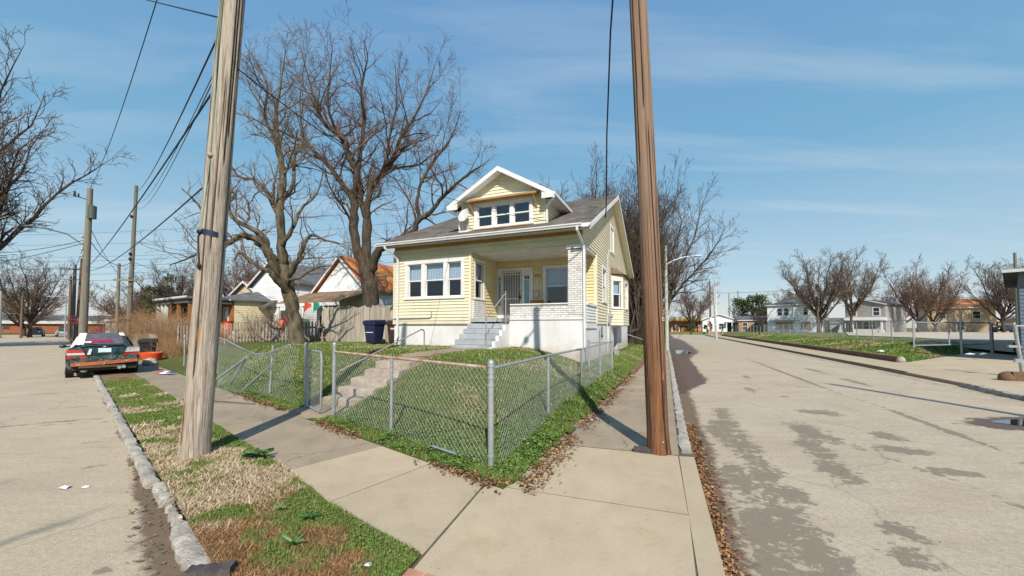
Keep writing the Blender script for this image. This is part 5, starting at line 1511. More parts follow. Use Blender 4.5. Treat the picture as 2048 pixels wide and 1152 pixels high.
# three windows share one casing
wx = [(-7.27, -6.60), (-6.43, -5.55), (-5.37, -4.75)]
ops = [(a, b, 2.87, 4.22) for a, b in wx]
fw = wall_boxes('front_wall', H, (0, 0, 0), VX, NF, -W, XB, 1.80, 4.52, ops, 0.14, MAT['siding'])
siding_rows(fw, (0, -0.001, 0), VX, NF, 1.80, 4.50, lambda z: -W + 0.09, lambda z: XB - 0.09, [(-7.43, -4.61, 2.78, 4.36)], 0.125)
for a, b in wx: window(H, (0, 0, 0), VX, NF, a, b, 2.87, 4.22, 0.0, cur=0.46)
m = MB()
m.box(-7.43, -4.59, -0.046, 0.05, 4.225, 4.37); m.box(-7.45, -4.57, -0.07, 0.05, 2.78, 2.865)
for a, b in ((-7.41, -7.27), (-6.60, -6.43), (-5.55, -5.37), (-4.75, -4.61)): m.box(a, b, -0.036, 0.05, 2.865, 4.225)
m.build('window_casing', MAT['white_trim'], H)
for x in (-W, XB - 0.10):
    m = MB(); m.box(x, x + 0.10, -0.040, 0.05, 1.78, 4.5); m.build('corner_board', MAT['siding'], H)
m = MB(); m.box(-W + 0.02, XB, -0.022, 0.0, 1.765, 1.80); m.build('drip_edge', MAT['mortar'], H)
# pipe along the foot of the siding
m = MB(); m.tube([(-8.2, -0.05, 2.0), (-6.9, -0.05, 2.02), (-6.2, -0.05, 2.03), (-6.12, -0.05, 2.06), (-6.08, -0.05, 2.12), (-6.08, -0.05, 2.27)], 0.018, 6); m.ball((-6.08, -0.05, 2.30), 0.03, 0.03, 0.03, 8, 5)
m.build('gas_pipe', MAT['galv'], H, True)
# return wall of the front room facing the porch
ro = [(0.26, 0.96, 2.80, 4.22)]
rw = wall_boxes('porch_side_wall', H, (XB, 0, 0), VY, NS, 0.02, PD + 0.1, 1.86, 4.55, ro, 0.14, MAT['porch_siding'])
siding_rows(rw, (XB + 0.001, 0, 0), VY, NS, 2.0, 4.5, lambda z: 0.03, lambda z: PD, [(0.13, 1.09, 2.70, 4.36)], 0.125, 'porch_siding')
window(H, (XB, 0, 0), VY, NS, 0.26, 0.96, 2.80, 4.22, 0.11, cur=0.46)
m = MB(); m.box(XB + 0.001, XB + 0.10, 0.02, 1.0, 2.0, 2.68); ped = m.build('brick_pedestal', MAT['mortar'], H)
m = MB()
for k in range(9):
    for s in range(5):
        a = 0.0 + s * 0.213 - (0.106 if k % 2 else 0)
        if min(a + 0.2, 1.01) - max(a, 0.01) > 0.02:
            m.box(XB + 0.06, XB + 0.112, max(a, 0.008), min(a + 0.2, 1.01), 2.005 + k * 0.075, 2.07 + k * 0.075)
    m.box(XB + 0.008, XB + 0.115, 0.004, 0.03, 2.005 + k * 0.075, 2.07 + k * 0.075)
o = m.build('pedestal_bricks', MAT['painted_brick'], ped); o['kind'] = 'stuff'
# --- porch back wall with the entrance
bo = [(-4.05, -3.14, 2.0, 4.07), (-2.08, -1.16, 2.62, 4.1), (-4.25, -4.11, 2.6, 3.85), (-3.02, -2.80, 2.6, 3.85)]
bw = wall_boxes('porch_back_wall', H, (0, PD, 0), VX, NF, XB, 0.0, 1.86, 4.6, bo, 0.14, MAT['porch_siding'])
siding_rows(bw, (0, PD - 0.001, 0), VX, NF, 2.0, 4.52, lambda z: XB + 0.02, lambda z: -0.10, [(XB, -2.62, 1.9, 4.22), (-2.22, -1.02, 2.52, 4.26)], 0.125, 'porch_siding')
window(H, (0, PD, 0), VX, NF, -2.08, -1.16, 2.62, 4.10, 0.12, cur=False, shade=0.52)
ds = MB()
for a, b, z0, z1 in ((XB + 0.0, -4.24, 2.0, 4.2), (-4.12, -4.05, 2.0, 4.08), (-3.14, -3.02, 2.0, 4.08), (-2.80, -2.63, 2.0, 4.2), (-4.24, -2.80, 4.08, 4.2), (-4.24, -4.12, 2.0, 2.6), (-3.02, -2.80, 2.0, 2.6), (-4.24, -4.12, 3.85, 4.08), (-3.02, -2.80, 3.85, 4.08)):
    ds.box(a, b, PD - 0.05, PD + 0.03, z0, z1)
dsur = ds.build('door_surround', MAT['white_trim'], H)
MAT['blue_glass'] = mk('pale_blue_glass', (0.20, 0.34, 0.42), (0.13, 0.23, 0.31), 1.5, 0.15, spec=0.5)
for a, b in ((-4.24, -4.12), (-3.02, -2.80)):
    m = MB(); m.box(a, b, PD + 0.0, PD + 0.01, 2.6, 3.66); m.build('sidelight_pane', MAT['blue_glass'], dsur)
    for c in (0, 1):
        m = MB(); w2_ = (b - a) / 2; m.box(a + 0.01 + w2_ * c, a + w2_ - 0.01 + w2_ * c, PD + 0.0, PD + 0.01, 3.70, 3.83); m.build('small_pane', MAT['far_glass'], dsur)
    m = MB(); m.box(a, b, PD - 0.03, PD + 0.03, 3.66, 3.70); m.box((a + b) / 2 - 0.008, (a + b) / 2 + 0.008, PD - 0.03, PD + 0.03, 3.70, 3.85); m.build('glazing_bar', MAT['white_trim'], dsur)
m = MB(); m.box(-4.05, -3.14, PD + 0.04, PD + 0.08, 2.0, 4.07); m.build('front_door', MAT['white_trim'], H)
sd = MB()
for a, b, z0, z1 in ((-4.03, -3.99, 2.02, 4.05), (-3.20, -3.16, 2.02, 4.05), (-3.99, -3.20, 4.01, 4.05), (-3.99, -3.20, 2.02, 2.06), (-3.99, -3.20, 2.86, 2.90), (-3.99, -3.20, 3.92, 3.94)): sd.box(a, b, PD - 0.06, PD - 0.035, z0, z1)
sdo = sd.build('security_door', MAT['white_paint'], H)
for k in range(6):
    x = -3.99 + 0.79 * (k + 1) / 7
    m = MB(); m.box(x - 0.008, x + 0.008, PD - 0.062, PD - 0.046, 2.06, 4.01); m.build('bar', MAT['white_paint'], sdo)
MAT['screen'] = mk('grey_screen', (0.22, 0.21, 0.20), (0.17, 0.165, 0.16), 2, 0.7)
m = MB(); m.box(-3.99, -3.20, PD - 0.036, PD - 0.030, 2.06, 4.01); m.build('screen_panel', MAT['screen'], sdo)
m = MB(); m.box(-3.26, -3.17, PD - 0.085, PD - 0.06, 2.86, 3.02); m.ball((-3.21, PD - 0.09, 3.12), 0.025, 0.025, 0.025, 8, 5); m.build('lock', MAT['black_metal'], sdo)
# number, lamp, mailbox, leaning panel
tx = bpy.data.curves.new('house_number', 'FONT'); tx.body = '2101'; tx.size = 0.15; tx.extrude = 0.004; tx.align_x = 'CENTER'
to = text_obj('house_number', tx); to.parent = H; to.location = (-2.43, PD - 0.03, 3.78); to.rotation_euler = (R(90), 0, 0); to.data.materials.append(MAT['black_metal'])
m = MB(); m.box(-2.50, -2.38, PD - 0.05, PD - 0.018, 3.58, 3.64); m.tube([(-2.44, PD - 0.10, 3.58), (-2.44, PD - 0.10, 3.42)], [0.055, 0.03], 10); m.bar((-2.44, PD - 0.1, 3.6), (-2.44, PD - 0.02, 3.6), 0.03, 0.03); m.build('porch_lamp', MAT['dish'], H)
m = MB(); m.box(-2.54, -2.36, PD - 0.12, PD - 0.02, 2.92, 3.14); m.tube([(-2.54, PD - 0.07, 3.14), (-2.36, PD - 0.07, 3.14)], 0.05, 10); m.build('mailbox', MAT['galv'], H)
m = MB(); m.box(-2.64, -2.06, PD - 0.35, PD - 0.33, 2.02, 2.78); pn = m.build('leaning_panel', MAT['wood_clad'], H)
for k in range(8):
    m = MB(); m.box(-2.645, -2.055, PD - 0.365, PD - 0.35, 2.05 + k * 0.092, 2.135 + k * 0.092); m.build('slat', MAT['wood_clad'], pn)
# ceiling, beams
m = MB(); m.box(XB, -0.02, 0.12, PD, 4.52, 4.56); m.build('porch_ceiling', MAT['ceiling_paint'], H)
m = MB(); m.box(-W, 0.0, -0.024, 0.12, 4.50, 4.70); m.box(-W, 0.0, -0.034, 0.12, 4.705, 4.84); m.build('front_beam', MAT['beam_paint'], H)
m = MB(); m.box(-W + 0.05, -0.02, -0.028, 0.1, 4.845, ZE - 0.005); m.build('frieze_board', MAT['brown_wood'], H)
m = MB(); m.box(-0.14, 0.0, 0.12, PD, 4.46, 4.56); m.build('side_beam', MAT['white_trim'], H)
# --- main side wall and gable
sop = [(3.68, 4.52, 2.78, 4.18)]; gop = [(6.05, 6.95, 5.35, 6.55)]
mw = wall_boxes('side_wall', H, (0, 0, 0), VY, NS, PD, D, 1.80, 4.56, sop + [(6.05, 9.25, 1.9, 4.4)], 0.14, MAT['siding'])
siding_rows(mw, (0.001, 0, 0), VY, NS, 1.80, 4.56, lambda z: PD + 0.10, lambda z: 6.02, [(3.57, 4.63, 2.70, 4.30)], 0.125)
siding_rows(mw, (0.001, 0, 0), VY, NS, 1.80, 4.56, lambda z: 9.27, lambda z: D, [], 0.25)
m = MB()
for x in (-0.10, 0.0): pass
m.box(-0.10, 0.040, PD - 0.040, PD + 0.10, 1.80, 4.54); m.build('corner_board', MAT['siding'], H)
window(H, (0, 0, 0), VY, NS, 3.68, 4.52, 2.78, 4.18, 0.11, cur=False, shade=0.5)
m = MB()
yl = lambda z: max(-0.02, (z - 5.06) / SL - 0.55 + 0.22); yh = lambda z: 13.0 - max(0.0, (z - 5.06) / SL - 0.55 + 0.22)
gp = [(-0.14, yl(4.56), 4.56), (-0.14, yh(4.56), 4.56), (-0.14, 13.0, 5.18), (-0.14, 6.5, roofz(6.5) - 0.12), (-0.14, 0.0, 5.18)]
gw_ = m.extr(gp, (0.138, 0, 0)).build('side_gable', MAT['siding'], H)
siding_rows(gw_, (0.001, 0, 0), VY, NS, 4.56, roofz(6.5) - 0.2, yl, yh, [(5.93, 7.07, 5.25, 6.67)], 0.125)
window(H, (0, 0, 0), VY, NS, 6.05, 6.95, 5.35, 6.55, 0.12, cur=False, shade=0.3)
m = MB(); m.box(-W, -W + 0.14, 0.14, D, 1.80, 5.0); m.box(-W + 0.14, -0.14, D - 0.14, D, 1.80, 5.0); m.extr([(-W, 0, 5.0), (-W, 13, 5.0), (-W, 6.5, roofz(6.5) - 0.15)], (0.14, 0, 0)); m.build('rear_walls', MAT['siding'], H)
m = MB(); m.box(-W + 0.2, -0.2, PD + 0.3, D - 0.2, 1.7, 1.78); m.box(-W + 0.2, -0.2, 3.0, 3.05, 1.78, 5.0); m.box(-W + 0.2, XB - 0.2, 1.6, 1.64, 1.78, 4.6); m.build('interior_floor', MAT['interior'], H)
# bay
bp = [(0.0, 6.0), (0.5, 6.6), (0.5, 9.0), (0.0, 9.3)]
def bay_face(a, b, ops, opn):
    A_ = Vector((b[0] - a[0], b[1] - a[1], 0)); L_ = A_.length; A_.normalize(); N_ = A_.cross(VZ)
    w_ = wall_boxes('bay_wall', H, (a[0], a[1], 0), A_, N_, 0, L_, 1.80, 4.2, ops, 0.10, MAT['siding'])
    siding_rows(w_, Vector((a[0], a[1], 0)) + N_ * 0.001, A_, N_, 1.80, 4.2, lambda z: 0.02, lambda z: L_ - 0.02, opn, 0.125)
    for o in ops: window(H, (a[0], a[1], 0), A_, N_, *o, 0.09, cur=False, shade=0.45, head=0.03)
bay_face(bp[0], bp[1], [(0.14, 0.64, 2.62, 3.92)], [(0.03, 0.76, 2.54, 4.06)])
bay_face(bp[1], bp[2], [(0.7, 1.7, 2.62, 3.92)], [(0.6, 1.8, 2.54, 4.06)])
bay_face(bp[2], bp[3], [], [])
m = MB(); m.prism([(0.0, 5.95), (0.53, 6.57), (0.53, 9.05), (0.0, 9.36)], 1.76, 1.80); m.prism([(0.0, 6.0), (0.49, 6.6), (0.49, 9.0), (0.0, 9.3)], 4.2, 4.22); m.build('bay_base', MAT['white_trim'], H)
m = MB()
e_ = [(0.0, 5.85, 4.24), (0.66, 6.5, 4.24), (0.66, 9.1, 4.24), (0.0, 9.5, 4.24)]; t_ = [(0.0, 6.35, 4.68), (0.03, 6.75, 4.68), (0.03, 8.85, 4.68), (0.0, 9.05, 4.68)]
m.add(e_ + t_, [(0, 1, 5, 4), (1, 2, 6, 5), (2, 3, 7, 6), (0, 3, 2, 1), (4, 5, 6, 7)]); m.build('bay_roof', MAT['shingle_brown'], H)
m = MB(); m.tube([(0.04, 5.0, 1.0), (0.04, 5.0, 4.9), (0.10, 5.0, 5.2)], 0.022, 6); m.tube([(0.04, 4.75, 0.6), (0.04, 4.75, 2.2)], 0.02, 6); m.build('conduit', MAT['dish'], H)
m = MB(); m.box(0.02, 0.16, 4.82, 5.12, 1.86, 2.3); m.tube([(0.16, 4.97, 2.16), (0.24, 4.97, 2.16)], 0.085, 12); m.build('electric_meter', MAT['galv'], H)
m = MB(); m.tube([(0.05, 5.7, 1.8), (0.05, 5.7, 0.75), (0.15, 5.75, 0.62), (0.3, 5.75, 0.62), (0.3, 5.75, 0.45)], 0.022, 6); m.build('gas_riser', MAT['galv'], H, True)
m = MB(); m.box(0.2, 0.42, 5.6, 5.9, 0.3, 0.58); m.build('gas_meter', MAT['galv'], H)
m = MB(); m.tube([(0.05, 2.9, 0.2), (0.05, 2.9, 1.62)], 0.03, 6); m.build('drain_pipe', MAT['galv'], H, True)
m = MB(); m.box(-0.005, 0.05, 3.3, 3.55, 1.25, 1.32); m.tube([(0.03, 3.4, 1.3), (0.03, 3.4, 1.7)], 0.02, 6); m.build('spigot', MAT['black_metal'], H)
# --- roof
XL, XR = -8.42, 0.34
m = MB()
y0, y1, y2 = -0.55, 6.5, 13.55
th = 0.13
prof = [(y0, roofz(y0)), (y1, roofz(y1)), (y2, roofz(y0)), (y2, roofz(y0) - th), (y1, roofz(y1) - th), (y0, roofz(y0) - th)]
# the main slab, cut behind the dormer only by overlap
m.extr([(XL, prof[0][0], prof[0][1]), (XL, prof[1][0], prof[1][1]), (XL, prof[4][0], prof[4][1]), (XL, prof[5][0], prof[5][1])], (XR - XL, 0, 0))
m.extr([(XL, prof[1][0], prof[1][1]), (XL, prof[2][0], prof[2][1]), (XL, prof[3][0], prof[3][1]), (XL, prof[4][0], prof[4][1])], (XR - XL, 0, 0))
roof = m.build('roof', MAT['shingle'], H)
# shingle courses with staggered tabs
r_ = random.Random(5)
vs = []; fs = []
ang = math.atan(SL); cs, sn = math.cos(ang), math.sin(ang)
rows = int((7.05 / cs) / 0.145)
for k in range(rows):
    s0 = k * 0.145; s1 = s0 + 0.165
    x = XL - (0.17 if k % 2 else 0) - r_.uniform(0, 0.05)
    while x < XR:
        w = 0.33
        a, b = max(x, XL), min(x + w - 0.008, XR)
        if b - a > 0.02:
            u0 = 0.012 + r_.uniform(0, 0.006); u1 = 0.004
            n = len(vs)
            for (s, u) in ((s0, 0.0), (s0, u0), (s1, u1)):
                for xx in (a, b):
                    vs.append((xx, y0 + s * cs - u * sn, roofz(y0) + s * sn + u * cs))
            fs += [(n, n + 1, n + 3, n + 2), (n + 2, n + 3, n + 5, n + 4)]
        x += w
mb = MB(); mb.add(vs, fs); o = mb.build('shingles', MAT['shingle'], roof); o['kind'] = 'stuff'
# rake boards, soffits, fascia, gutter
m = MB()
for (ya, yb) in ((y0, y1), (y1, y2)):
    za, zb = roofz(ya), roofz(yb)
    m.extr([(XR + 0.003, ya, za - 0.02), (XR + 0.003, yb, zb - 0.02), (XR + 0.003, yb, zb - 0.20), (XR + 0.003, ya, za - 0.20)], (0.028, 0, 0))
m.build('rake_board', MAT['white_trim'], H)
m = MB()
for (ya, yb) in ((y0 + 0.02, y1), (y1, y2)):
    za, zb = roofz(ya), roofz(yb)
    m.extr([(0.02, ya, za - 0.15), (0.02, yb, zb - 0.15), (0.02, yb, zb - 0.175), (0.02, ya, za - 0.175)], (XR - 0.02, 0, 0))
m.build('rake_soffit', MAT['siding'], H)
m = MB(); m.box(XL + 0.02, XR - 0.01, -0.53, -0.02, ZE - 0.004, ZE + 0.016); sof = m.build('eave_soffit', MAT['white_trim'], H)
m = MB()
x = XL + 0.1
while x < XR - 0.05:
    m.box(x, x + 0.012, -0.525, -0.03, ZE - 0.012, ZE - 0.0045); x += 0.15
o = m.build('soffit_grooves', MAT['mortar'], sof); o['kind'] = 'stuff'
def gutter(parent, xa, xb, y, z, h=0.11, d=0.12):
    q = [(y, z), (y - d * 0.6, z), (y - d * 0.72, z + h * 0.35), (y - d, z + h * 0.7), (y - d, z + h), (y, z + h)]
    mm = MB(); mm.extr([(xa, a, b) for a, b in q], (xb - xa, 0, 0)); return mm.build('gutter', MAT['white_trim'], parent)
gutter(H, XL, XR - 0.25, -0.552, 4.955)
m = MB(); m.box(XR - 0.25, XR + 0.03, -0.60, -0.552, 4.93, 5.06); m.box(XL - 0.02, XL, -0.68, -0.54, 4.93, 5.06); m.build('gutter_end', MAT['white_trim'], H)
def spout(parent, pts, w=0.075):
    mm = MB()
    for a, b in zip(pts[:-1], pts[1:]): mm.bar(a, b, w, w * 0.8, (0.01, 1, 0.02))
    for p in pts[1:-1]: mm.ball(p, w * 0.55, w * 0.5, w * 0.55, 8, 5)
    return mm.build('downspout', MAT['white_trim'], parent)
spout(H, [(-7.98, -0.60, 4.97), (-7.98, -0.58, 4.86), (-7.72, -0.12, 4.50), (-7.72, -0.10, 4.36), (-7.72, -0.08, 1.3), (-7.74, -0.2, 1.12)])
spout(H, [(-0.06, -0.62, 4.97), (-0.06, -0.60, 4.85), (0.04, -0.10, 4.42), (0.05, -0.06, 4.30), (0.05, -0.05, 0.5)], 0.07)
# --- dormer
XC, HWD = -3.16, 1.75
YD = 0.30; YO = -0.10
ZA, ZEV = 7.68, 6.44; HO = 2.12
dz = lambda x: ZA - (ZA - ZEV) / HO * abs(x - XC)
wop = [(XC - 1.06, XC - 0.42, 5.56, 6.36), (XC - 0.29, XC + 0.33, 5.56, 6.36), (XC + 0.46, XC + 1.12, 5.56, 6.36)]
dlo = lambda z: max(XC - HWD, XC - (ZA - 0.14 - z) * HO / (ZA - ZEV)); dhi = lambda z: min(XC + HWD, XC + (ZA - 0.14 - z) * HO / (ZA - ZEV))
dw = wall_boxes('dormer_wall', H, (0, YD, 0), VX, NF, XC - HWD, XC + HWD, 5.3, 6.52, wop, 0.12, MAT['siding'])
m = MB(); m.extr([(XC - HWD, YD, 6.522), (XC + HWD, YD, 6.522), (XC, YD, ZA - 0.12)], (0, 0.12, 0)); m.build('dormer_gable', MAT['siding'], H)
siding_rows(dw, (0, YD - 0.001, 0), VX, NF, 5.42, 7.5, lambda z: max(dlo(z), XC - HWD + 0.08) if z < 6.5 else dlo(z), lambda z: min(dhi(z), XC + HWD - 0.08) if z < 6.5 else dhi(z), [(XC - 1.22, XC + 1.28, 5.42, 6.60)], 0.125)
for o_ in wop: window(H, (0, YD, 0), VX, NF, *o_, 0.0, up='glass', low='glass', cur=False)
m = MB(); m.box(XC - 1.22, XC + 1.28, YD - 0.036, YD + 0.04, 6.362, 6.58); m.box(XC - 1.22, XC + 1.28, YD - 0.05, YD + 0.04, 5.47, 5.555)
for a, b in ((XC - 1.20, XC - 1.06), (XC - 0.42, XC - 0.29), (XC + 0.33, XC + 0.46), (XC + 1.12, XC + 1.26)): m.box(a, b, YD - 0.03, YD + 0.04, 5.556, 6.361)
m.build('window_casing', MAT['white_trim'], H)
m = MB(); m.box(XC - 1.15, XC + 1.2, YD - 0.10, YD - 0.04, 5.43, 5.468); m.build('bare_sill', MAT['brown_wood'], H)
for x in (XC - HWD, XC + HWD - 0.09):
    m = MB(); m.box(x, x + 0.09, YD - 0.040, YD + 0.05, 5.36, dz(x + 0.045) - 0.14); m.build('corner_board', MAT['siding'], H)
m = MB(); m.extr([(XC - 1.35, YD - 0.33, 6.56), (XC - 1.35, YD - 0.02, 6.72), (XC - 1.35, YD - 0.02, 6.69), (XC - 1.35, YD - 0.33, 6.53)], (2.85, 0, 0)); hood = m.build('window_hood', MAT['white_trim'], H)
m = MB(); m.box(XC - 1.35, XC + 1.50, YD - 0.345, YD - 0.332, 6.49, 6.565); m.box(XC - 1.33, XC + 1.48, YD - 0.33, YD - 0.05, 6.505, 6.528); m.build('hood_board', MAT['brown_wood'], hood)
for x in (XC - 1.28, XC + 1.36):
    m = MB(); m.bar((x, YD - 0.32, 6.50), (x + (0.05 if x > XC else 0.08), YD - 0.03, 6.05), 0.035, 0.05); m.build('hood_bracket', MAT['brown_wood'], hood)
# dormer roof
m = MB(); t2 = 0.10
for sgn in (-1, 1):
    xe = XC + sgn * HO
    a, b, c, d = (XC, YO, ZA), (XC, 5.35, ZA), (xe, 2.62, ZEV), (xe, YO, ZEV)
    top = [a, b, c, d]; bot = [(p[0], p[1], p[2] - t2) for p in top]
    vs = top + bot
    fs_ = [(0, 1, 2, 3), (7, 6, 5, 4), (0, 3, 7, 4), (3, 2, 6, 7), (2, 1, 5, 6)]
    m.add(vs, fs_ if sgn < 0 else [f[::-1] for f in fs_])
m.build('dormer_roof', MAT['shingle'], H)
m = MB()
for sgn in (-1, 1):
    xe = XC + sgn * (HO + 0.02)
    m.extr([(XC, YO - 0.002, ZA - 0.015), (xe, YO - 0.002, ZEV - 0.015), (xe, YO - 0.002, ZEV - 0.18), (XC, YO - 0.002, ZA - 0.19)], (0, -0.03, 0))
    m.extr([(XC + sgn * 1.72, YO - 0.004, ZEV + 0.02), (xe, YO - 0.004, ZEV - 0.14), (xe, YO - 0.004, ZEV - 0.22), (XC + sgn * 1.72, YO - 0.004, ZEV - 0.22)], (0, -0.03, 0))
m.build('dormer_rake', MAT['white_trim'], H)
m = MB()
for sgn in (-1, 1):
    xe = XC + sgn * (HO - 0.01)
    m.extr([(XC, YO, ZA - 0.12), (xe, YO, ZEV - 0.12), (xe, YO, ZEV - 0.14), (XC, YO, ZA - 0.14)], (0, YD - YO - 0.003, 0))
    m.box(min(XC + sgn * 1.755, xe), max(XC + sgn * 1.755, xe), YD, 2.4, ZEV - 0.16, ZEV - 0.14)
m.build('dormer_soffit', MAT['white_trim'], H)
for sgn in (-1, 1):
    xe = XC + sgn * HO
    mm = MB(); mm.box(min(xe, xe + sgn * 0.09), max(xe, xe + sgn * 0.09), YO - 0.03, 2.62, ZEV - 0.13, ZEV - 0.03); mm.build('gutter', MAT['white_trim'], H)
for sgn in (-1, 1):
    x = XC + sgn * HWD
    m = MB(); m.extr([(x, YD + 0.125, roofz(YD) - 0.02), (x, YD + 0.125, 6.44), (x, 2.55, 6.44)], (-0.10 * sgn, 0, 0)); ck = m.build('dormer_cheek', MAT['siding'], H)
    if sgn > 0:
        siding_rows(ck, (x + 0.001, 0, 0), VY, NS, 5.44, 6.42, lambda z: YD + 0.05, lambda z: (z - 5.06) / SL - 0.55 - 0.02, [], 0.125)
    spout(H, [(XC + sgn * (HO + 0.04), YO + 0.0, ZEV - 0.12), (XC + sgn * (HO + 0.03), YO + 0.02, ZEV - 0.22), (XC + sgn * (HWD + 0.06), YD - 0.07, ZEV - 0.42), (XC + sgn * (HWD + 0.06), YD - 0.07, 5.42)] + ([(XC - HWD + 0.35, YD - 0.12, 5.42)] if sgn < 0 else []), 0.07)
# satellite dish
dr = MB(); c0 = Vector((XC - 1.52, YD - 0.28, 6.02)); nrm = Vector((-0.15, -0.95, 0.28)).normalized()
ux = nrm.cross(VZ).normalized(); uz = ux.cross(nrm)
vs = [c0 - nrm * 0.05]; fs = []
for k in (1, 2, 3):
    for i in range(20):
        a = 2 * math.pi * i / 20; q = 0.25 * k / 3
        vs.append(c0 + ux * q * math.cos(a) + uz * q * 1.08 * math.sin(a) + nrm * (-0.05 + 0.05 * (k / 3) ** 2))
for i in range(20):
    fs.append((0, 1 + i, 1 + (i + 1) % 20))
    for k in (0, 1): fs.append((1 + k * 20 + i, 1 + (k + 1) * 20 + i, 1 + (k + 1) * 20 + (i + 1) % 20, 1 + k * 20 + (i + 1) % 20))
dr.add(vs, fs); sdish = dr.build('satellite_dish', MAT['dish'], H, True)
m = MB(); m.tube([c0 - nrm * 0.05, (XC - 1.45, YD - 0.12, 5.75), (XC - 1.45, YD - 0.1, 5.45)], 0.02, 6); m.tube([(XC - 1.2, YD - 0.05, 5.42), (XC - 1.45, YD - 0.12, 5.75), (XC - 1.72, YD - 0.05, 5.42)], 0.012, 5)
m.tube([c0 - uz * 0.26, c0 - uz * 0.14 + nrm * 0.32], 0.01, 5); m.ball(c0 - uz * 0.12 + nrm * 0.33, 0.035, 0.04, 0.035, 8, 5)
m.build('dish_mount', MAT['galv'], sdish)

# ================================================================== YARD: walk, stone steps, handrails, bins
wk = MB()
for k in range(6):
    ya, yb = -4.95 + k * 0.58, -4.95 + (k + 1) * 0.58 - 0.012
    pts = [hw(-3.6 - 0.48, ya), hw(-3.6 + 0.48, ya), hw(-3.6 + 0.48, yb), hw(-3.6 - 0.48, yb)]
    z = float(yard_h(np.array([hw(-3.6, (ya + yb) / 2)[0]]), np.array([hw(-3.6, (ya + yb) / 2)[1]]))[0])
    wk.prism(pts, 0.5, max(0.84, min(z, 0.95)) + 0.02)
o = wk.build('garden_path', MAT['old_conc']); tag(o, kind='structure')
wk = MB(); wk.prism([hw(-4.15, -7.75), hw(-3.05, -7.75), hw(-3.05, -6.9), hw(-4.15, -6.9)], -0.1, 0.03); o = wk.build('gate_path', MAT['old_conc']); tag(o, kind='structure')
ys_ = empty('stone_steps', (0, 0, 0), 0, 'flight of worn rough stone steps climbing the lawn bank behind the gate', 'steps')
for k in range(5):
    yy = -6.95 + k * 0.40
    a, b = hw(-4.12 + 0.03 * (k % 2), yy + 0.24), hw(-3.08, yy + 0.24)
    rough_stone(ys_, a, b, 0.50, -0.1 + 0.12 * k, 0.165 + 0.16 * k, MAT['stone_step'], 500 + k, 'step', amp=0.014, n=10)
hr = empty('handrail', (0, 0, 0), 0, 'bent brown pipe handrail slanting down the lawn beside the stone steps', 'handrail')
m = MB(); p0, p1, p2 = hw(-4.35, -2.95), hw(-4.35, -2.95), hw(-4.35, -7.1)
zt = 0.9
m.tube([(p0[0], p0[1], 0.7), (p0[0], p0[1], 1.52), (p0[0] - 0.02, p0[1] - 0.05, 1.58), (p0[0] - 0.06, p0[1] - 0.13, 1.59), (*hw(-4.35, -3.4), 1.50), (*hw(-4.35, -6.3), 0.62)], 0.021, 8)
m.build('rail', MAT['handrail'], hr, True)
h2 = empty('handrail', (0, 0, 0), 0, 'thin pipe handrail with two posts up the grey porch steps', 'handrail')
m = MB(); m.tube([(*hw(-2.95, -1.45), 0.85), (*hw(-2.95, -1.45), 1.95)], 0.02, 8); m.build('post', MAT['handrail'], h2, True)
m = MB(); m.tube([(*hw(-2.78, -0.22), 1.0), (*hw(-2.78, -0.22), 2.92)], 0.02, 8); m.ball((*hw(-2.78, -0.22), 2.93), 0.03, 0.03, 0.03, 8, 5); m.build('post', MAT['galv'], h2, True)
m = MB(); m.tube([(*hw(-2.95, -1.5), 1.93), (*hw(-2.78, -0.22), 2.90)], 0.018, 8); m.build('rail', MAT['handrail'], h2, True)
def bin_(loc, rz, mat, label, text=True):
    root = empty('wheeled_bin', loc, rz, label, 'wheelie bin', 'wheeled bins')
    m = MB(); w0, d0, w1, d1, h = 0.23, 0.24, 0.30, 0.34, 0.95
    m.hexa([(-w0, -d0, 0.06), (w0, -d0, 0.06), (w0, d0, 0.06), (-w0, d0, 0.06), (-w1, -d1, h), (w1, -d1, h), (w1, d1, h), (-w1, d1, h)])
    b = m.build('body', mat, root); bv = b.modifiers.new('b', 'BEVEL'); bv.width = 0.03; bv.segments = 3
    m = MB(); m.box(-w1 - 0.03, w1 + 0.03, -d1 - 0.03, d1 + 0.03, h - 0.12, h); o = m.build('rim', mat, root); bv = o.modifiers.new('b', 'BEVEL'); bv.width = 0.02
    m = MB(); vs = []; m.hexa([(-w1 - 0.04, -d1 - 0.06, h + 0.004), (w1 + 0.04, -d1 - 0.06, h + 0.004), (w1 + 0.04, d1 + 0.05, h + 0.004), (-w1 - 0.04, d1 + 0.05, h + 0.004), (-w1 + 0.02, -d1 + 0.02, h + 0.08), (w1 - 0.02, -d1 + 0.02, h + 0.08), (w1 - 0.02, d1 + 0.02, h + 0.11), (-w1 + 0.02, d1 + 0.02, h + 0.11)])
    l = m.build('lid', mat, root); bv = l.modifiers.new('b', 'BEVEL'); bv.width = 0.02; bv.segments = 2
    m = MB(); m.tube([(-w1, d1 + 0.1, h - 0.02), (w1, d1 + 0.1, h - 0.02)], 0.018, 8); m.bar((-w1 + 0.05, d1, h - 0.03), (-w1 + 0.05, d1 + 0.1, h - 0.02), 0.03, 0.03); m.bar((w1 - 0.05, d1, h - 0.03), (w1 - 0.05, d1 + 0.1, h - 0.02), 0.03, 0.03); m.build('handle', mat, root, True)
    for sx in (-1, 1):
        m = MB(); m.tube([(sx * 0.24, 0.26, 0.11), (sx * 0.30, 0.26, 0.11)], 0.11, 16); m.build('wheel', MAT['rubber'], root, True)
    return root
zb_ = 0.93
b1 = bin_((*hw(-9.05, 0.05), zb_), HA + R(0), MAT['bin_navy'], 'navy wheeled bin with a pale stripe, standing nearer in front of the plank fence')
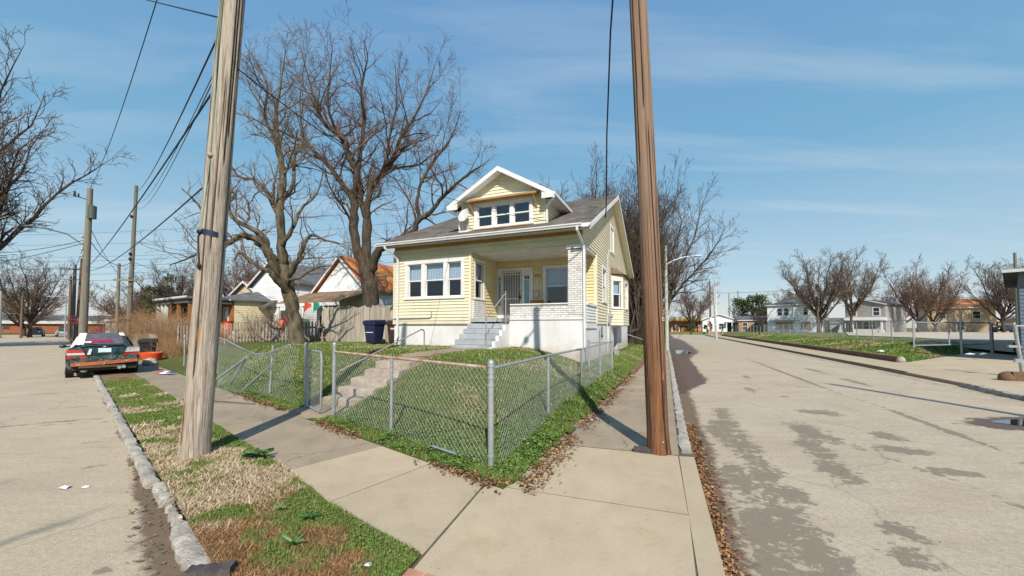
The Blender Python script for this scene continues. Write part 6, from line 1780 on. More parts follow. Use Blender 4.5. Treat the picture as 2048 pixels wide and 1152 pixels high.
m = MB(); m.box(-0.2, 0.2, -0.30, -0.285, 0.50, 0.53); m.build('label_stripe', MAT['dish'], b1)
b2 = bin_((*hw(-8.45, 0.72), zb_), HA + R(20), MAT['bin_brown'], 'dark brown wheeled bin with a white emblem, behind the navy one by the house corner')
m = MB()
vs = [(0.09 * math.cos(2 * math.pi * i / 16) - 0.05, -0.312, 0.70 + 0.10 * math.sin(2 * math.pi * i / 16)) for i in range(16)]
m.add(vs, [tuple(range(16))]); m.build('emblem', MAT['dish'], b2)
m = MB(); m.box(-0.02, 0.10, -0.372, -0.368, 0.86, 0.90); m.build('label_stripe', MAT['dish'], b2)
# ================================================================== FENCES OF WOOD
def plank_fence(name, label, a, b, h, wd, gap, zf, mat, th=0.02, pick=0.0, rails=(0.3, 0.8), cat='fence', seed=1, front=-1, skip=None):
    a, b = np.array(a, float), np.array(b, float); L = np.linalg.norm(b - a); d = (b - a) / L
    root = empty(name, (0, 0, 0), 0, label, cat); r = random.Random(seed)
    nn = np.array([d[1], -d[0]]) if front < 0 else np.array([-d[1], d[0]])
    k = 0.0
    while k < L:
        p = a + d * (k + wd / 2); z = zf(p)
        if not (skip and skip(k)):
            hh = h * r.uniform(0.96, 1.03); ww = wd * r.uniform(0.93, 1.0)
            dx, dy = d * ww / 2; off = nn * (th * 0.5 + r.uniform(0, 0.006)); tl = r.uniform(-0.012, 0.012)
            m = MB()
            tt = nn * th
            q = []
            prof = [(-1, 0), (1, 0), (1, hh - pick), (0.45, hh), (-0.45, hh), (-1, hh - pick)] if pick else [(-1, 0), (1, 0), (1, hh - 0.02), (0.7, hh), (-0.7, hh), (-1, hh - 0.02)]
            poly = [(p[0] + dx * s + d[0] * tl * zz + off[0], p[1] + dy * s + d[1] * tl * zz + off[1], z + zz) for s, zz in prof]
            m.extr(poly, (tt[0], tt[1], 0)); m.build('picket' if pick else 'plank', mat, root)
        k += wd + gap
    for f in rails:
        m = MB(); z0, z1 = zf(a), zf(b)
        m.bar((a[0] - nn[0] * 0.04, a[1] - nn[1] * 0.04, z0 + h * f), (b[0] - nn[0] * 0.04, b[1] - nn[1] * 0.04, z1 + h * f), 0.04, 0.09); m.build('rail', mat, root)
    k = 0
    while k <= L:
        p = a + d * k - nn * 0.09; z = zf(p)
        m = MB(); m.box(p[0] - 0.045, p[0] + 0.045, p[1] - 0.045, p[1] + 0.045, z - 0.2, z + h * 0.95); m.build('fence_post', mat, root); k += 2.4
    return root
zl = lambda p: float(yard_h(np.array([p[0]]), np.array([p[1]]))[0])
plank_fence('plank_fence', 'tall weathered grey board fence between the house and the big trees', hw(-14.35, 2.0), hw(-7.95, 2.0), 1.83, 0.135, 0.006, lambda p: 0.88, MAT['plank'], seed=3)
plank_fence('picket_fence', 'low weathered picket fence running behind the leaning tree', (-17.9, 20.9), (-9.7, 20.15), 1.12, 0.095, 0.085, lambda p: 0.86 - 0.25 * float(sstep(-p[0], 13, 17.9)), MAT['picket'], 0.022, 0.07, (0.25, 0.72), seed=5)
dk = plank_fence('picket_fence', 'short picket fence darkened to stand for tree shade right behind the leaning trunk'.replace('right ', ''), (-10.6, 21.6), (-8.6, 21.0), 1.35, 0.09, 0.10, lambda p: 0.95, MAT['bark'], 0.03, 0.08, (0.3, 0.75), seed=6)  # dark bark colour puts the tree's shade into these pickets
plank_fence('picket_fence', 'row of taller narrow pickets with a post beside the bungalow porch', (-25.2, 26.4), (-17.6, 23.4), 1.5, 0.08, 0.07, lambda p: 0.55, MAT['picket'], 0.022, 0.07, (0.25, 0.72), seed=8)
plank_fence('picket_fence', 'pale leaning pickets behind the roof of the wrecked car', (-27.6, 28.3), (-21.2, 23.4), 1.15, 0.09, 0.08, lambda p: 0.1, MAT['plank'], 0.022, 0.07, (0.25, 0.72), seed=9)
plank_fence('board_fence', 'distant tan board fence panel behind the pale pickets', (-33.5, 36.0), (-28.5, 33.5), 2.1, 0.28, 0.01, lambda p: 0.3, MAT['plank'], seed=10)

# ================================================================== TREES
def grow(limbs, rng, lv, dens, ang=(30, 62), ratio=(0.34, 0.6), up=0.25, rmin=0.006, wob=0.16, tmin=0.2, lmin=0.12, taper=0.55, first=1.0):
    """limbs: list of (points, radii). Returns all polylines, grouped by how thick they start."""
    out = []
    cur = [(np.asarray(p, float), np.asarray(r, float)) for p, r in limbs]
    out += cur
    for level in range(lv):
        nxt = []
        for P, Rr in cur:
            sg = np.linalg.norm(np.diff(P, axis=0), axis=1); cum = np.concatenate([[0], np.cumsum(sg)]); L = cum[-1]
            if L < lmin: continue
            n = max(2, int(L * dens[level] + rng.rand()))
            for j in range(n):
                t = tmin + (1 - tmin) * (j + rng.rand()) / n
                s = t * L; i = min(np.searchsorted(cum, s) - 1, len(sg) - 1); i = max(i, 0)
                f = (s - cum[i]) / max(sg[i], 1e-6)
                p0 = P[i] + (P[i + 1] - P[i]) * f; r0 = Rr[i] + (Rr[i + 1] - Rr[i]) * f
                tan = (P[i + 1] - P[i]) / max(sg[i], 1e-6)
                q = rng.normal(size=3); q -= tan * q.dot(tan); q /= np.linalg.norm(q) + 1e-9
                a = math.radians(rng.uniform(*ang))
                d = tan * math.cos(a) + q * math.sin(a); d[2] += up * rng.uniform(0.3, 1.4); d /= np.linalg.norm(d)
                base = L if level > 0 else min(L, 6.0)
                ln = base * rng.uniform(*ratio) * (1.15 - 0.55 * t) * (first if level == 0 else 1.0)
                if ln < lmin: continue
                ns = 5 if ln > 0.9 else (4 if ln > 0.4 else 3)
                pts = [p0]; dd = d.copy()
                for k in range(ns):
                    dd = dd + rng.normal(size=3) * wob; dd[2] += up * 0.12; dd /= np.linalg.norm(dd)
                    pts.append(pts[-1] + dd * ln / ns)
                r1 = max(rmin, min(r0 * taper, ln * 0.022 + 0.002))
                nxt.append((np.array(pts), np.linspace(r1, max(rmin * 0.7, r1 * 0.3), ns + 1)))
        out += nxt; cur = nxt
    return out
def tubes_obj(name, polys, mat, parent, split=(0.05, 0.02)):
    thick = [p for p in polys if p[1][0] >= split[0]]; mid = [p for p in polys if split[1] <= p[1][0] < split[0]]; thin = [p for p in polys if p[1][0] < split[1]]
    Vs = []; Qs = []; n = 0
    for grp, s in ((thick, 9), (mid, 5), (thin, 3)):
        if not grp: continue
        V, Q = np_tubes(grp, s); Vs.append(V); Qs.append(Q + n); n += len(V)
    return np_mesh(name, np.concatenate(Vs), np.concatenate(Qs), mat, True, parent, None, 4)
def smooth_limb(pts, rng, sub=4, wob=0.03):
    """pts (x, y, z, r) refined with a Catmull-Rom curve and a little gnarl"""
    P = np.array(pts, float); out = []
    n = len(P)
    for i in range(n - 1):
        p0, p1, p2, p3 = P[max(i - 1, 0)], P[i], P[i + 1], P[min(i + 2, n - 1)]
        for k in range(sub):
            t = k / sub
            q = 0.5 * ((2 * p1) + (-p0 + p2) * t + (2 * p0 - 5 * p1 + 4 * p2 - p3) * t * t + (-p0 + 3 * p1 - 3 * p2 + p3) * t ** 3)
            if i + k > 0: q[:3] += rng.normal(size=3) * wob * min(1, q[3] * 6 + 0.1)
            q[3] = max(q[3], 0.01) * (1 + 0.06 * rng.normal())
            out.append(q)
    out.append(P[-1]); out = np.array(out)
    return out[:, :3], np.abs(out[:, 3])
def hero_tree(loc, label, trunk, limbs, rng_seed, mats, dens, kw, group='bare trees behind the yellow house', lv=4):
    rng = np.random.RandomState(rng_seed)
    root = empty('bare_tree', loc, 0, label, 'tree', group)
    off = np.array([loc[0], loc[1], loc[2]])
    tl = [smooth_limb([(x - off[0], y - off[1], z - off[2], r) for x, y, z, r in t], rng) for t in trunk + limbs]
    nt = len(trunk)
    tubes_obj('trunk', tl, mats[0], root)
    grown = grow(tl[nt - (1 if kw.pop('trunk_too', False) else 0):], rng, lv, dens, **kw)[len(limbs):]
    tubes_obj('crown', grown, mats[1], root)
    return root, tl
t1 = [(-9.36, 17.2, 0.6, 0.46), (-9.4, 17.2, 0.95, 0.36), (-9.61, 17.2, 1.98, 0.295), (-9.81, 17.2, 3.09, 0.27), (-10.0, 17.2, 3.75, 0.26), (-10.13, 17.2, 4.4, 0.22)]
t1l = [
 [(-10.1, 17.2, 4.2, 0.21), (-10.15, 17.2, 4.64, 0.20), (-10.1, 17.0, 5.71, 0.18), (-10.11, 16.9, 6.79, 0.17), (-10.23, 17.2, 8.46, 0.14), (-10.67, 17.5, 9.96, 0.12), (-10.79, 17.5, 11.36, 0.09), (-10.43, 17.2, 12.6, 0.04), (-10.23, 17.2, 14.2, 0.012)],
 [(-10.0, 17.2, 3.75, 0.2), (-10.36, 16.9, 4.37, 0.2), (-10.54, 16.7, 4.99, 0.19), (-10.95, 16.5, 5.38, 0.16), (-11.28, 16.2, 5.52, 0.13), (-11.65, 16.0, 5.16, 0.1), (-11.91, 15.8, 4.97, 0.09), (-12.26, 15.6, 4.83, 0.06), (-12.79, 15.4, 4.43, 0.04), (-13.4, 15.2, 4.1, 0.02)],
 [(-10.54, 16.7, 4.99, 0.12), (-10.64, 16.6, 5.62, 0.11), (-11.18, 16.5, 5.91, 0.1), (-11.9, 16.6, 6.26, 0.08), (-12.31, 16.7, 6.95, 0.06), (-12.0, 16.7, 7.38, 0.05), (-12.81, 17.2, 8.01, 0.03)],
 [(-9.8, 17.1, 3.19, 0.15), (-9.95, 16.6, 3.57, 0.14), (-10.1, 16.2, 3.94, 0.11), (-10.39, 16.0, 4.12, 0.09), (-10.74, 15.9, 4.42, 0.07), (-11.09, 15.8, 4.71, 0.05), (-11.21, 15.7, 4.38, 0.03)],
 [(-10.0, 17.2, 3.75, 0.13), (-9.45, 16.9, 4.37, 0.12), (-9.03, 16.7, 4.99, 0.09), (-8.66, 16.6, 5.62, 0.07), (-8.02, 16.6, 5.4, 0.05), (-7.24, 16.8, 5.23, 0.02)],
 [(-9.9, 17.1, 3.4, 0.09), (-9.5, 16.6, 3.7, 0.08), (-9.0, 16.4, 3.75, 0.06), (-8.3, 16.5, 4.2, 0.04), (-7.7, 16.6, 4.3, 0.02)],
 [(-10.08, 16.9, 6.35, 0.1), (-10.78, 17.0, 7.49, 0.09), (-11.48, 17.2, 8.23, 0.07), (-12.15, 17.2, 8.35, 0.05), (-12.57, 17.2, 8.91, 0.03)],
 [(-10.1, 16.9, 7.23, 0.1), (-9.8, 17.2, 8.01, 0.08), (-9.88, 17.5, 9.5, 0.06), (-9.61, 17.6, 10.13, 0.05), (-9.76, 17.6, 12.12, 0.03), (-9.56, 17.6, 14.0, 0.015)],
 [(-10.67, 17.5, 9.96, 0.08), (-11.23, 17.4, 11.3, 0.06), (-11.02, 17.2, 12.57, 0.05), (-11.61, 17.2, 13.72, 0.03), (-12.07, 17.2, 14.42, 0.015)],
 [(-10.15, 17.0, 5.2, 0.1), (-9.6, 16.9, 5.9, 0.08), (-9.4, 17.2, 6.9, 0.06), (-8.8, 17.3, 7.6, 0.04), (-8.5, 17.4, 8.8, 0.02)],
 [(-11.65, 16.0, 5.16, 0.07), (-12.2, 15.7, 5.7, 0.06), (-12.6, 15.5, 6.6, 0.04), (-13.2, 15.4, 7.2, 0.02)]]
hero_tree((-9.4, 17.2, 0.85), 'gnarled leaning bare tree with mossy trunk in front of the picket fence', [t1], t1l, 21, (MAT['bark_moss'], MAT['twig_pale']), (2.4, 3.0, 5.0, 6),
          dict(ang=(28, 75), up=0.34, rmin=0.0055, wob=0.24, ratio=(0.34, 0.60), first=0.85), lv=4)
t2 = [(-8.05, 22.3, 0.7, 0.62), (-8.07, 22.3, 1.3, 0.52), (-8.09, 22.3, 2.08, 0.48), (-8.11, 22.3, 3.51, 0.46), (-8.26, 22.3, 4.37, 0.42), (-8.4, 22.3, 5.0, 0.36), (-8.5, 22.3, 5.3, 0.28)]
t2l = [
 [(-8.5, 22.3, 5.1, 0.27), (-8.92, 22.3, 6.11, 0.25), (-9.08, 22.3, 7.56, 0.24), (-9.16, 22.3, 9.02, 0.22), (-9.6, 22.3, 9.6, 0.16), (-10.45, 22.6, 10.75, 0.14), (-11.39, 22.8, 11.73, 0.12), (-12.35, 22.9, 12.68, 0.1), (-13.52, 23.1, 13.24, 0.07), (-14.44, 23.1, 13.85, 0.03)],
 [(-9.16, 22.3, 9.02, 0.17), (-8.96, 22.1, 10.4, 0.16), (-9.38, 21.9, 11.48, 0.14), (-9.4, 21.8, 12.15, 0.13), (-9.78, 21.8, 12.59, 0.11), (-10.64, 21.8, 13.16, 0.09), (-11.29, 21.9, 14.67, 0.07), (-11.74, 21.9, 16.14, 0.04), (-12.43, 22.3, 18.2, 0.02)],
 [(-8.21, 22.3, 4.95, 0.28), (-8.41, 22.4, 6.42, 0.26), (-8.47, 22.5, 7.9, 0.24), (-8.81, 22.5, 9.08, 0.2), (-9.05, 22.6, 10.9, 0.16), (-8.89, 22.6, 12.09, 0.14), (-8.73, 22.6, 13.89, 0.11), (-8.93, 22.6, 15.69, 0.08), (-8.57, 22.6, 17.51, 0.04), (-8.68, 22.3, 18.5, 0.02)],
 [(-8.47, 22.5, 7.9, 0.18), (-8.27, 22.3, 9.16, 0.16), (-8.08, 22.3, 10.19, 0.15), (-7.5, 22.3, 10.48, 0.12), (-6.93, 22.3, 11.36, 0.11), (-6.45, 22.1, 12.44, 0.09), (-5.72, 22.0, 13.56, 0.07), (-5.03, 22.1, 15.09, 0.04), (-4.51, 22.3, 17.0, 0.02)],
 [(-9.05, 22.6, 10.9, 0.11), (-9.96, 22.9, 12.53, 0.1), (-10.73, 23.1, 13.85, 0.09), (-11.14, 23.1, 15.08, 0.07), (-11.07, 23.2, 17.0, 0.04), (-10.95, 23.2, 18.87, 0.02)],
 [(-8.1, 22.3, 4.95, 0.25), (-7.72, 22.0, 5.76, 0.23), (-7.2, 21.8, 6.23, 0.2), (-6.36, 21.5, 6.56, 0.18), (-5.48, 21.3, 6.88, 0.17), (-5.1, 21.2, 7.54, 0.15), (-4.48, 21.1, 7.93, 0.12), (-3.9, 20.9, 8.55, 0.1), (-3.2, 20.7, 9.17, 0.08), (-2.24, 20.5, 9.9, 0.05), (-1.4, 20.3, 10.3, 0.02)],
 [(-5.1, 21.2, 7.54, 0.1), (-5.17, 21.1, 8.62, 0.09), (-4.9, 21.1, 9.73, 0.08), (-4.23, 21.1, 10.84, 0.06), (-3.41, 21.1, 11.95, 0.04), (-2.87, 21.1, 13.4, 0.02)],
 [(-8.07, 22.3, 9.89, 0.08), (-7.52, 21.8, 9.57, 0.08), (-7.44, 21.5, 9.03, 0.07), (-7.74, 21.4, 8.72, 0.05)],
 [(-7.5, 22.3, 10.48, 0.09), (-6.6, 22.5, 11.0, 0.07), (-5.6, 22.7, 11.2, 0.05), (-4.6, 22.6, 11.9, 0.03), (-3.6, 22.5, 12.3, 0.015)],
 [(-8.27, 22.3, 9.16, 0.1), (-7.6, 22.9, 11.2, 0.09), (-7.4, 23.2, 13.2, 0.07), (-7.0, 23.2, 15.2, 0.05), (-7.1, 23.1, 17.6, 0.02)]]
hero_tree((-8.07, 22.3, 0.8), 'tall multi-stemmed bare tree with reddish twigs rising behind the plank fence', [t2], t2l, 33, (MAT['bark'], MAT['twig_red']), (2.0, 2.6, 4.4, 6),
          dict(ang=(26, 62), up=0.22, rmin=0.006, wob=0.2, ratio=(0.36, 0.62), first=0.95), lv=4)

def gen_tree(seed, h, tr, fork, nl, spread, lv, dens, kw, lean=(0, 0), stems=1):
    """trunk and limb polylines of a generic bare tree, from its foot"""
    rng = np.random.RandomState(seed)
    tk = []; lm = []
    for s in range(stems):
        bx = rng.uniform(-0.3, 0.3, 2) if stems > 1 else np.zeros(2)
        t = [(bx[0], bx[1], -0.2, tr * 1.35), (bx[0], bx[1], 0.4, tr)]
        for k in range(1, 5):
            z = fork * k / 4
            t.append((bx[0] + lean[0] * z + rng.normal() * 0.06 * k, bx[1] + lean[1] * z + rng.normal() * 0.06 * k, z, tr * (1 - 0.08 * k)))
        tk.append(t); top = np.array(t[-1][:3])
        for j in range(nl):
            az = 2 * math.pi * (j + rng.uniform(-0.3, 0.3)) / nl; sp = spread * rng.uniform(0.45, 1.1)
            if j == 0: sp *= 0.25
            hh = (h - fork) * rng.uniform(0.75, 1.0)
            b = np.array(t[-1 - (j % 3 == 2)][:3])
            pts = [(*b, tr * 0.55)]
            for k in range(1, 7):
                f = k / 6
                pts.append((b[0] + math.cos(az) * sp * f ** 0.8 + lean[0] * hh * f + rng.normal() * 0.12 * f * spread / 3, b[1] + math.sin(az) * sp * f ** 0.8 + lean[1] * hh * f + rng.normal() * 0.12 * f * spread / 3, b[2] + hh * f ** (1.0 if j else 0.9), tr * 0.5 * (1 - f) + 0.012))
            lm.append(pts)
    tl = [smooth_limb(t, rng, 3, 0.03) for t in tk]; ll = [smooth_limb(t, rng, 2, 0.05) for t in lm]
    g = grow(ll, rng, lv, dens, **kw)[len(ll):]
    return tl + ll, g
def tree_from(proto_me, loc, label, rz=0.0, s=(1, 1, 1), name='bare_tree', group='distant bare trees'):
    root = empty(name, loc, rz, label, 'tree', group)
    root.scale = s
    for nm, me in proto_me: mesh_obj(nm, me, root)
    return root
def proto(seed, mats, **a):
    tk, g = gen_tree(seed, **a)
    o1 = tubes_obj('trunk', tk, mats[0], None); o2 = tubes_obj('crown', g, mats[1], None)
    me = [('trunk', o1.data), ('crown', o2.data)]
    bpy.data.objects.remove(o1); bpy.data.objects.remove(o2)
    return me
kwA = dict(ang=(25, 55), up=0.22, rmin=0.012, wob=0.16, ratio=(0.36, 0.6), first=0.9)
MAT['twig_brown'] = mk('brown_twigs', (0.17, 0.10, 0.07), (0.12, 0.078, 0.058), 1.5, 0.95, fine=0.2)
P_mid = proto(5, (MAT['bark'], MAT['twig']), h=13, tr=0.26, fork=3.2, nl=6, spread=4.5, lv=3, dens=(2.4, 3.2, 4.6), kw=dict(kwA, rmin=0.010, lmin=0.16))
P_arch = proto(8, (MAT['bark'], MAT['twig']), h=12.5, tr=0.30, fork=1.8, nl=7, spread=7.0, lv=3, dens=(2.4, 3.2, 4.6), kw=dict(kwA, rmin=0.010, up=0.16))
P_far1 = proto(12, (MAT['bark'], MAT['twig_pale']), h=14, tr=0.30, fork=3.0, nl=12, spread=7.0, lv=3, dens=(2.0, 2.8, 4.6), kw=dict(kwA, rmin=0.016, lmin=0.22))
P_far2 = proto(15, (MAT['bark'], MAT['twig_pale']), h=14, tr=0.27, fork=4.0, nl=9, spread=5.5, lv=3, dens=(2.0, 2.8, 4.6), kw=dict(kwA, rmin=0.016, up=0.3, lmin=0.22))
P_far3 = proto(19, (MAT['bark'], MAT['twig_brown']), h=10, tr=0.25, fork=1.6, nl=8, spread=5.0, lv=3, dens=(2.4, 3.2, 4.4), kw=dict(kwA, rmin=0.015, lmin=0.22))
P_scrub = proto(23, (MAT['bark'], MAT['twig']), h=9, tr=0.10, fork=0.8, nl=6, spread=2.6, lv=3, dens=(2.2, 2.8, 4.2), kw=dict(kwA, rmin=0.008, up=0.3), stems=3)
P_edge = proto(29, (MAT['bark'], MAT['twig']), h=24, tr=0.55, fork=3.0, nl=22, spread=12.5, lv=3, dens=(1.5, 2.0, 3.0), kw=dict(kwA, rmin=0.019, up=0.12, first=1.1, lmin=0.35))
# the tree at the very edge of the front street view, and one out of frame that shades the road
tree_from(P_edge, (-48.2, 30.5, 0), 'huge bare tree at the edge of the view across the front street', 0.4, (1, 1, 1.05), group='street trees')
tree_from(P_mid, (-5.0, -9.6, 0), 'bare tree across the front street whose branch shadows fall on the road', 1.2, (0.8, 0.8, 0.84), group='street trees')
# behind the house and along the side street
G2 = 'bare trees behind the yellow house'
tree_from(P_mid, (7.4, 33.5, 0.6), 'upright bare tree right behind the house gable'.replace('right ', ''), 0.3, (0.95, 0.95, 1.12), group=G2)
tree_from(P_scrub, (8.6, 28.5, 0.5), 'dense brown scrub tree between the bay window and the brown pole', 1.0, (1.15, 1.15, 1.3), group=G2)
tree_from(P_scrub, (10.2, 33.0, 0.4), 'tangled scrub tree just beyond the brown pole', 2.6, (1.3, 1.3, 1.25), group=G2)
tree_from(P_mid, (3.2, 37.0, 0.6), 'bare tree showing over the main roof ridge', 2.0, (1.0, 1.0, 1.0), group=G2)
tree_from(P_arch, (14.0, 41.0, 0.2), 'wide arching bare tree reaching out over the side street', 0.2, (1.1, 1.1, 1.15), group=G2)
tree_from(P_arch, (13.2, 34.5, 0.3), 'bare tree with upright limbs behind the pale lamp pole', 2.2, (0.8, 0.8, 1.05), group=G2)
tree_from(P_scrub, (17.5, 52.0, 0.3), 'low scrub tree under the arching branches', 0.7, (1.2, 1.2, 0.8), group=G2)
# across the side street
G3 = 'distant bare trees'
tree_from(P_far1, (59.5, 75.5, 0.6), 'widest bare tree in front of the white two storey house', 0.6, (1.1, 1.1, 1.1), group=G3)
tree_from(P_far2, (66.0, 76.0, 0.6), 'open crowned bare tree between the wide tree and the grey house', 1.9, (1.05, 1.05, 1.05), group=G3)
tree_from(P_far3, (77.0, 74.0, 0.6), 'reddish brown bare tree beside the grey two storey house', 0.2, (1.0, 1.0, 1.3), group=G3)
tree_from(P_far3, (84.5, 78.0, 0.6), 'dense reddish tree before the orange roofed house', 1.1, (1.0, 1.0, 1.15), group=G3)
tree_from(P_far1, (92.0, 73.0, 0.6), 'bare tree with spreading top before the tan garage', 2.4, (0.95, 0.95, 0.98), group=G3)
tree_from(P_far2, (97.5, 74.0, 0.6), 'last bare tree before the slate blue house', 0.9, (1.0, 1.0, 0.95), group=G3)
tree_from(P_far3, (67.5, 92.0, 0.6), 'brown leafless tree behind the grey house roof', 2.7, (1.1, 1.1, 1.0), group=G3)
tree_from(P_far3, (72, 99, 0.6), 'far hazy bare tree over the white shed', 1.7, (1.3, 1.3, 1.0), group=G3)
tree_from(P_far3, (100, 100, 0.6), 'far bare tree behind the tan garage', 0.4, (1.4, 1.4, 1.1), group=G3)
tree_from(P_far3, (50, 108, 0.4), 'far bare tree behind the white two storey house', 2.9, (1.2, 1.2, 1.3), group=G3)
tree_from(P_mid, (35.2, 55.5, 0.6), 'small bare shrub tree on the bank at the field fence', 0.9, (0.28, 0.28, 0.33), group=G3)
tree_from(P_far3, (28, 130, 0.5), 'far bare tree behind the yellow and orange store', 0.1, (1.0, 1.0, 0.9), group=G3)
# front street side, far
G4 = 'bare trees down the front street'
tree_from(P_far1, (-84, 68, 0), 'pale bare street tree with a full crown by the parked cars', 0.8, (0.95, 0.95, 1.0), group=G4)
tree_from(P_far3, (-70, 72, 0), 'brown spreading tree over the low red brick building', 0.5, (1.25, 1.25, 0.92), group=G4)
tree_from(P_far3, (-62, 68, 0), 'brown bare tree next to the tan pole', 1.9, (1.0, 1.0, 0.85), group=G4)
tree_from(P_far2, (-56, 66, 0), 'tall pale bare tree behind the transformer pole', 0.3, (0.8, 0.8, 0.85), group=G4)
tree_from(P_far3, (-50.5, 58, 0), 'low brown tangle of branches beyond the tan boards', 2.9, (0.9, 0.9, 0.62), group=G4)
tree_from(P_far3, (-95, 76, 0), 'brown bare tree furthest down the front street', 2.2, (1.2, 1.2, 0.9), group=G4)
tree_from(P_far3, (-33, 46, 0.6), 'reddish bare tree behind the bungalow porch roof', 1.2, (0.8, 0.8, 0.95), group=G4)
tree_from(P_far3, (-25, 41, 0.6), 'reddish brown bare tree between the bungalow and the white house', 0.6, (0.75, 0.75, 0.9), group=G4)
tree_from(P_mid, (-30.5, 35.5, 0.6), 'slender pale bare tree standing beside the bungalow porch', 2.5, (0.7, 0.7, 0.52), group=G4)
tree_from(P_far2, (-17.5, 40.5, 0.6), 'bare tree behind the white clapboard house', 1.0, (0.65, 0.65, 0.7), group=G4)

# evergreen trees: clumps of leaves spread through an uneven crown
def evergreen(loc, label, w, h, seed, n, leaf, conic=0.0, group='evergreen trees', trunk=True, mat='evergreen', cat='tree', name='evergreen_tree'):
    rng = np.random.RandomState(seed)
    root = empty(name, loc, 0, label, cat, group)
    if trunk:
        m = MB(); m.tube([(0, 0, -0.2), (0, 0, h * 0.3), (0.1, 0, h * 0.75)], [w * 0.05, w * 0.04, w * 0.015], 8); m.build('trunk', MAT['bark'], root, True)
    nc = max(12, int(n / 90)); C = []
    while len(C) < nc:
        p = rng.uniform(-1, 1, 3); p[2] = (p[2] + 1) / 2
        rad = math.hypot(p[0], p[1]); env = (1 - p[2]) ** 0.7 if conic else math.sqrt(max(0, 1 - (2 * p[2] - 0.9) ** 2 * 0.95))
        if 0.35 * env < rad < env * rng.uniform(0.75, 1.05): C.append((p[0] * w / 2, p[1] * w / 2, h * (0.08 + 0.92 * p[2]), rng.uniform(0.10, 0.2) * w * (0.6 + 0.4 * env)))
    C = np.array(C); k = rng.randint(0, nc, n)
    d = rng.normal(size=(n, 3)); d /= np.linalg.norm(d, axis=1, keepdims=True)
    P = C[k, :3] + d * (C[k, 3] * rng.rand(n) ** 0.4)[:, None] * np.array([1, 1, 0.75])
    u = rng.normal(size=(n, 3)); u /= np.linalg.norm(u, axis=1, keepdims=True)
    v = np.cross(u, d); v /= np.linalg.norm(v, axis=1, keepdims=True) + 1e-9
    s = (leaf * rng.uniform(0.6, 1.4, n))[:, None]
    V = np.stack([P - u * s, P + v * s * 0.5, P + u * s, P - v * s * 0.5], 1).reshape(-1, 3)
    np_mesh('crown', V, np.arange(n * 4).reshape(-1, 4), MAT[mat], False, root, None, 4)
    return root
evergreen((64.8, 105.0, 0.5), 'dense round dark green evergreen beside the white two storey house', 10.0, 10.8, 3, 9000, 0.22)
evergreen((-33.4, 37.5, 0.4), 'dark green conifer behind the slim pole', 5.2, 7.0, 4, 6000, 0.13, 0.6)
evergreen((-28.5, 44, 0.4), 'dark evergreen showing above the bungalow roof behind the grey pole', 5.5, 8.0, 5, 5000, 0.15)
evergreen((44.5, 97, 0.5), 'small round bush before the store front', 2.6, 2.2, 6, 900, 0.16, 0, 'clipped bushes', False, 'evergreen', 'bush', 'bush')
evergreen((51.5, 101, 0.5), 'small dark bush beside the grey cottage', 3.0, 2.4, 7, 900, 0.16, 0, 'clipped bushes', False, 'evergreen', 'bush', 'bush')
evergreen((47.8, 96, 0.5), 'small bush behind the dark brown pole', 2.0, 1.9, 8, 700, 0.16, 0, 'clipped bushes', False, 'evergreen', 'bush', 'bush')
evergreen((38, 124, 0.5), 'far green tree above the store roof', 9.0, 7.5, 9, 3000, 0.3)

# bramble thickets: arching dry stems
def bramble(loc, label, w, h, seed, n, mat='twig_tan', name='bare_shrub', group='dry shrubs along the picket fences', r=0.006, leafy=0):
    rng = np.random.RandomState(seed); polys = []
    for i in range(n):
        az = rng.uniform(0, 2 * np.pi); b = rng.normal(size=2) * w * 0.22; L = h * rng.uniform(0.6, 1.25); out = rng.uniform(0.1, 0.6) * w * 0.5
        pts = []
        for k in range(5):
            t = k / 4
            pts.append((b[0] + math.cos(az) * out * t ** 1.2 + rng.normal() * 0.02 * w * t, b[1] + math.sin(az) * out * t ** 1.2 + rng.normal() * 0.02 * w * t, L * (t - 0.25 * t ** 3 * rng.uniform(0, 1.6))))
        polys.append((np.array(pts), np.linspace(r, r * 0.5, 5)))
    tw = grow(polys[:], rng, 1, (4.5,), ang=(25, 60), up=0.2, rmin=r * 0.55, ratio=(0.2, 0.4), lmin=0.08)
    root = empty(name, loc, 0, label, 'shrub', group)
    tubes_obj('stems', tw, MAT[mat], root)
    return root
bramble((-23.6, 26.0, 0.35), 'big tan bramble thicket in front of the bungalow porch', 4.6, 2.3, 1, 300)
bramble((-20.4, 24.3, 0.35), 'tan dry shrub joining the bramble thicket nearer the grey pole', 3.4, 2.0, 2, 300)
bramble((-26.4, 28.6, 0.3), 'tall tan dry shrub at the street end of the thicket', 3.4, 2.4, 3, 280)
bramble((-17.2, 20.3, 0.1), 'dead rust brown grass clump at the picket fence corner', 2.0, 0.85, 4, 420)
bramble((-18.6, 21.6, 0.1), 'dry tan weeds behind the orange tub', 1.8, 1.0, 5, 300)
bramble((-16.6, 26.5, 0.85), 'pale dry shrub below the small porch window', 3.0, 1.9, 6, 240, 'twig_pale')
bramble((-13.8, 25.0, 0.85), 'bare shrub before the white house awning', 2.6, 1.7, 7, 200, 'twig_pale')
bramble((-15.6, 20.8, 0.8), 'dry stems grown through the picket fence', 2.6, 0.9, 8, 220)
bramble((-10.2, 21.2, 0.85), 'orange brown dead weeds at the foot of the leaning tree', 2.2, 0.6, 9, 300, 'twig_red')
bramble((-36.5, 38.5, 0.2), 'brown bramble bank behind the tan boards', 7.0, 2.8, 10, 240, 'twig_red', r=0.013)
bramble((-43.5, 47.0, 0.2), 'reddish brown thicket behind the transformer pole', 8.0, 3.0, 11, 220, 'twig_red', r=0.016)
bramble((9.4, 30.0, 0.3), 'brown undergrowth below the scrub trees behind the house', 4.5, 3.0, 12, 240, 'twig', r=0.011)
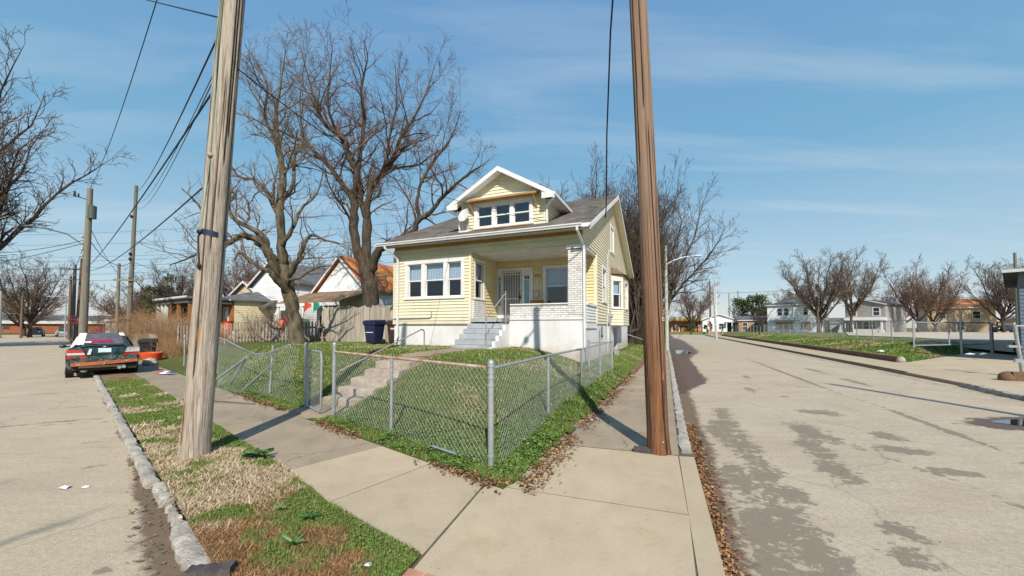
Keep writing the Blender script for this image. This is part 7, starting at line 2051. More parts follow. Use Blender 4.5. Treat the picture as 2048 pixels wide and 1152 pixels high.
bramble((11.6, 37.0, 0.3), 'brown undergrowth at the side street edge', 4.5, 2.4, 13, 200, 'twig', r=0.011)

# ================================================================== NEIGHBOURING HOUSES
MAT['white_siding'] = mk('white_siding', (0.78, 0.79, 0.80), (0.66, 0.67, 0.69), 1.0, 0.6, rnd=0.04)
MAT['cream'] = mk('cream_siding', (0.62, 0.54, 0.36), (0.54, 0.46, 0.30), 1.0, 0.7, rnd=0.05)
MAT['tan_brick'] = mk('orange_tan_brick', (0.44, 0.27, 0.16), (0.36, 0.20, 0.12), 1.6, 0.9, fine=0.25)
MAT['tan_wall'] = mk('tan_wall', (0.50, 0.39, 0.26), (0.43, 0.33, 0.22), 1.2, 0.9)
MAT['grey_siding'] = mk('grey_siding', (0.34, 0.33, 0.32), (0.29, 0.28, 0.275), 1.0, 0.7, rnd=0.05)
MAT['slate_blue'] = mk('slate_blue_siding', (0.13, 0.175, 0.225), (0.11, 0.15, 0.19), 1.0, 0.7, rnd=0.05)
MAT['red_brick_wall'] = mk('red_brick_wall', (0.33, 0.10, 0.055), (0.26, 0.085, 0.045), 1.0, 0.9, fine=0.25)
MAT['orange_roof'] = mk('orange_shingle', (0.47, 0.21, 0.09), (0.38, 0.16, 0.07), 0.7, 0.9, fine=0.2)
MAT['porch_wood'] = mk('stained_porch_wood', (0.34, 0.13, 0.045), (0.24, 0.09, 0.035), 2.0, 0.8)
MAT['awning'] = mk('grey_brown_awning', (0.115, 0.10, 0.09), (0.085, 0.075, 0.07), 5, 0.9)
MAT['pale_roof'] = mk('pale_metal_roof', (0.55, 0.55, 0.53), (0.47, 0.47, 0.455), 0.8, 0.6)
def house(name, loc, rz, label, w, d, h, rise, wall, roof, ridge='y', over=0.35, board=None, hip=False, trim='white_trim', nboards=True, cat='house', gname='houses around the two streets'):
    """box house: x across w (centred), y back from its front 0..d; roof ridge along x or y. Returns root and wall object"""
    root = empty(name, loc, rz, label, cat, gname)
    m = MB(); m.box(-w / 2, w / 2, 0, d, -0.6, h)
    if not hip:
        if ridge == 'y':
            m.extr([(-w / 2, 0.0, h), (w / 2, 0.0, h), (0, 0.0, h + rise * (w / 2) / (w / 2 + over))], (0, d, 0))
        else:
            m.extr([(-w / 2, 0, h), (-w / 2, d, h), (-w / 2, d / 2, h + rise * (d / 2) / (d / 2 + over))], (w, 0, 0))
    wl = m.build('wall', MAT[wall], root)
    if board:
        z = 0.1
        while z < h - 0.05:
            mm = MB(); mm.add([(-w / 2, -0.004, z + board), (w / 2, -0.004, z + board), (w / 2, -0.03, z), (-w / 2, -0.03, z), (-w / 2, 0, z), (w / 2, 0, z)], [(0, 3, 2, 1), (3, 4, 5, 2)])
            mm.add([(w / 2 + 0.004, 0, z + board), (w / 2 + 0.004, d, z + board), (w / 2 + 0.03, d, z), (w / 2 + 0.03, 0, z)], [(0, 3, 2, 1)])
            mm.build('siding_board', MAT[wall], wl); z += board
    m = MB(); t = 0.14; o_ = over
    k = rise / ((w if ridge == 'y' else d) / 2 + over)
    if hip:
        a, b = w / 2 + o_, o_; rl_ = max(0.2, abs(w - d) / 2)
        e4 = [(-a, -b, h), (a, -b, h), (a, d + b, h), (-a, d + b, h)]
        rd = [(-rl_, d / 2, h + rise), (rl_, d / 2, h + rise)] if w > d else [(0, d / 2 - rl_, h + rise), (0, d / 2 + rl_, h + rise)]
        lo_ = [(x, y, h - t) for x, y, z in e4]
        if w > d: m.add(e4 + rd + lo_, [(0, 1, 5, 4), (1, 2, 5), (2, 3, 4, 5), (3, 0, 4), (6, 9, 8, 7), (0, 6, 7, 1), (1, 7, 8, 2), (2, 8, 9, 3), (3, 9, 6, 0)])
        else: m.add(e4 + rd + lo_, [(0, 1, 4), (1, 2, 5, 4), (2, 3, 5), (3, 0, 4, 5), (6, 9, 8, 7), (0, 6, 7, 1), (1, 7, 8, 2), (2, 8, 9, 3), (3, 9, 6, 0)])
    elif ridge == 'y':
        for s in (-1, 1):
            xe = s * (w / 2 + o_)
            m.extr([(0, -o_, h + rise), (xe, -o_, h), (xe, -o_, h - t), (0, -o_, h + rise - t)], (0, d + 2 * o_, 0))
    else:
        for ya, yb in ((-o_, d / 2), (d + o_, d / 2)):
            m.extr([(-w / 2 - o_, ya, h), (-w / 2 - o_, yb, h + rise), (-w / 2 - o_, yb, h + rise - t), (-w / 2 - o_, ya, h - t)], (w + 2 * o_, 0, 0))
    rf = m.build('roof', MAT[roof], root)
    if not hip and trim:
        m = MB()
        if ridge == 'y':
            for s in (-1, 1):
                xe = s * (w / 2 + o_ + 0.01)
                m.extr([(0, -o_ - 0.005, h + rise - 0.02), (xe, -o_ - 0.005, h - 0.02), (xe, -o_ - 0.005, h - 0.22), (0, -o_ - 0.005, h + rise - 0.22)], (0, -0.03, 0))
        else:
            m.box(-w / 2 - o_, w / 2 + o_, -o_ - 0.04, -o_ - 0.005, h - 0.18, h - 0.02)
        m.build('trim_board', MAT[trim], rf)
    elif trim:
        m = MB(); m.box(-w / 2 - o_ - 0.01, w / 2 + o_ + 0.01, -o_ - 0.04, -o_ - 0.005, h - 0.17, h - 0.02); m.build('trim_board', MAT[trim], rf)
    return root, wl
def hwin(root, face, u, z, ww, hh, w=0, d=0, frame='white_trim', pane='far_glass', bar=True, fw=0.09):
    """window on the front (F) or a side (R, L) of a box house"""
    def bx(m, u0, u1, z0, z1, t0, t1):
        if face == 'F': m.box(u0, u1, -t1, -t0, z0, z1)
        elif face == 'R': m.box(w / 2 + t0, w / 2 + t1, u0, u1, z0, z1)
        else: m.box(-w / 2 - t1, -w / 2 - t0, u0, u1, z0, z1)
    m = MB()
    bx(m, u - ww / 2 - fw, u - ww / 2, z - fw, z + hh + fw, -0.02, 0.07); bx(m, u + ww / 2, u + ww / 2 + fw, z - fw, z + hh + fw, -0.02, 0.07)
    bx(m, u - ww / 2, u + ww / 2, z + hh, z + hh + fw, -0.02, 0.07); bx(m, u - ww / 2, u + ww / 2, z - fw, z, -0.02, 0.08)
    if bar: bx(m, u - ww / 2, u + ww / 2, z + hh * 0.48, z + hh * 0.53, -0.02, 0.055)
    f = m.build('window', MAT[frame], root)
    m = MB(); bx(m, u - ww / 2, u + ww / 2, z, z + hh, 0.006, 0.035); m.build('pane', MAT[pane], f)
    return f
def hdoor(root, u, ww, hh, mat, y=0.0):
    m = MB(); m.box(u - ww / 2, u + ww / 2, y - 0.05, y + 0.02, 0.0, hh); o = m.build('door', MAT[mat], root)
    m = MB(); m.box(u - ww / 2 - 0.1, u - ww / 2, y - 0.07, y, 0, hh + 0.1); m.box(u + ww / 2, u + ww / 2 + 0.1, y - 0.07, y, 0, hh + 0.1); m.box(u - ww / 2, u + ww / 2, y - 0.07, y, hh, hh + 0.1); m.build('door_frame', MAT['white_trim'], o)
    return o
# red roofed gable house next door
hA, w_ = house('gable_house', (-13.3, 30.2, 0.75), HA + R(0), 'white gabled house with a rusty red metal roof behind the plank fence', 5.0, 16.0, 3.75, 2.75, 'white_siding', 'red_roof', 'y', 0.3, 0.14)
hwin(hA, 'R', 5.0, 1.0, 1.0, 1.5, 5.0); hwin(hA, 'R', 10.0, 1.0, 1.0, 1.5, 5.0)
m = MB(); m.add([(-3.2, -2.9, 2.72), (2.9, -2.9, 2.72), (2.9, -0.02, 3.72), (-3.2, -0.02, 3.72), (-3.2, -2.9, 2.62), (2.9, -2.9, 2.62), (2.9, -0.02, 3.62), (-3.2, -0.02, 3.62)], [(0, 1, 2, 3), (7, 6, 5, 4), (0, 4, 5, 1), (1, 5, 6, 2), (3, 7, 4, 0)]); m.build('porch_roof', MAT['shingle_brown'], hA)
m = MB(); m.box(-3.2, 2.9, -2.93, -2.84, 2.42, 2.64); m.build('porch_beam', MAT['white_trim'], hA)
for x in (-3.1, -0.6, 1.4, 2.8):
    m = MB(); m.tube([(x, -2.8, -0.3), (x, -2.8, 2.42)], 0.07, 8); m.build('porch_post', MAT['white_trim'], hA, True)
hdoor(hA, -1.2, 0.9, 2.05, 'interior'); hwin(hA, 'F', 0.9, 0.8, 0.9, 1.4)
# pennants strung on that porch
MAT['flag_red'] = mk('pennant_red', (0.55, 0.075, 0.035), None, 4, 0.7); MAT['flag_green'] = mk('pennant_green', (0.02, 0.22, 0.13), None, 4, 0.7)
def flag(lx, ly, z, w, h, mat, label, seed):
    vs = []; fs = []; n = 6
    for i in range(n + 1):
        t = i / n
        for zz in (z, z - h * (1 - 0.75 * t)):
            vs.append((lx + w * t, ly + 0.06 * math.sin(t * 5 + seed), zz - 0.12 * t))
    for i in range(n): fs.append((2 * i, 2 * i + 1, 2 * i + 3, 2 * i + 2))
    m = MB(); ca, sa = math.cos(HA), math.sin(HA)
    m.add([(-13.3 + x * ca - y * sa, 30.2 + x * sa + y * ca, zz + 0.75) for x, y, zz in vs], fs)
    o = m.build('pennant', MAT[mat], None, True); tag(o, label, 'flag', 'pennants on the neighbour porch')
flag(-2.2, -2.96, 2.45, 1.3, 1.7, 'flag_red', 'large red pennant hanging from the next porch nearest the leaning tree', 0)
flag(-0.9, -2.98, 1.6, 1.2, 1.0, 'flag_green', 'green pennant low on the porch beside the plank fence', 1)
flag(-0.4, -2.96, 2.7, 0.8, 0.8, 'flag_red', 'small red pennant under the next porch eave', 2)
flag(0.6, -2.96, 2.7, 0.7, 0.8, 'flag_green', 'small green pennant under the next porch eave', 3)
# tall white clapboard house
hB, w_ = house('clapboard_house', (-21.3, 34.5, 0.7), HA - R(6), 'tall white clapboard house with dark awnings between the bungalow and the red roof', 6.2, 12.0, 4.75, 2.1, 'white_siding', 'shingle_grey', 'y', 0.35, 0.2)
hwin(hB, 'F', -1.3, 0.9, 0.9, 1.6, pane='far_glass'); hdoor(hB, -0.0, 0.9, 2.1, 'interior'); hwin(hB, 'F', 1.9, 0.9, 0.9, 1.5); hwin(hB, 'R', 3.0, 1.0, 0.9, 1.5, 6.2)
for x, wd in ((-1.4, 1.7), (0.1, 1.7)):
    m = MB(); m.add([(x - wd / 2, -0.03, 3.35), (x + wd / 2, -0.03, 3.35), (x + wd / 2, -1.0, 2.75), (x - wd / 2, -1.0, 2.75), (x - wd / 2, -0.03, 2.75), (x + wd / 2, -0.03, 2.75), (x - wd / 2, -1.0, 2.55), (x + wd / 2, -1.0, 2.55)], [(0, 3, 2, 1), (0, 4, 3), (1, 2, 5), (3, 6, 7, 2)]); m.build('awning', MAT['awning'], hB)
# small cream house behind it
house('cream_house', (-26.0, 38.0, 0.7), HA - R(6), 'low cream house wall between the bungalow porch and the white clapboard house', 7.0, 9.0, 3.6, 1.9, 'cream', 'shingle_brown', 'y', 0.3, 0.2)
# bungalow with the deep porch
hC, w_ = house('porch_bungalow', (-25.9, 34.1, 1.0), HA - R(10), 'brown porch bungalow with a low grey roof, behind the bramble thicket and pole', 9.2, 10.0, 3.0, 1.5, 'cream', 'shingle_grey', 'x', 0.4, 0.2, True)
hC.scale = (0.76, 1, 1)
m = MB(); m.box(-4.9, 4.9, -3.2, 0.0, 2.86, 3.05); m.build('porch_roof', MAT['shingle_grey'], hC)
m = MB(); m.box(-4.9, 4.9, -3.24, -3.2, 2.84, 3.06); m.box(-4.7, 4.7, -3.1, -0.05, 2.55, 2.855); m.build('porch_beam', MAT['awning'], hC)
m = MB(); m.box(-4.92, 4.92, -3.28, -3.245, 2.94, 3.08); m.build('trim_board', MAT['dish'], hC)
for x in (-4.6, -3.2, -2.0, -0.4, 1.6, 4.5):
    m = MB(); m.box(x - 0.1, x + 0.1, -3.05, -2.85, -0.5, 2.55); m.build('porch_post', MAT['white_trim' if x < -1 else 'porch_wood'], hC)
m = MB(); m.box(1.9, 4.6, -0.12, -0.01, 0.0, 2.86); m.build('porch_wall', MAT['porch_wood'], hC)
m = MB(); m.box(-4.6, 1.2, -0.2, -0.1, 0.2, 2.5); m.build('dark_opening', MAT['interior'], hC)
hwin(hC, 'F', 3.2, 0.75, 0.9, 1.5)
hC.children[-1].location.y = -0.13
# across the side street
hD, w_ = house('white_house', (60.2, 83.5, 0.6), R(-47), 'white two storey house with peeling paint and boarded lower windows', 9.5, 9.0, 6.0, 1.6, 'white_siding', 'shingle_grey', 'y', 0.35, 0.22, True)
for x in (-2.4, -1.2, 2.2): hwin(hD, 'F', x, 3.7, 0.75, 1.5)
for x, ww in ((-1.6, 3.2), (2.2, 1.6)): hwin(hD, 'F', x, 0.7, ww, 1.5, pane='tan_brick', bar=False)
hwin(hD, 'R', 4.0, 3.6, 0.8, 1.5, 9.5); m = MB(); m.box(4.76, 4.9, 3.0, 8.6, 0.0, 2.6); m.build('side_wing', MAT['tan_wall'], hD)
m = MB(); m.add([(-4.0, -1.0, 2.75), (0.8, -1.0, 2.75), (0.8, 0, 3.25), (-4.0, 0, 3.25), (-4.0, -1.0, 2.6), (0.8, -1.0, 2.6)], [(0, 1, 2, 3), (0, 4, 5, 1)]); m.build('porch_roof', MAT['pale_roof'], hD)
hE, w_ = house('grey_house', (70.2, 77.6, 0.6), R(-60), 'grey two storey house with white porch columns behind the field', 6.2, 11.0, 5.6, 1.1, 'grey_siding', 'shingle_grey', 'y', 0.35, 0.22)
for x in (-1.8, 1.8): hwin(hE, 'F', x, 3.4, 0.9, 1.5, fw=0.16)
for x in (-0.9, 0.2, 1.2): hwin(hE, 'F', x, 0.7, 0.8, 1.4)
hdoor(hE, -2.1, 0.9, 2.0, 'interior')
m = MB(); m.add([(-3.7, -2.6, 2.55), (3.7, -2.6, 2.55), (3.4, 0, 3.1), (-3.4, 0, 3.1), (-3.7, -2.6, 2.4), (3.7, -2.6, 2.4), (3.4, 0, 2.4), (-3.4, 0, 2.4)], [(0, 1, 2, 3), (0, 4, 5, 1), (7, 6, 5, 4), (1, 5, 6, 2), (3, 7, 4, 0)]); m.build('porch_roof', MAT['pale_roof'], hE)
for x in (-3.2, -1.2, 3.2):
    m = MB(); m.box(x - 0.14, x + 0.14, -2.4, -2.1, -0.4, 2.4); m.box(x - 0.3, x + 0.3, -2.55, -1.95, -0.4, 0.55); m.build('porch_column', MAT['white_trim'], hE)
m = MB(); m.box(-3.2, 3.2, -2.4, 0, -0.5, 0.02); m.box(-1.0, 3.1, -2.3, -2.25, 0.05, 0.75); m.build('porch_deck', MAT['dish'], hE)
hF, w_ = house('tan_house', (92.0, 80.0, 0.6), R(-36), 'tan house with an orange shingle roof behind the gravel lot', 9.5, 8.0, 5.2, 1.9, 'tan_wall', 'orange_roof', 'x', 0.35)
hwin(hF, 'F', -2.6, 2.9, 1.0, 1.4); hwin(hF, 'F', 2.2, 2.9, 1.0, 1.4); hwin(hF, 'F', 0.0, 0.6, 1.0, 1.4)
hG, w_ = house('tan_garage', (99.5, 74.5, 0.6), R(-40), 'low tan garage with a wide white door by the slate blue house', 8.5, 7.0, 2.4, 1.4, 'tan_wall', 'pale_roof', 'y', 0.3)
m = MB(); m.box(-3.6, 3.6, -0.06, 0.0, 0.0, 1.95); m.build('garage_door', MAT['white_trim'], hG)
house('white_shed', (66.0, 85.5, 0.6), R(-25), 'small white shed between the wide bare tree and the grey house', 4.5, 5.0, 2.5, 0.9, 'white_siding', 'pale_roof', 'y', 0.25)
house('dark_shed', (72.0, 90.0, 0.6), R(-25), 'low dark roofed shed behind the small white shed', 7.5, 5.0, 2.2, 1.1, 'grey_siding', 'shingle_grey', 'x', 0.3)
house('pale_house', (90.5, 94.0, 0.6), R(-35), 'pale house gable hidden behind the reddish trees', 6.0, 9.0, 4.6, 2.6, 'white_siding', 'shingle_grey', 'y', 0.3)
house('white_house', (114.0, 84.0, 0.6), R(-45), 'white house partly hidden behind the tan garage', 9.0, 9.0, 4.8, 2.0, 'white_siding', 'pale_roof', 'x', 0.3)
hH, w_ = house('grey_cottage', (52.6, 99.0, 0.55), R(-24), 'low pale grey cottage with a white porch near the end of the side street', 7.6, 9.0, 3.1, 1.5, 'white_siding', 'pale_roof', 'y', 0.4)
for x in (-2.0, 0.4): hwin(hH, 'F', x, 0.7, 0.9, 1.4)
m = MB(); m.box(1.3, 4.2, -1.6, 0.0, 2.4, 2.6); m.build('porch_roof', MAT['pale_roof'], hH)
for x in (1.5, 2.7, 4.0):
    m = MB(); m.box(x - 0.1, x + 0.1, -1.5, -1.3, -0.3, 2.4); m.build('porch_post', MAT['white_trim'], hH)
m = MB(); m.box(1.8, 3.6, -0.06, 0.0, 0.0, 2.2); m.build('porch_screen', MAT['far_glass'], hH)
hI, w_ = house('brick_cottage', (59.2, 93.0, 0.55), R(-20), 'orange tan brick cottage with tall white windows before the evergreen', 9.0, 9.0, 2.9, 1.1, 'tan_brick', 'shingle_grey', 'x', 0.4)
for x in (-3.2, -0.8): hwin(hI, 'F', x, 0.5, 0.9, 1.8)
hdoor(hI, 2.1, 1.0, 2.0, 'interior'); m = MB(); m.add([(1.2, -0.02, 2.75), (3.0, -0.02, 2.75), (3.0, -0.9, 2.45), (1.2, -0.9, 2.45)], [(0, 3, 2, 1)]); m.build('awning', MAT['white_trim'], hI)
# store at the end of the side street
sN = empty('corner_store', (46.5, 117.0, 0.6), R(-20), 'orange and yellow banded store front under a white roof at the street end', 'store', 'houses around the two streets')
MAT['band_yellow'] = mk('band_yellow', (0.85, 0.47, 0.03), None, 1, 0.5); MAT['band_orange'] = mk('band_orange', (0.75, 0.20, 0.03), None, 1, 0.5)
m = MB(); m.box(-9.5, 9.5, 0, 10, -0.5, 3.2); m.build('wall', MAT['tan_brick'], sN)
m = MB(); m.box(-9.8, 9.8, -1.2, 10, 3.6, 4.3); m.build('roof', MAT['white_paint'], sN)
m = MB(); m.box(-9.75, 9.75, -1.15, 10, 3.2, 3.6); m.build('fascia_band', MAT['band_yellow'], sN)
m = MB(); m.box(-9.7, 9.7, -1.1, 9.9, 2.9, 3.2); m.build('fascia_band', MAT['band_orange'], sN)
for i in range(6):
    m = MB(); m.box(-8.8 + i * 3, -6.9 + i * 3, -0.08, 0, 1.1, 2.6); f = m.build('window', MAT['far_glass'], sN)
    m = MB(); m.box(-8.8 + i * 3, -6.6 + i * 3, -0.12, 0, 0.0, 1.0); m.build('panel', MAT['band_orange'], sN)
# small stairs with pale sides near the street end
def stair(name, loc, rz, label, w, n, mat):
    root = empty(name, loc, rz, label, 'stair', 'short stairs at the street end'); 
    for k in range(n):
        m = MB(); m.box(-w / 2, w / 2, k * 0.3, n * 0.3 + 0.6, k * 0.17, (k + 1) * 0.17); m.build('step', MAT['old_conc'], root)
    for s in (-1, 1):
        m = MB(); m.bar((s * (w / 2 + 0.08), 0, 0.15), (s * (w / 2 + 0.08), n * 0.3, n * 0.17 + 0.3), 0.12, 0.35); m.build('side', MAT[mat], root)
        m = MB(); m.tube([(s * w / 2, 0.1, 0), (s * w / 2, 0.1, 1.0), (s * w / 2, n * 0.3, n * 0.17 + 1.0), (s * w / 2, n * 0.3, n * 0.17)], 0.035, 6); m.build('rail', MAT[mat], root, True)
stair('concrete_stair', (41.2, 98.2, 0.0), R(-20), 'white railed stair on the grass rise before the store', 1.6, 5, 'white_paint')
stair('concrete_stair', (41.0, 78.5, 0.0), R(-24), 'small grey stair set in the bank beside the leaning grey pole', 2.2, 5, 'kerb_stone')
# slate blue house at the edge of the view
hJ, w_ = house('slate_house', (28.9, 14.6, 0.3), R(-52), 'slate blue house corner with a flat eave and vent pipe at the view edge', 12.0, 12.0, 4.25, 0.9, 'slate_blue', 'shingle_grey', 'x', 0.5, 0.19, True, 'dish')
m = MB(); m.tube([(-5.6, 0.6, 4.25), (-5.6, 0.6, 4.9)], 0.08, 8); m.ball((-5.6, 0.6, 4.95), 0.14, 0.14, 0.1, 8, 5); m.build('vent_pipe', MAT['dish'], hJ, True)
# low brick building far down the front street
hK = empty('brick_building', (-146.0, 120.0, 0.2), R(38), 'long low red brick building with a white roof edge far down the front street', 'building', 'houses around the two streets')
m = MB(); m.box(-32, 34, 0, 14, -0.3, 2.6); m.build('wall', MAT['red_brick_wall'], hK)
m = MB(); m.box(-32.5, 34.5, -0.7, 14.5, 2.6, 3.5); m.build('roof_edge', MAT['pale_roof'], hK)
m = MB(); m.extr([(-32.5, -0.7, 3.5), (-32.5, 7, 5.4), (-32.5, 14.5, 3.5)], (67, 0, 0)); m.build('roof', MAT['shingle_grey'], hK)
for i in range(6): hwin(hK, 'F', -28 + i * 11, 1.0, 1.2, 0.9, frame='shingle_brown')
house('white_gable', (-178, 152, 0), R(30), 'far pale gabled roof behind the parked truck', 12, 10, 3.6, 3.0, 'white_siding', 'pale_roof', 'y', 0.5)
house('white_garage', (-41.5, 40.5, 0.2), R(-30), 'small white garage wall behind the wrecked car roof', 4.2, 5.0, 2.3, 0.6, 'white_siding', 'shingle_brown', 'x', 0.2)

# ================================================================== SIGNS
def sign_face(root, z, r, mat, face_rz=0):
    m = MB(); pts = [(r * math.cos(R(22.5 + 45 * i)), r * math.sin(R(22.5 + 45 * i))) for i in range(8)]
    m.extr([(x, -0.02, z + y) for x, y in pts], (0, 0.02, 0)); o = m.build('sign_face', MAT[mat], root)
    return o
def stop_sign(loc, rz, label, extra=True):
    root = empty('stop_sign', loc, rz, label, 'stop sign', 'stop signs')
    m = MB(); m.box(-0.03, 0.03, 0, 0.05, -0.2, 2.9); m.build('sign_post', MAT['galv'], root)
    f = sign_face(root, 2.5, 0.42, 'red_paint')
    m = MB()
    pts = [(0.42 * math.cos(R(22.5 + 45 * i)), 0.42 * math.sin(R(22.5 + 45 * i))) for i in range(8)]; pin = [(x * 0.93, y * 0.93) for x, y in pts]
    for i in range(8):
        j = (i + 1) % 8
        m.add([(pts[i][0], -0.024, 2.5 + pts[i][1]), (pts[j][0], -0.024, 2.5 + pts[j][1]), (pin[j][0], -0.024, 2.5 + pin[j][1]), (pin[i][0], -0.024, 2.5 + pin[i][1])], [(0, 1, 2, 3)])
    m.build('sign_border', MAT['white_paint'], f)
    c = bpy.data.curves.new('sign_text', 'FONT'); c.body = 'STOP'; c.size = 0.3; c.align_x = 'CENTER'; c.align_y = 'CENTER'; c.extrude = 0.002
    t = text_obj('sign_text', c); t.parent = f; t.location = (0, -0.026, 2.5); t.rotation_euler = (R(90), 0, 0); t.data.materials.append(MAT['white_paint'])
    if extra:
        m = MB(); m.box(-0.3, 0.3, -0.02, 0.0, 1.35, 1.95); m.build('lower_plate', MAT['white_paint'], root)
        m = MB(); m.box(-0.45, 0.45, -0.01, 0.0, 3.0, 3.2); m.build('street_plate', MAT['flag_green'], root)
    return root
stop_sign((46.2, 91.5, 0.0), R(-22), 'small stop sign with a white plate below at the far end of the side street')
s2_ = stop_sign((-46.55, 41.4, 0.0), R(48), 'faded red stop sign on the post before the tan pole', False)

# ================================================================== CARS
MAT['car_teal'] = mk('dark_teal_paint', (0.011, 0.036, 0.041), (0.016, 0.046, 0.05), 1.5, 0.28, spec=0.6, fine=0.03)
MAT['car_black'] = mk('dark_car_paint', (0.02, 0.021, 0.025), None, 1.5, 0.3, spec=0.6)
MAT['car_pale'] = mk('pale_car_paint', (0.42, 0.46, 0.45), None, 1.5, 0.3, spec=0.6)
MAT['car_red'] = mk('red_car_paint', (0.45, 0.05, 0.03), None, 1.5, 0.35)
MAT['lamp_red'] = mk('tail_lamp_red', (0.42, 0.03, 0.012), None, 3, 0.15, spec=0.6)
MAT['lamp_clear'] = mk('lamp_clear', (0.55, 0.52, 0.48), (0.42, 0.38, 0.36), 14, 0.15, spec=0.6)
MAT['bumper_rust'] = mk('orange_rust_beam', (0.42, 0.13, 0.042), (0.34, 0.10, 0.04), 5, 0.8, fine=0.2)
MAT['foil'] = mk('crumpled_metal', (0.10, 0.13, 0.13), (0.03, 0.06, 0.065), 9, 0.35, metal=0.4, bump=0.8, bsc=18, dist=0.05)
MAT['plastic_film'] = mk('grey_plastic_film', (0.15, 0.125, 0.14), (0.07, 0.062, 0.072), 5, 0.25, spec=0.6, st=(1, 1, 5), bump=0.5, bsc=10, dist=0.03)
MAT['pink_film'] = mk('pink_film', (0.33, 0.03, 0.085), (0.24, 0.025, 0.065), 5, 0.4)
MAT['white_tape'] = mk('white_tape', (0.80, 0.79, 0.76), (0.66, 0.65, 0.62), 5, 0.5, bump=0.3, bsc=15)
MAT['plate_blue'] = mk('pale_blue_plate', (0.45, 0.68, 0.74), (0.72, 0.76, 0.76), 7, 0.5)
def loft(secs, closed=False):
    """secs: list of rings (same point count) -> MB"""
    m = MB(); n = len(secs[0]); vs = [p for s in secs for p in s]; fs = []
    for i in range(len(secs) - 1):
        for k in range(n - (0 if closed else 1)):
            k2 = (k + 1) % n
            fs.append((i * n + k, (i + 1) * n + k, (i + 1) * n + k2, i * n + k2))
    m.add(vs, fs); return m
def car_body(stations):
    """stations: (y, half width, deck height, sill height)"""
    secs = []
    for y, hw_, dk_, sl in stations:
        zm = sl + (dk_ - sl) * 0.55
        secs.append([(-hw_ * 0.90, y, sl), (-hw_ * 0.985, y, sl + 0.12), (-hw_, y, zm), (-hw_ * 0.95, y, dk_ - 0.10), (-hw_ * 0.84, y, dk_ - 0.015), (-hw_ * 0.4, y, dk_ + 0.02), (0, y, dk_ + 0.03),
                     (hw_ * 0.4, y, dk_ + 0.02), (hw_ * 0.84, y, dk_ - 0.015), (hw_ * 0.95, y, dk_ - 0.10), (hw_, y, zm), (hw_ * 0.985, y, sl + 0.12), (hw_ * 0.90, y, sl)])
    m = loft(secs)
    n = 13
    m.f.append(tuple(range(n))[::-1] if False else tuple(range(n))); m.m.append(0)
    m.f.append(tuple((len(secs) - 1) * n + k for k in range(n))[::-1]); m.m.append(0)
    return m
def wheel(root, x, y, r=0.32, w=0.2, rim='galv'):
    m = MB(); m.tube([(x - w / 2, y, r), (x + w / 2, y, r)], r, 20); o = m.build('wheel', MAT['rubber'], root, True)
    m = MB(); s = 1 if x > 0 else -1; m.tube([(x + s * (w / 2 + 0.002), y, r), (x + s * (w / 2 + 0.015), y, r)], r * 0.62, 14); m.build('rim', MAT[rim], o, True)
wc_rz = math.atan2(DL[1], DL[0]) - R(90)
# rear left corner sits on the street; x across, y forward
car = empty('wrecked_car', (-14.05, 13.5, -0.07), wc_rz, 'wrecked dark teal sedan with taped rear window and bare orange bumper beam', 'car')
m = car_body([(0.06, 0.80, 0.86, 0.40), (0.10, 0.86, 0.98, 0.36), (0.35, 0.895, 1.05, 0.30), (0.95, 0.90, 1.07, 0.26), (1.8, 0.90, 1.0, 0.22), (3.2, 0.90, 0.98, 0.22), (4.0, 0.87, 0.92, 0.25), (4.55, 0.78, 0.80, 0.30), (4.68, 0.66, 0.68, 0.36)])
m.build('body', MAT['car_teal'], car, True)
cab = [(0.62, 0.70, 1.06), (1.30, 0.60, 1.43), (1.9, 0.59, 1.50), (2.6, 0.60, 1.475), (3.35, 0.72, 1.0)]
secs = [[(-h_ - 0.10 * (z - 1.0) * 0, y, 1.0), (-h_, y, z - 0.05), (-h_ * 0.85, y, z), (0, y, z + 0.02), (h_ * 0.85, y, z), (h_, y, z - 0.05), (h_, y, 1.0)] for y, h_, z in cab]
secs = [[(-0.78, y, 1.0), *s[1:6], (0.78, y, 1.0)] for (y, _, _), s in zip(cab, secs)]
loft(secs).build('cabin', MAT['car_teal'], car, True)
# rear window opening covered with film, tape on the pillars
def quad(m, a, b, c, d, off=0.0):
    a, b, c, d = map(Vector, (a, b, c, d)); n = (b - a).cross(d - a).normalized() * off
    m.add([a + n, b + n, c + n, d + n], [(0, 1, 2, 3)])
rwq = lambda u, v: Vector((-0.66 + 1.32 * u + (0.10 * v) * (1 - 2 * u), 0.60 + 0.68 * v, 1.085 + 0.37 * v))
def film(u0, u1, v0, v1, off, mat, name):
    m = MB(); n = 8; vs = []; fs = []; r = random.Random(int(u0 * 100 + v0 * 1000))
    nn = Vector((0, -0.48, 0.88))
    for i in range(n + 1):
        for j in range(4):
            vs.append(rwq(u0 + (u1 - u0) * i / n, v0 + (v1 - v0) * j / 3) + nn * (off + r.uniform(-0.008, 0.008)))
    for i in range(n):
        for j in range(3): fs.append((i * 4 + j, (i + 1) * 4 + j, (i + 1) * 4 + j + 1, i * 4 + j + 1))
    m.add(vs, fs); return m.build(name, MAT[mat], car, True)
film(0.03, 0.97, 0.02, 1.0, 0.022, 'interior', 'rear_window')
film(0.10, 0.90, 0.05, 0.98, 0.038, 'plastic_film', 'plastic_sheet')
film(0.20, 0.66, 0.18, 0.44, 0.054, 'pink_film', 'pink_sheet')
film(-0.03, 0.13, -0.02, 1.05, 0.058, 'white_tape', 'tape')
film(0.06, 0.26, 0.12, 0.24, 0.07, 'white_tape', 'tape')
film(0.86, 0.97, 0.78, 1.06, 0.058, 'white_tape', 'tape')
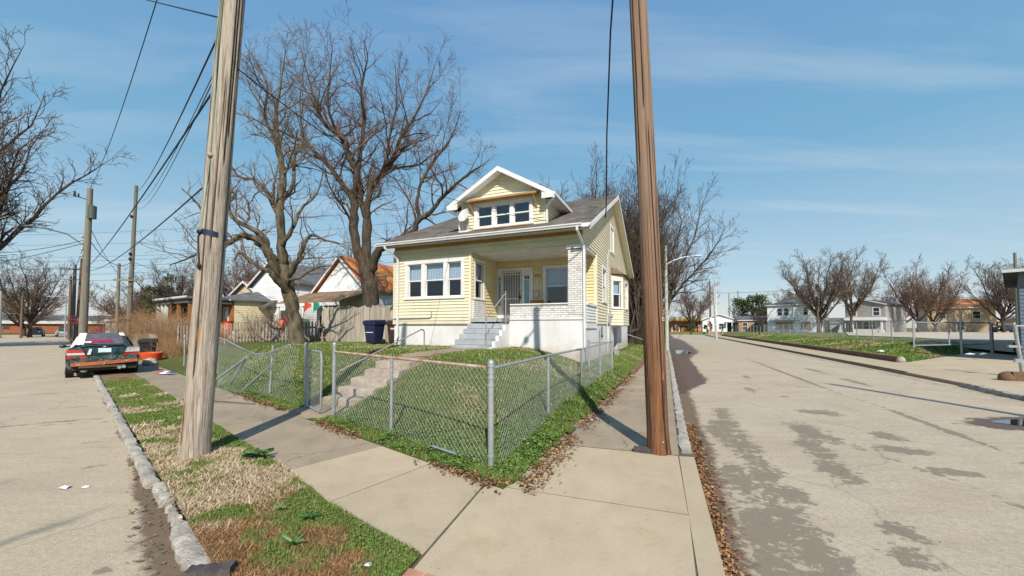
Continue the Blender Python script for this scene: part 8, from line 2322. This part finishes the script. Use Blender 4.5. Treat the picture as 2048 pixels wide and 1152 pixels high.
for s in (-1, 1):
    m = MB(); quad(m, (s * 0.795, 0.85, 1.02), (s * 0.80, 3.1, 1.0), (s * 0.632, 2.55, 1.40), (s * 0.628, 1.25, 1.38)); m.build('side_window', MAT['far_glass'], car)
m = MB(); m.add([(-0.795, 0.55, 1.02), (-0.70, 0.62, 1.10), (-0.62, 1.2, 1.42), (-0.66, 1.22, 1.36), (-0.80, 0.9, 1.04)], [(0, 1, 2, 3, 4)]); m.build('taped_pillar', MAT['white_tape'], car)
# boot lid, buckled
m = MB(); vs = []; fs = []; r = random.Random(3)
us = [-0.60, -0.42, -0.2, 0.1, 0.32, 0.48, 0.60]; prof = [(0.60, 1.10), (0.30, 1.12), (0.085, 1.085), (0.035, 1.0), (0.02, 0.86), (0.035, 0.74)]
for i, u in enumerate(us):
    for j, (y, z) in enumerate(prof):
        k = 0.05 if u > 0.3 else 0.012
        vs.append((u * (1 - 0.06 * j) + r.uniform(-1, 1) * k * 0.5, y + r.uniform(-1, 1) * k, z + (0.04 if i == 5 and j < 4 else 0) + r.uniform(-1, 1) * k * 0.6))
for i in range(len(us) - 1):
    for j in range(5): fs.append((i * 6 + j, i * 6 + j + 1, (i + 1) * 6 + j + 1, (i + 1) * 6 + j))
m.add(vs, fs); lid = m.build('boot_lid', MAT['car_teal'], car); sm = lid.modifiers.new('s', 'SOLIDIFY'); sm.thickness = 0.02
m = MB(); m.box(-0.62, 0.5, 0.0, 0.05, 1.105, 1.135); m.build('lip_spoiler', MAT['car_teal'], car)
m = MB(); m.box(-0.16, 0.15, -0.012, 0.012, 0.88, 1.0); pt = m.build('number_plate', MAT['plate_blue'], car)
m = MB(); m.box(-0.17, 0.16, -0.006, 0.03, 0.865, 0.88); m.box(-0.17, 0.16, -0.006, 0.03, 1.0, 1.012); m.build('plate_frame', MAT['white_paint'], pt)
m = MB(); m.add([(-0.42, -0.005, 0.80), (-0.34, -0.005, 0.80), (-0.30, 0.012, 0.99), (-0.37, 0.012, 1.0)], [(0, 1, 2, 3)]); m.build('sticker', MAT['dish'], car)
m = MB(); m.ball((0.0, 0.02, 1.06), 0.05, 0.02, 0.025, 10, 6); m.build('badge', MAT['galv'], car, True)
def tail(s, mats):
    for (z0, z1, mt) in mats:
        m = MB(); x0, x1 = s * 0.50, s * 0.885
        f0, f1 = (z0 - 0.66) / 0.38, (z1 - 0.66) / 0.38
        xi0, xi1 = s * (0.40 + 0.16 * f0), s * (0.40 + 0.16 * f1)
        m.hexa([(xi0, -0.03, z0), (x1 * 0.985, 0.03, z0), (x1 * 1.012, 0.42, z0), (xi0, 0.15, z0), (xi1, -0.02, z1), (x1 * 0.98, 0.05, z1), (x1 * 1.0, 0.46, z1), (xi1, 0.2, z1)])
        m.build('tail_light', MAT[mt], car)
tail(-1, [(0.68, 0.80, 'lamp_red'), (0.802, 0.88, 'lamp_clear'), (0.882, 0.97, 'lamp_red')])
tail(1, [(0.74, 0.86, 'lamp_red'), (0.862, 1.02, 'lamp_clear')])
m = MB(); r = random.Random(8); vs = []; fs = []
for i in range(15):
    x = -0.80 + 1.6 * i / 14
    for j, z in enumerate((0.75, 0.68, 0.60, 0.54)): vs.append((x, -0.005 + r.uniform(-0.02, 0.02) - 0.02 * (i % 2) * (j == 1), z + 0.03 * (x > 0)))
for i in range(14):
    for j in range(3): fs.append((i * 4 + j, i * 4 + j + 1, (i + 1) * 4 + j + 1, (i + 1) * 4 + j))
m.add(vs, fs); m.build('rear_panel', MAT['foil'], car)
m = MB(); m.hexa([(-0.78, -0.13, 0.43), (0.0, -0.15, 0.465), (0.0, -0.03, 0.465), (-0.78, -0.02, 0.43), (-0.78, -0.13, 0.54), (0.0, -0.15, 0.575), (0.0, -0.03, 0.575), (-0.78, -0.02, 0.54)])
m.hexa([(0.005, -0.15, 0.465), (0.82, -0.12, 0.52), (0.82, -0.01, 0.52), (0.005, -0.03, 0.465), (0.005, -0.15, 0.575), (0.82, -0.12, 0.62), (0.82, -0.01, 0.62), (0.005, -0.03, 0.575)])
bb_ = m.build('bumper_beam', MAT['bumper_rust'], car)
m = MB(); m.box(-0.66, -0.56, -0.137, -0.125, 0.475, 0.50); m.box(0.5, 0.6, -0.145, -0.12, 0.55, 0.575); m.bar((-0.02, -0.158, 0.45), (0.03, -0.158, 0.6), 0.02, 0.02); m.build('bracket', MAT['rust'], bb_)
m = MB(); m.box(-0.78, 0.80, 0.0, 0.7, 0.28, 0.46); m.box(-0.7, 0.7, 0.7, 4.2, 0.16, 0.30); m.build('underbody', MAT['interior'], car)
m = MB(); m.box(-0.6, 0.5, -0.02, 0.02, 0.36, 0.43); m.build('torn_strip', MAT['tan_wall'], car)
m = MB(); m.tube([(0.36, -0.1, 0.33), (0.36, 0.35, 0.33)], 0.055, 10); m.tube([(0.47, -0.1, 0.35), (0.47, 0.35, 0.35)], 0.055, 10); m.build('exhaust', MAT['galv'], car, True)
m = MB(); m.ball((-0.48, 0.1, 0.26), 0.09, 0.08, 0.05, 8, 5); m.build('silencer', MAT['dish'], car, True)
for s in (-1, 1):
    for y in (0.95, 3.75): wheel(car, s * 0.79, y, 0.315)
m = MB(); m.ball((-0.98, 2.75, 1.02), 0.10, 0.07, 0.07, 10, 6); m.bar((-0.9, 2.75, 1.0), (-0.8, 2.75, 1.0), 0.05, 0.05); m.build('wing_mirror', MAT['car_teal'], car, True)
m = MB(); m.add([(-0.905, 0.2, 0.5), (-0.91, 0.9, 0.72), (-0.91, 0.75, 0.95), (-0.90, 0.25, 0.85)], [(0, 1, 2, 3)]); m.build('bare_patch', MAT['foil'], car)
# debris in the car's shade and beside it
MAT['flag_blue'] = mk('scrap_blue', (0.05, 0.08, 0.35), None, 4, 0.6)
scr = [((-12.45, 13.9, 0.03), 'red_paint', 'red torn wrapper on the pavement beside the wrecked car'), ((-12.2, 13.8, 0.03), 'white_paint', 'white torn wrapper next to the red one by the car'), ((-11.95, 13.7, 0.03), 'flag_blue', 'blue torn scrap next to the wrappers by the car')]
for i, (l_, mt, lb) in enumerate(scr): scrap(l_, 0.22, 40 + i, lb, MAT[mt])
tb = MB()
for k in range(24):
    pass
pts = []
def ring(r, z): return [(r * math.cos(2 * math.pi * i / 24), r * math.sin(2 * math.pi * i / 24) * 0.8, z) for i in range(24)]
tb = loft([ring(0.34, 0.0), ring(0.46, 0.34), ring(0.50, 0.40), ring(0.50, 0.44), ring(0.45, 0.44), ring(0.4, 0.3), ring(0.3, 0.05)], True)
tub = tb.build('orange_tub', MAT['orange_plastic'], None, True, (-17.6, 19.1, 0.0)); tag(tub, 'orange plastic tub on the pavement behind the wrecked car', 'tub')
m = MB(); m.ball((0, 0, 0.08), 0.30, 0.28, 0.22, 7, 4); o = m.build('rubble_lump', MAT['kerb_stone'], None, False, (-15.9, 17.2, 0.02)); tag(o, 'pale grey lump of broken concrete in front of the orange tub', 'rubble')
b3 = bin_((-18.9, 20.3, 0.02), R(30), MAT['black_metal'], 'black wheeled bin standing behind the wrecked car by the thicket')
# ornaments in the neighbour's yard
def pot(loc, s, mat, label, cat='garden pot'):
    m = loft([[(r * s * math.cos(2 * math.pi * i / 16), r * s * math.sin(2 * math.pi * i / 16), z * s) for i in range(16)] for r, z in ((0.2, 0), (0.34, 0.3), (0.36, 0.5), (0.22, 0.75), (0.18, 0.9), (0.24, 1.0), (0.01, 1.0))], True)
    o = m.build('garden_pot', MAT[mat], None, True, loc); tag(o, label, cat, 'garden ornaments')
pot((-17.6, 24.2, 0.75), 1.3, 'orange_plastic', 'tall orange terracotta urn standing on the ground behind the picket fence')
pot((-14.6, 24.8, 1.4), 0.8, 'orange_plastic', 'orange urn on a stand behind the middle of the picket fence')
pot((-15.9, 22.3, 0.75), 0.75, 'white_paint', 'white garden pot behind the picket fence')
# parked cars far down the front street
def far_car(loc, rz, label, paint, tall=0.0):
    root = empty('parked_car', loc, rz, label, 'car', 'cars parked far down the front street')
    m = car_body([(0.0, 0.78, 0.72 + tall, 0.3), (0.12, 0.86, 0.82 + tall, 0.25), (1.3, 0.90, 0.95 + tall, 0.22), (3.6, 0.90, 1.0 + tall, 0.22), (4.4, 0.85, 0.95 + tall, 0.28), (4.55, 0.75, 0.8 + tall, 0.34)]); m.build('body', MAT[paint], root, True)
    cb = [(1.15, 0.74, 0.97 + tall), (1.9, 0.62, 1.40 + tall), (3.0, 0.62, 1.43 + tall), (3.9, 0.72, 1.0 + tall)]
    loft([[(-0.8, y, 0.93 + tall), (-h_, y, z - 0.03), (0, y, z + 0.02), (h_, y, z - 0.03), (0.8, y, 0.93 + tall)] for y, h_, z in cb]).build('cabin', MAT[paint], root, True)
    m = MB(); quad(m, (-0.66, 1.17, 1.0 + tall), (0.66, 1.17, 1.0 + tall), (0.55, 1.82, 1.37 + tall), (-0.55, 1.82, 1.37 + tall), 0.02); m.build('windscreen', MAT['far_glass'], root)
    for s in (-1, 1):
        m = MB(); m.box(s * 0.55 - 0.13, s * 0.55 + 0.13, -0.03, 0.05, 0.55 + tall, 0.67 + tall); m.build('headlight', MAT['lamp_clear'], root)
        for y in (0.85, 3.6): wheel(root, s * 0.8, y, 0.32 + tall * 0.2)
    m = MB(); m.box(-0.4, 0.4, -0.02, 0.02, 0.42 + tall, 0.56 + tall); m.build('grille', MAT['interior'], root)
far_car((-85.5, 70.0, 0), R(46), 'distant black truck facing the camera beside the pale pole', 'car_black', 0.3)
far_car((-80.6, 70.0, 0), R(46), 'distant pale grey car parked next to the black truck', 'car_pale')
far_car((-66.5, 66.0, 0), R(70), 'distant red vehicle partly behind the poles on the front street', 'car_red')
far_car((112.0, 84.0, 0.7), R(60), 'far red car beside the tan garage', 'car_red')
far_car((96.0, 73.5, 0.7), R(80), 'far dark car parked before the tan garage', 'car_black')
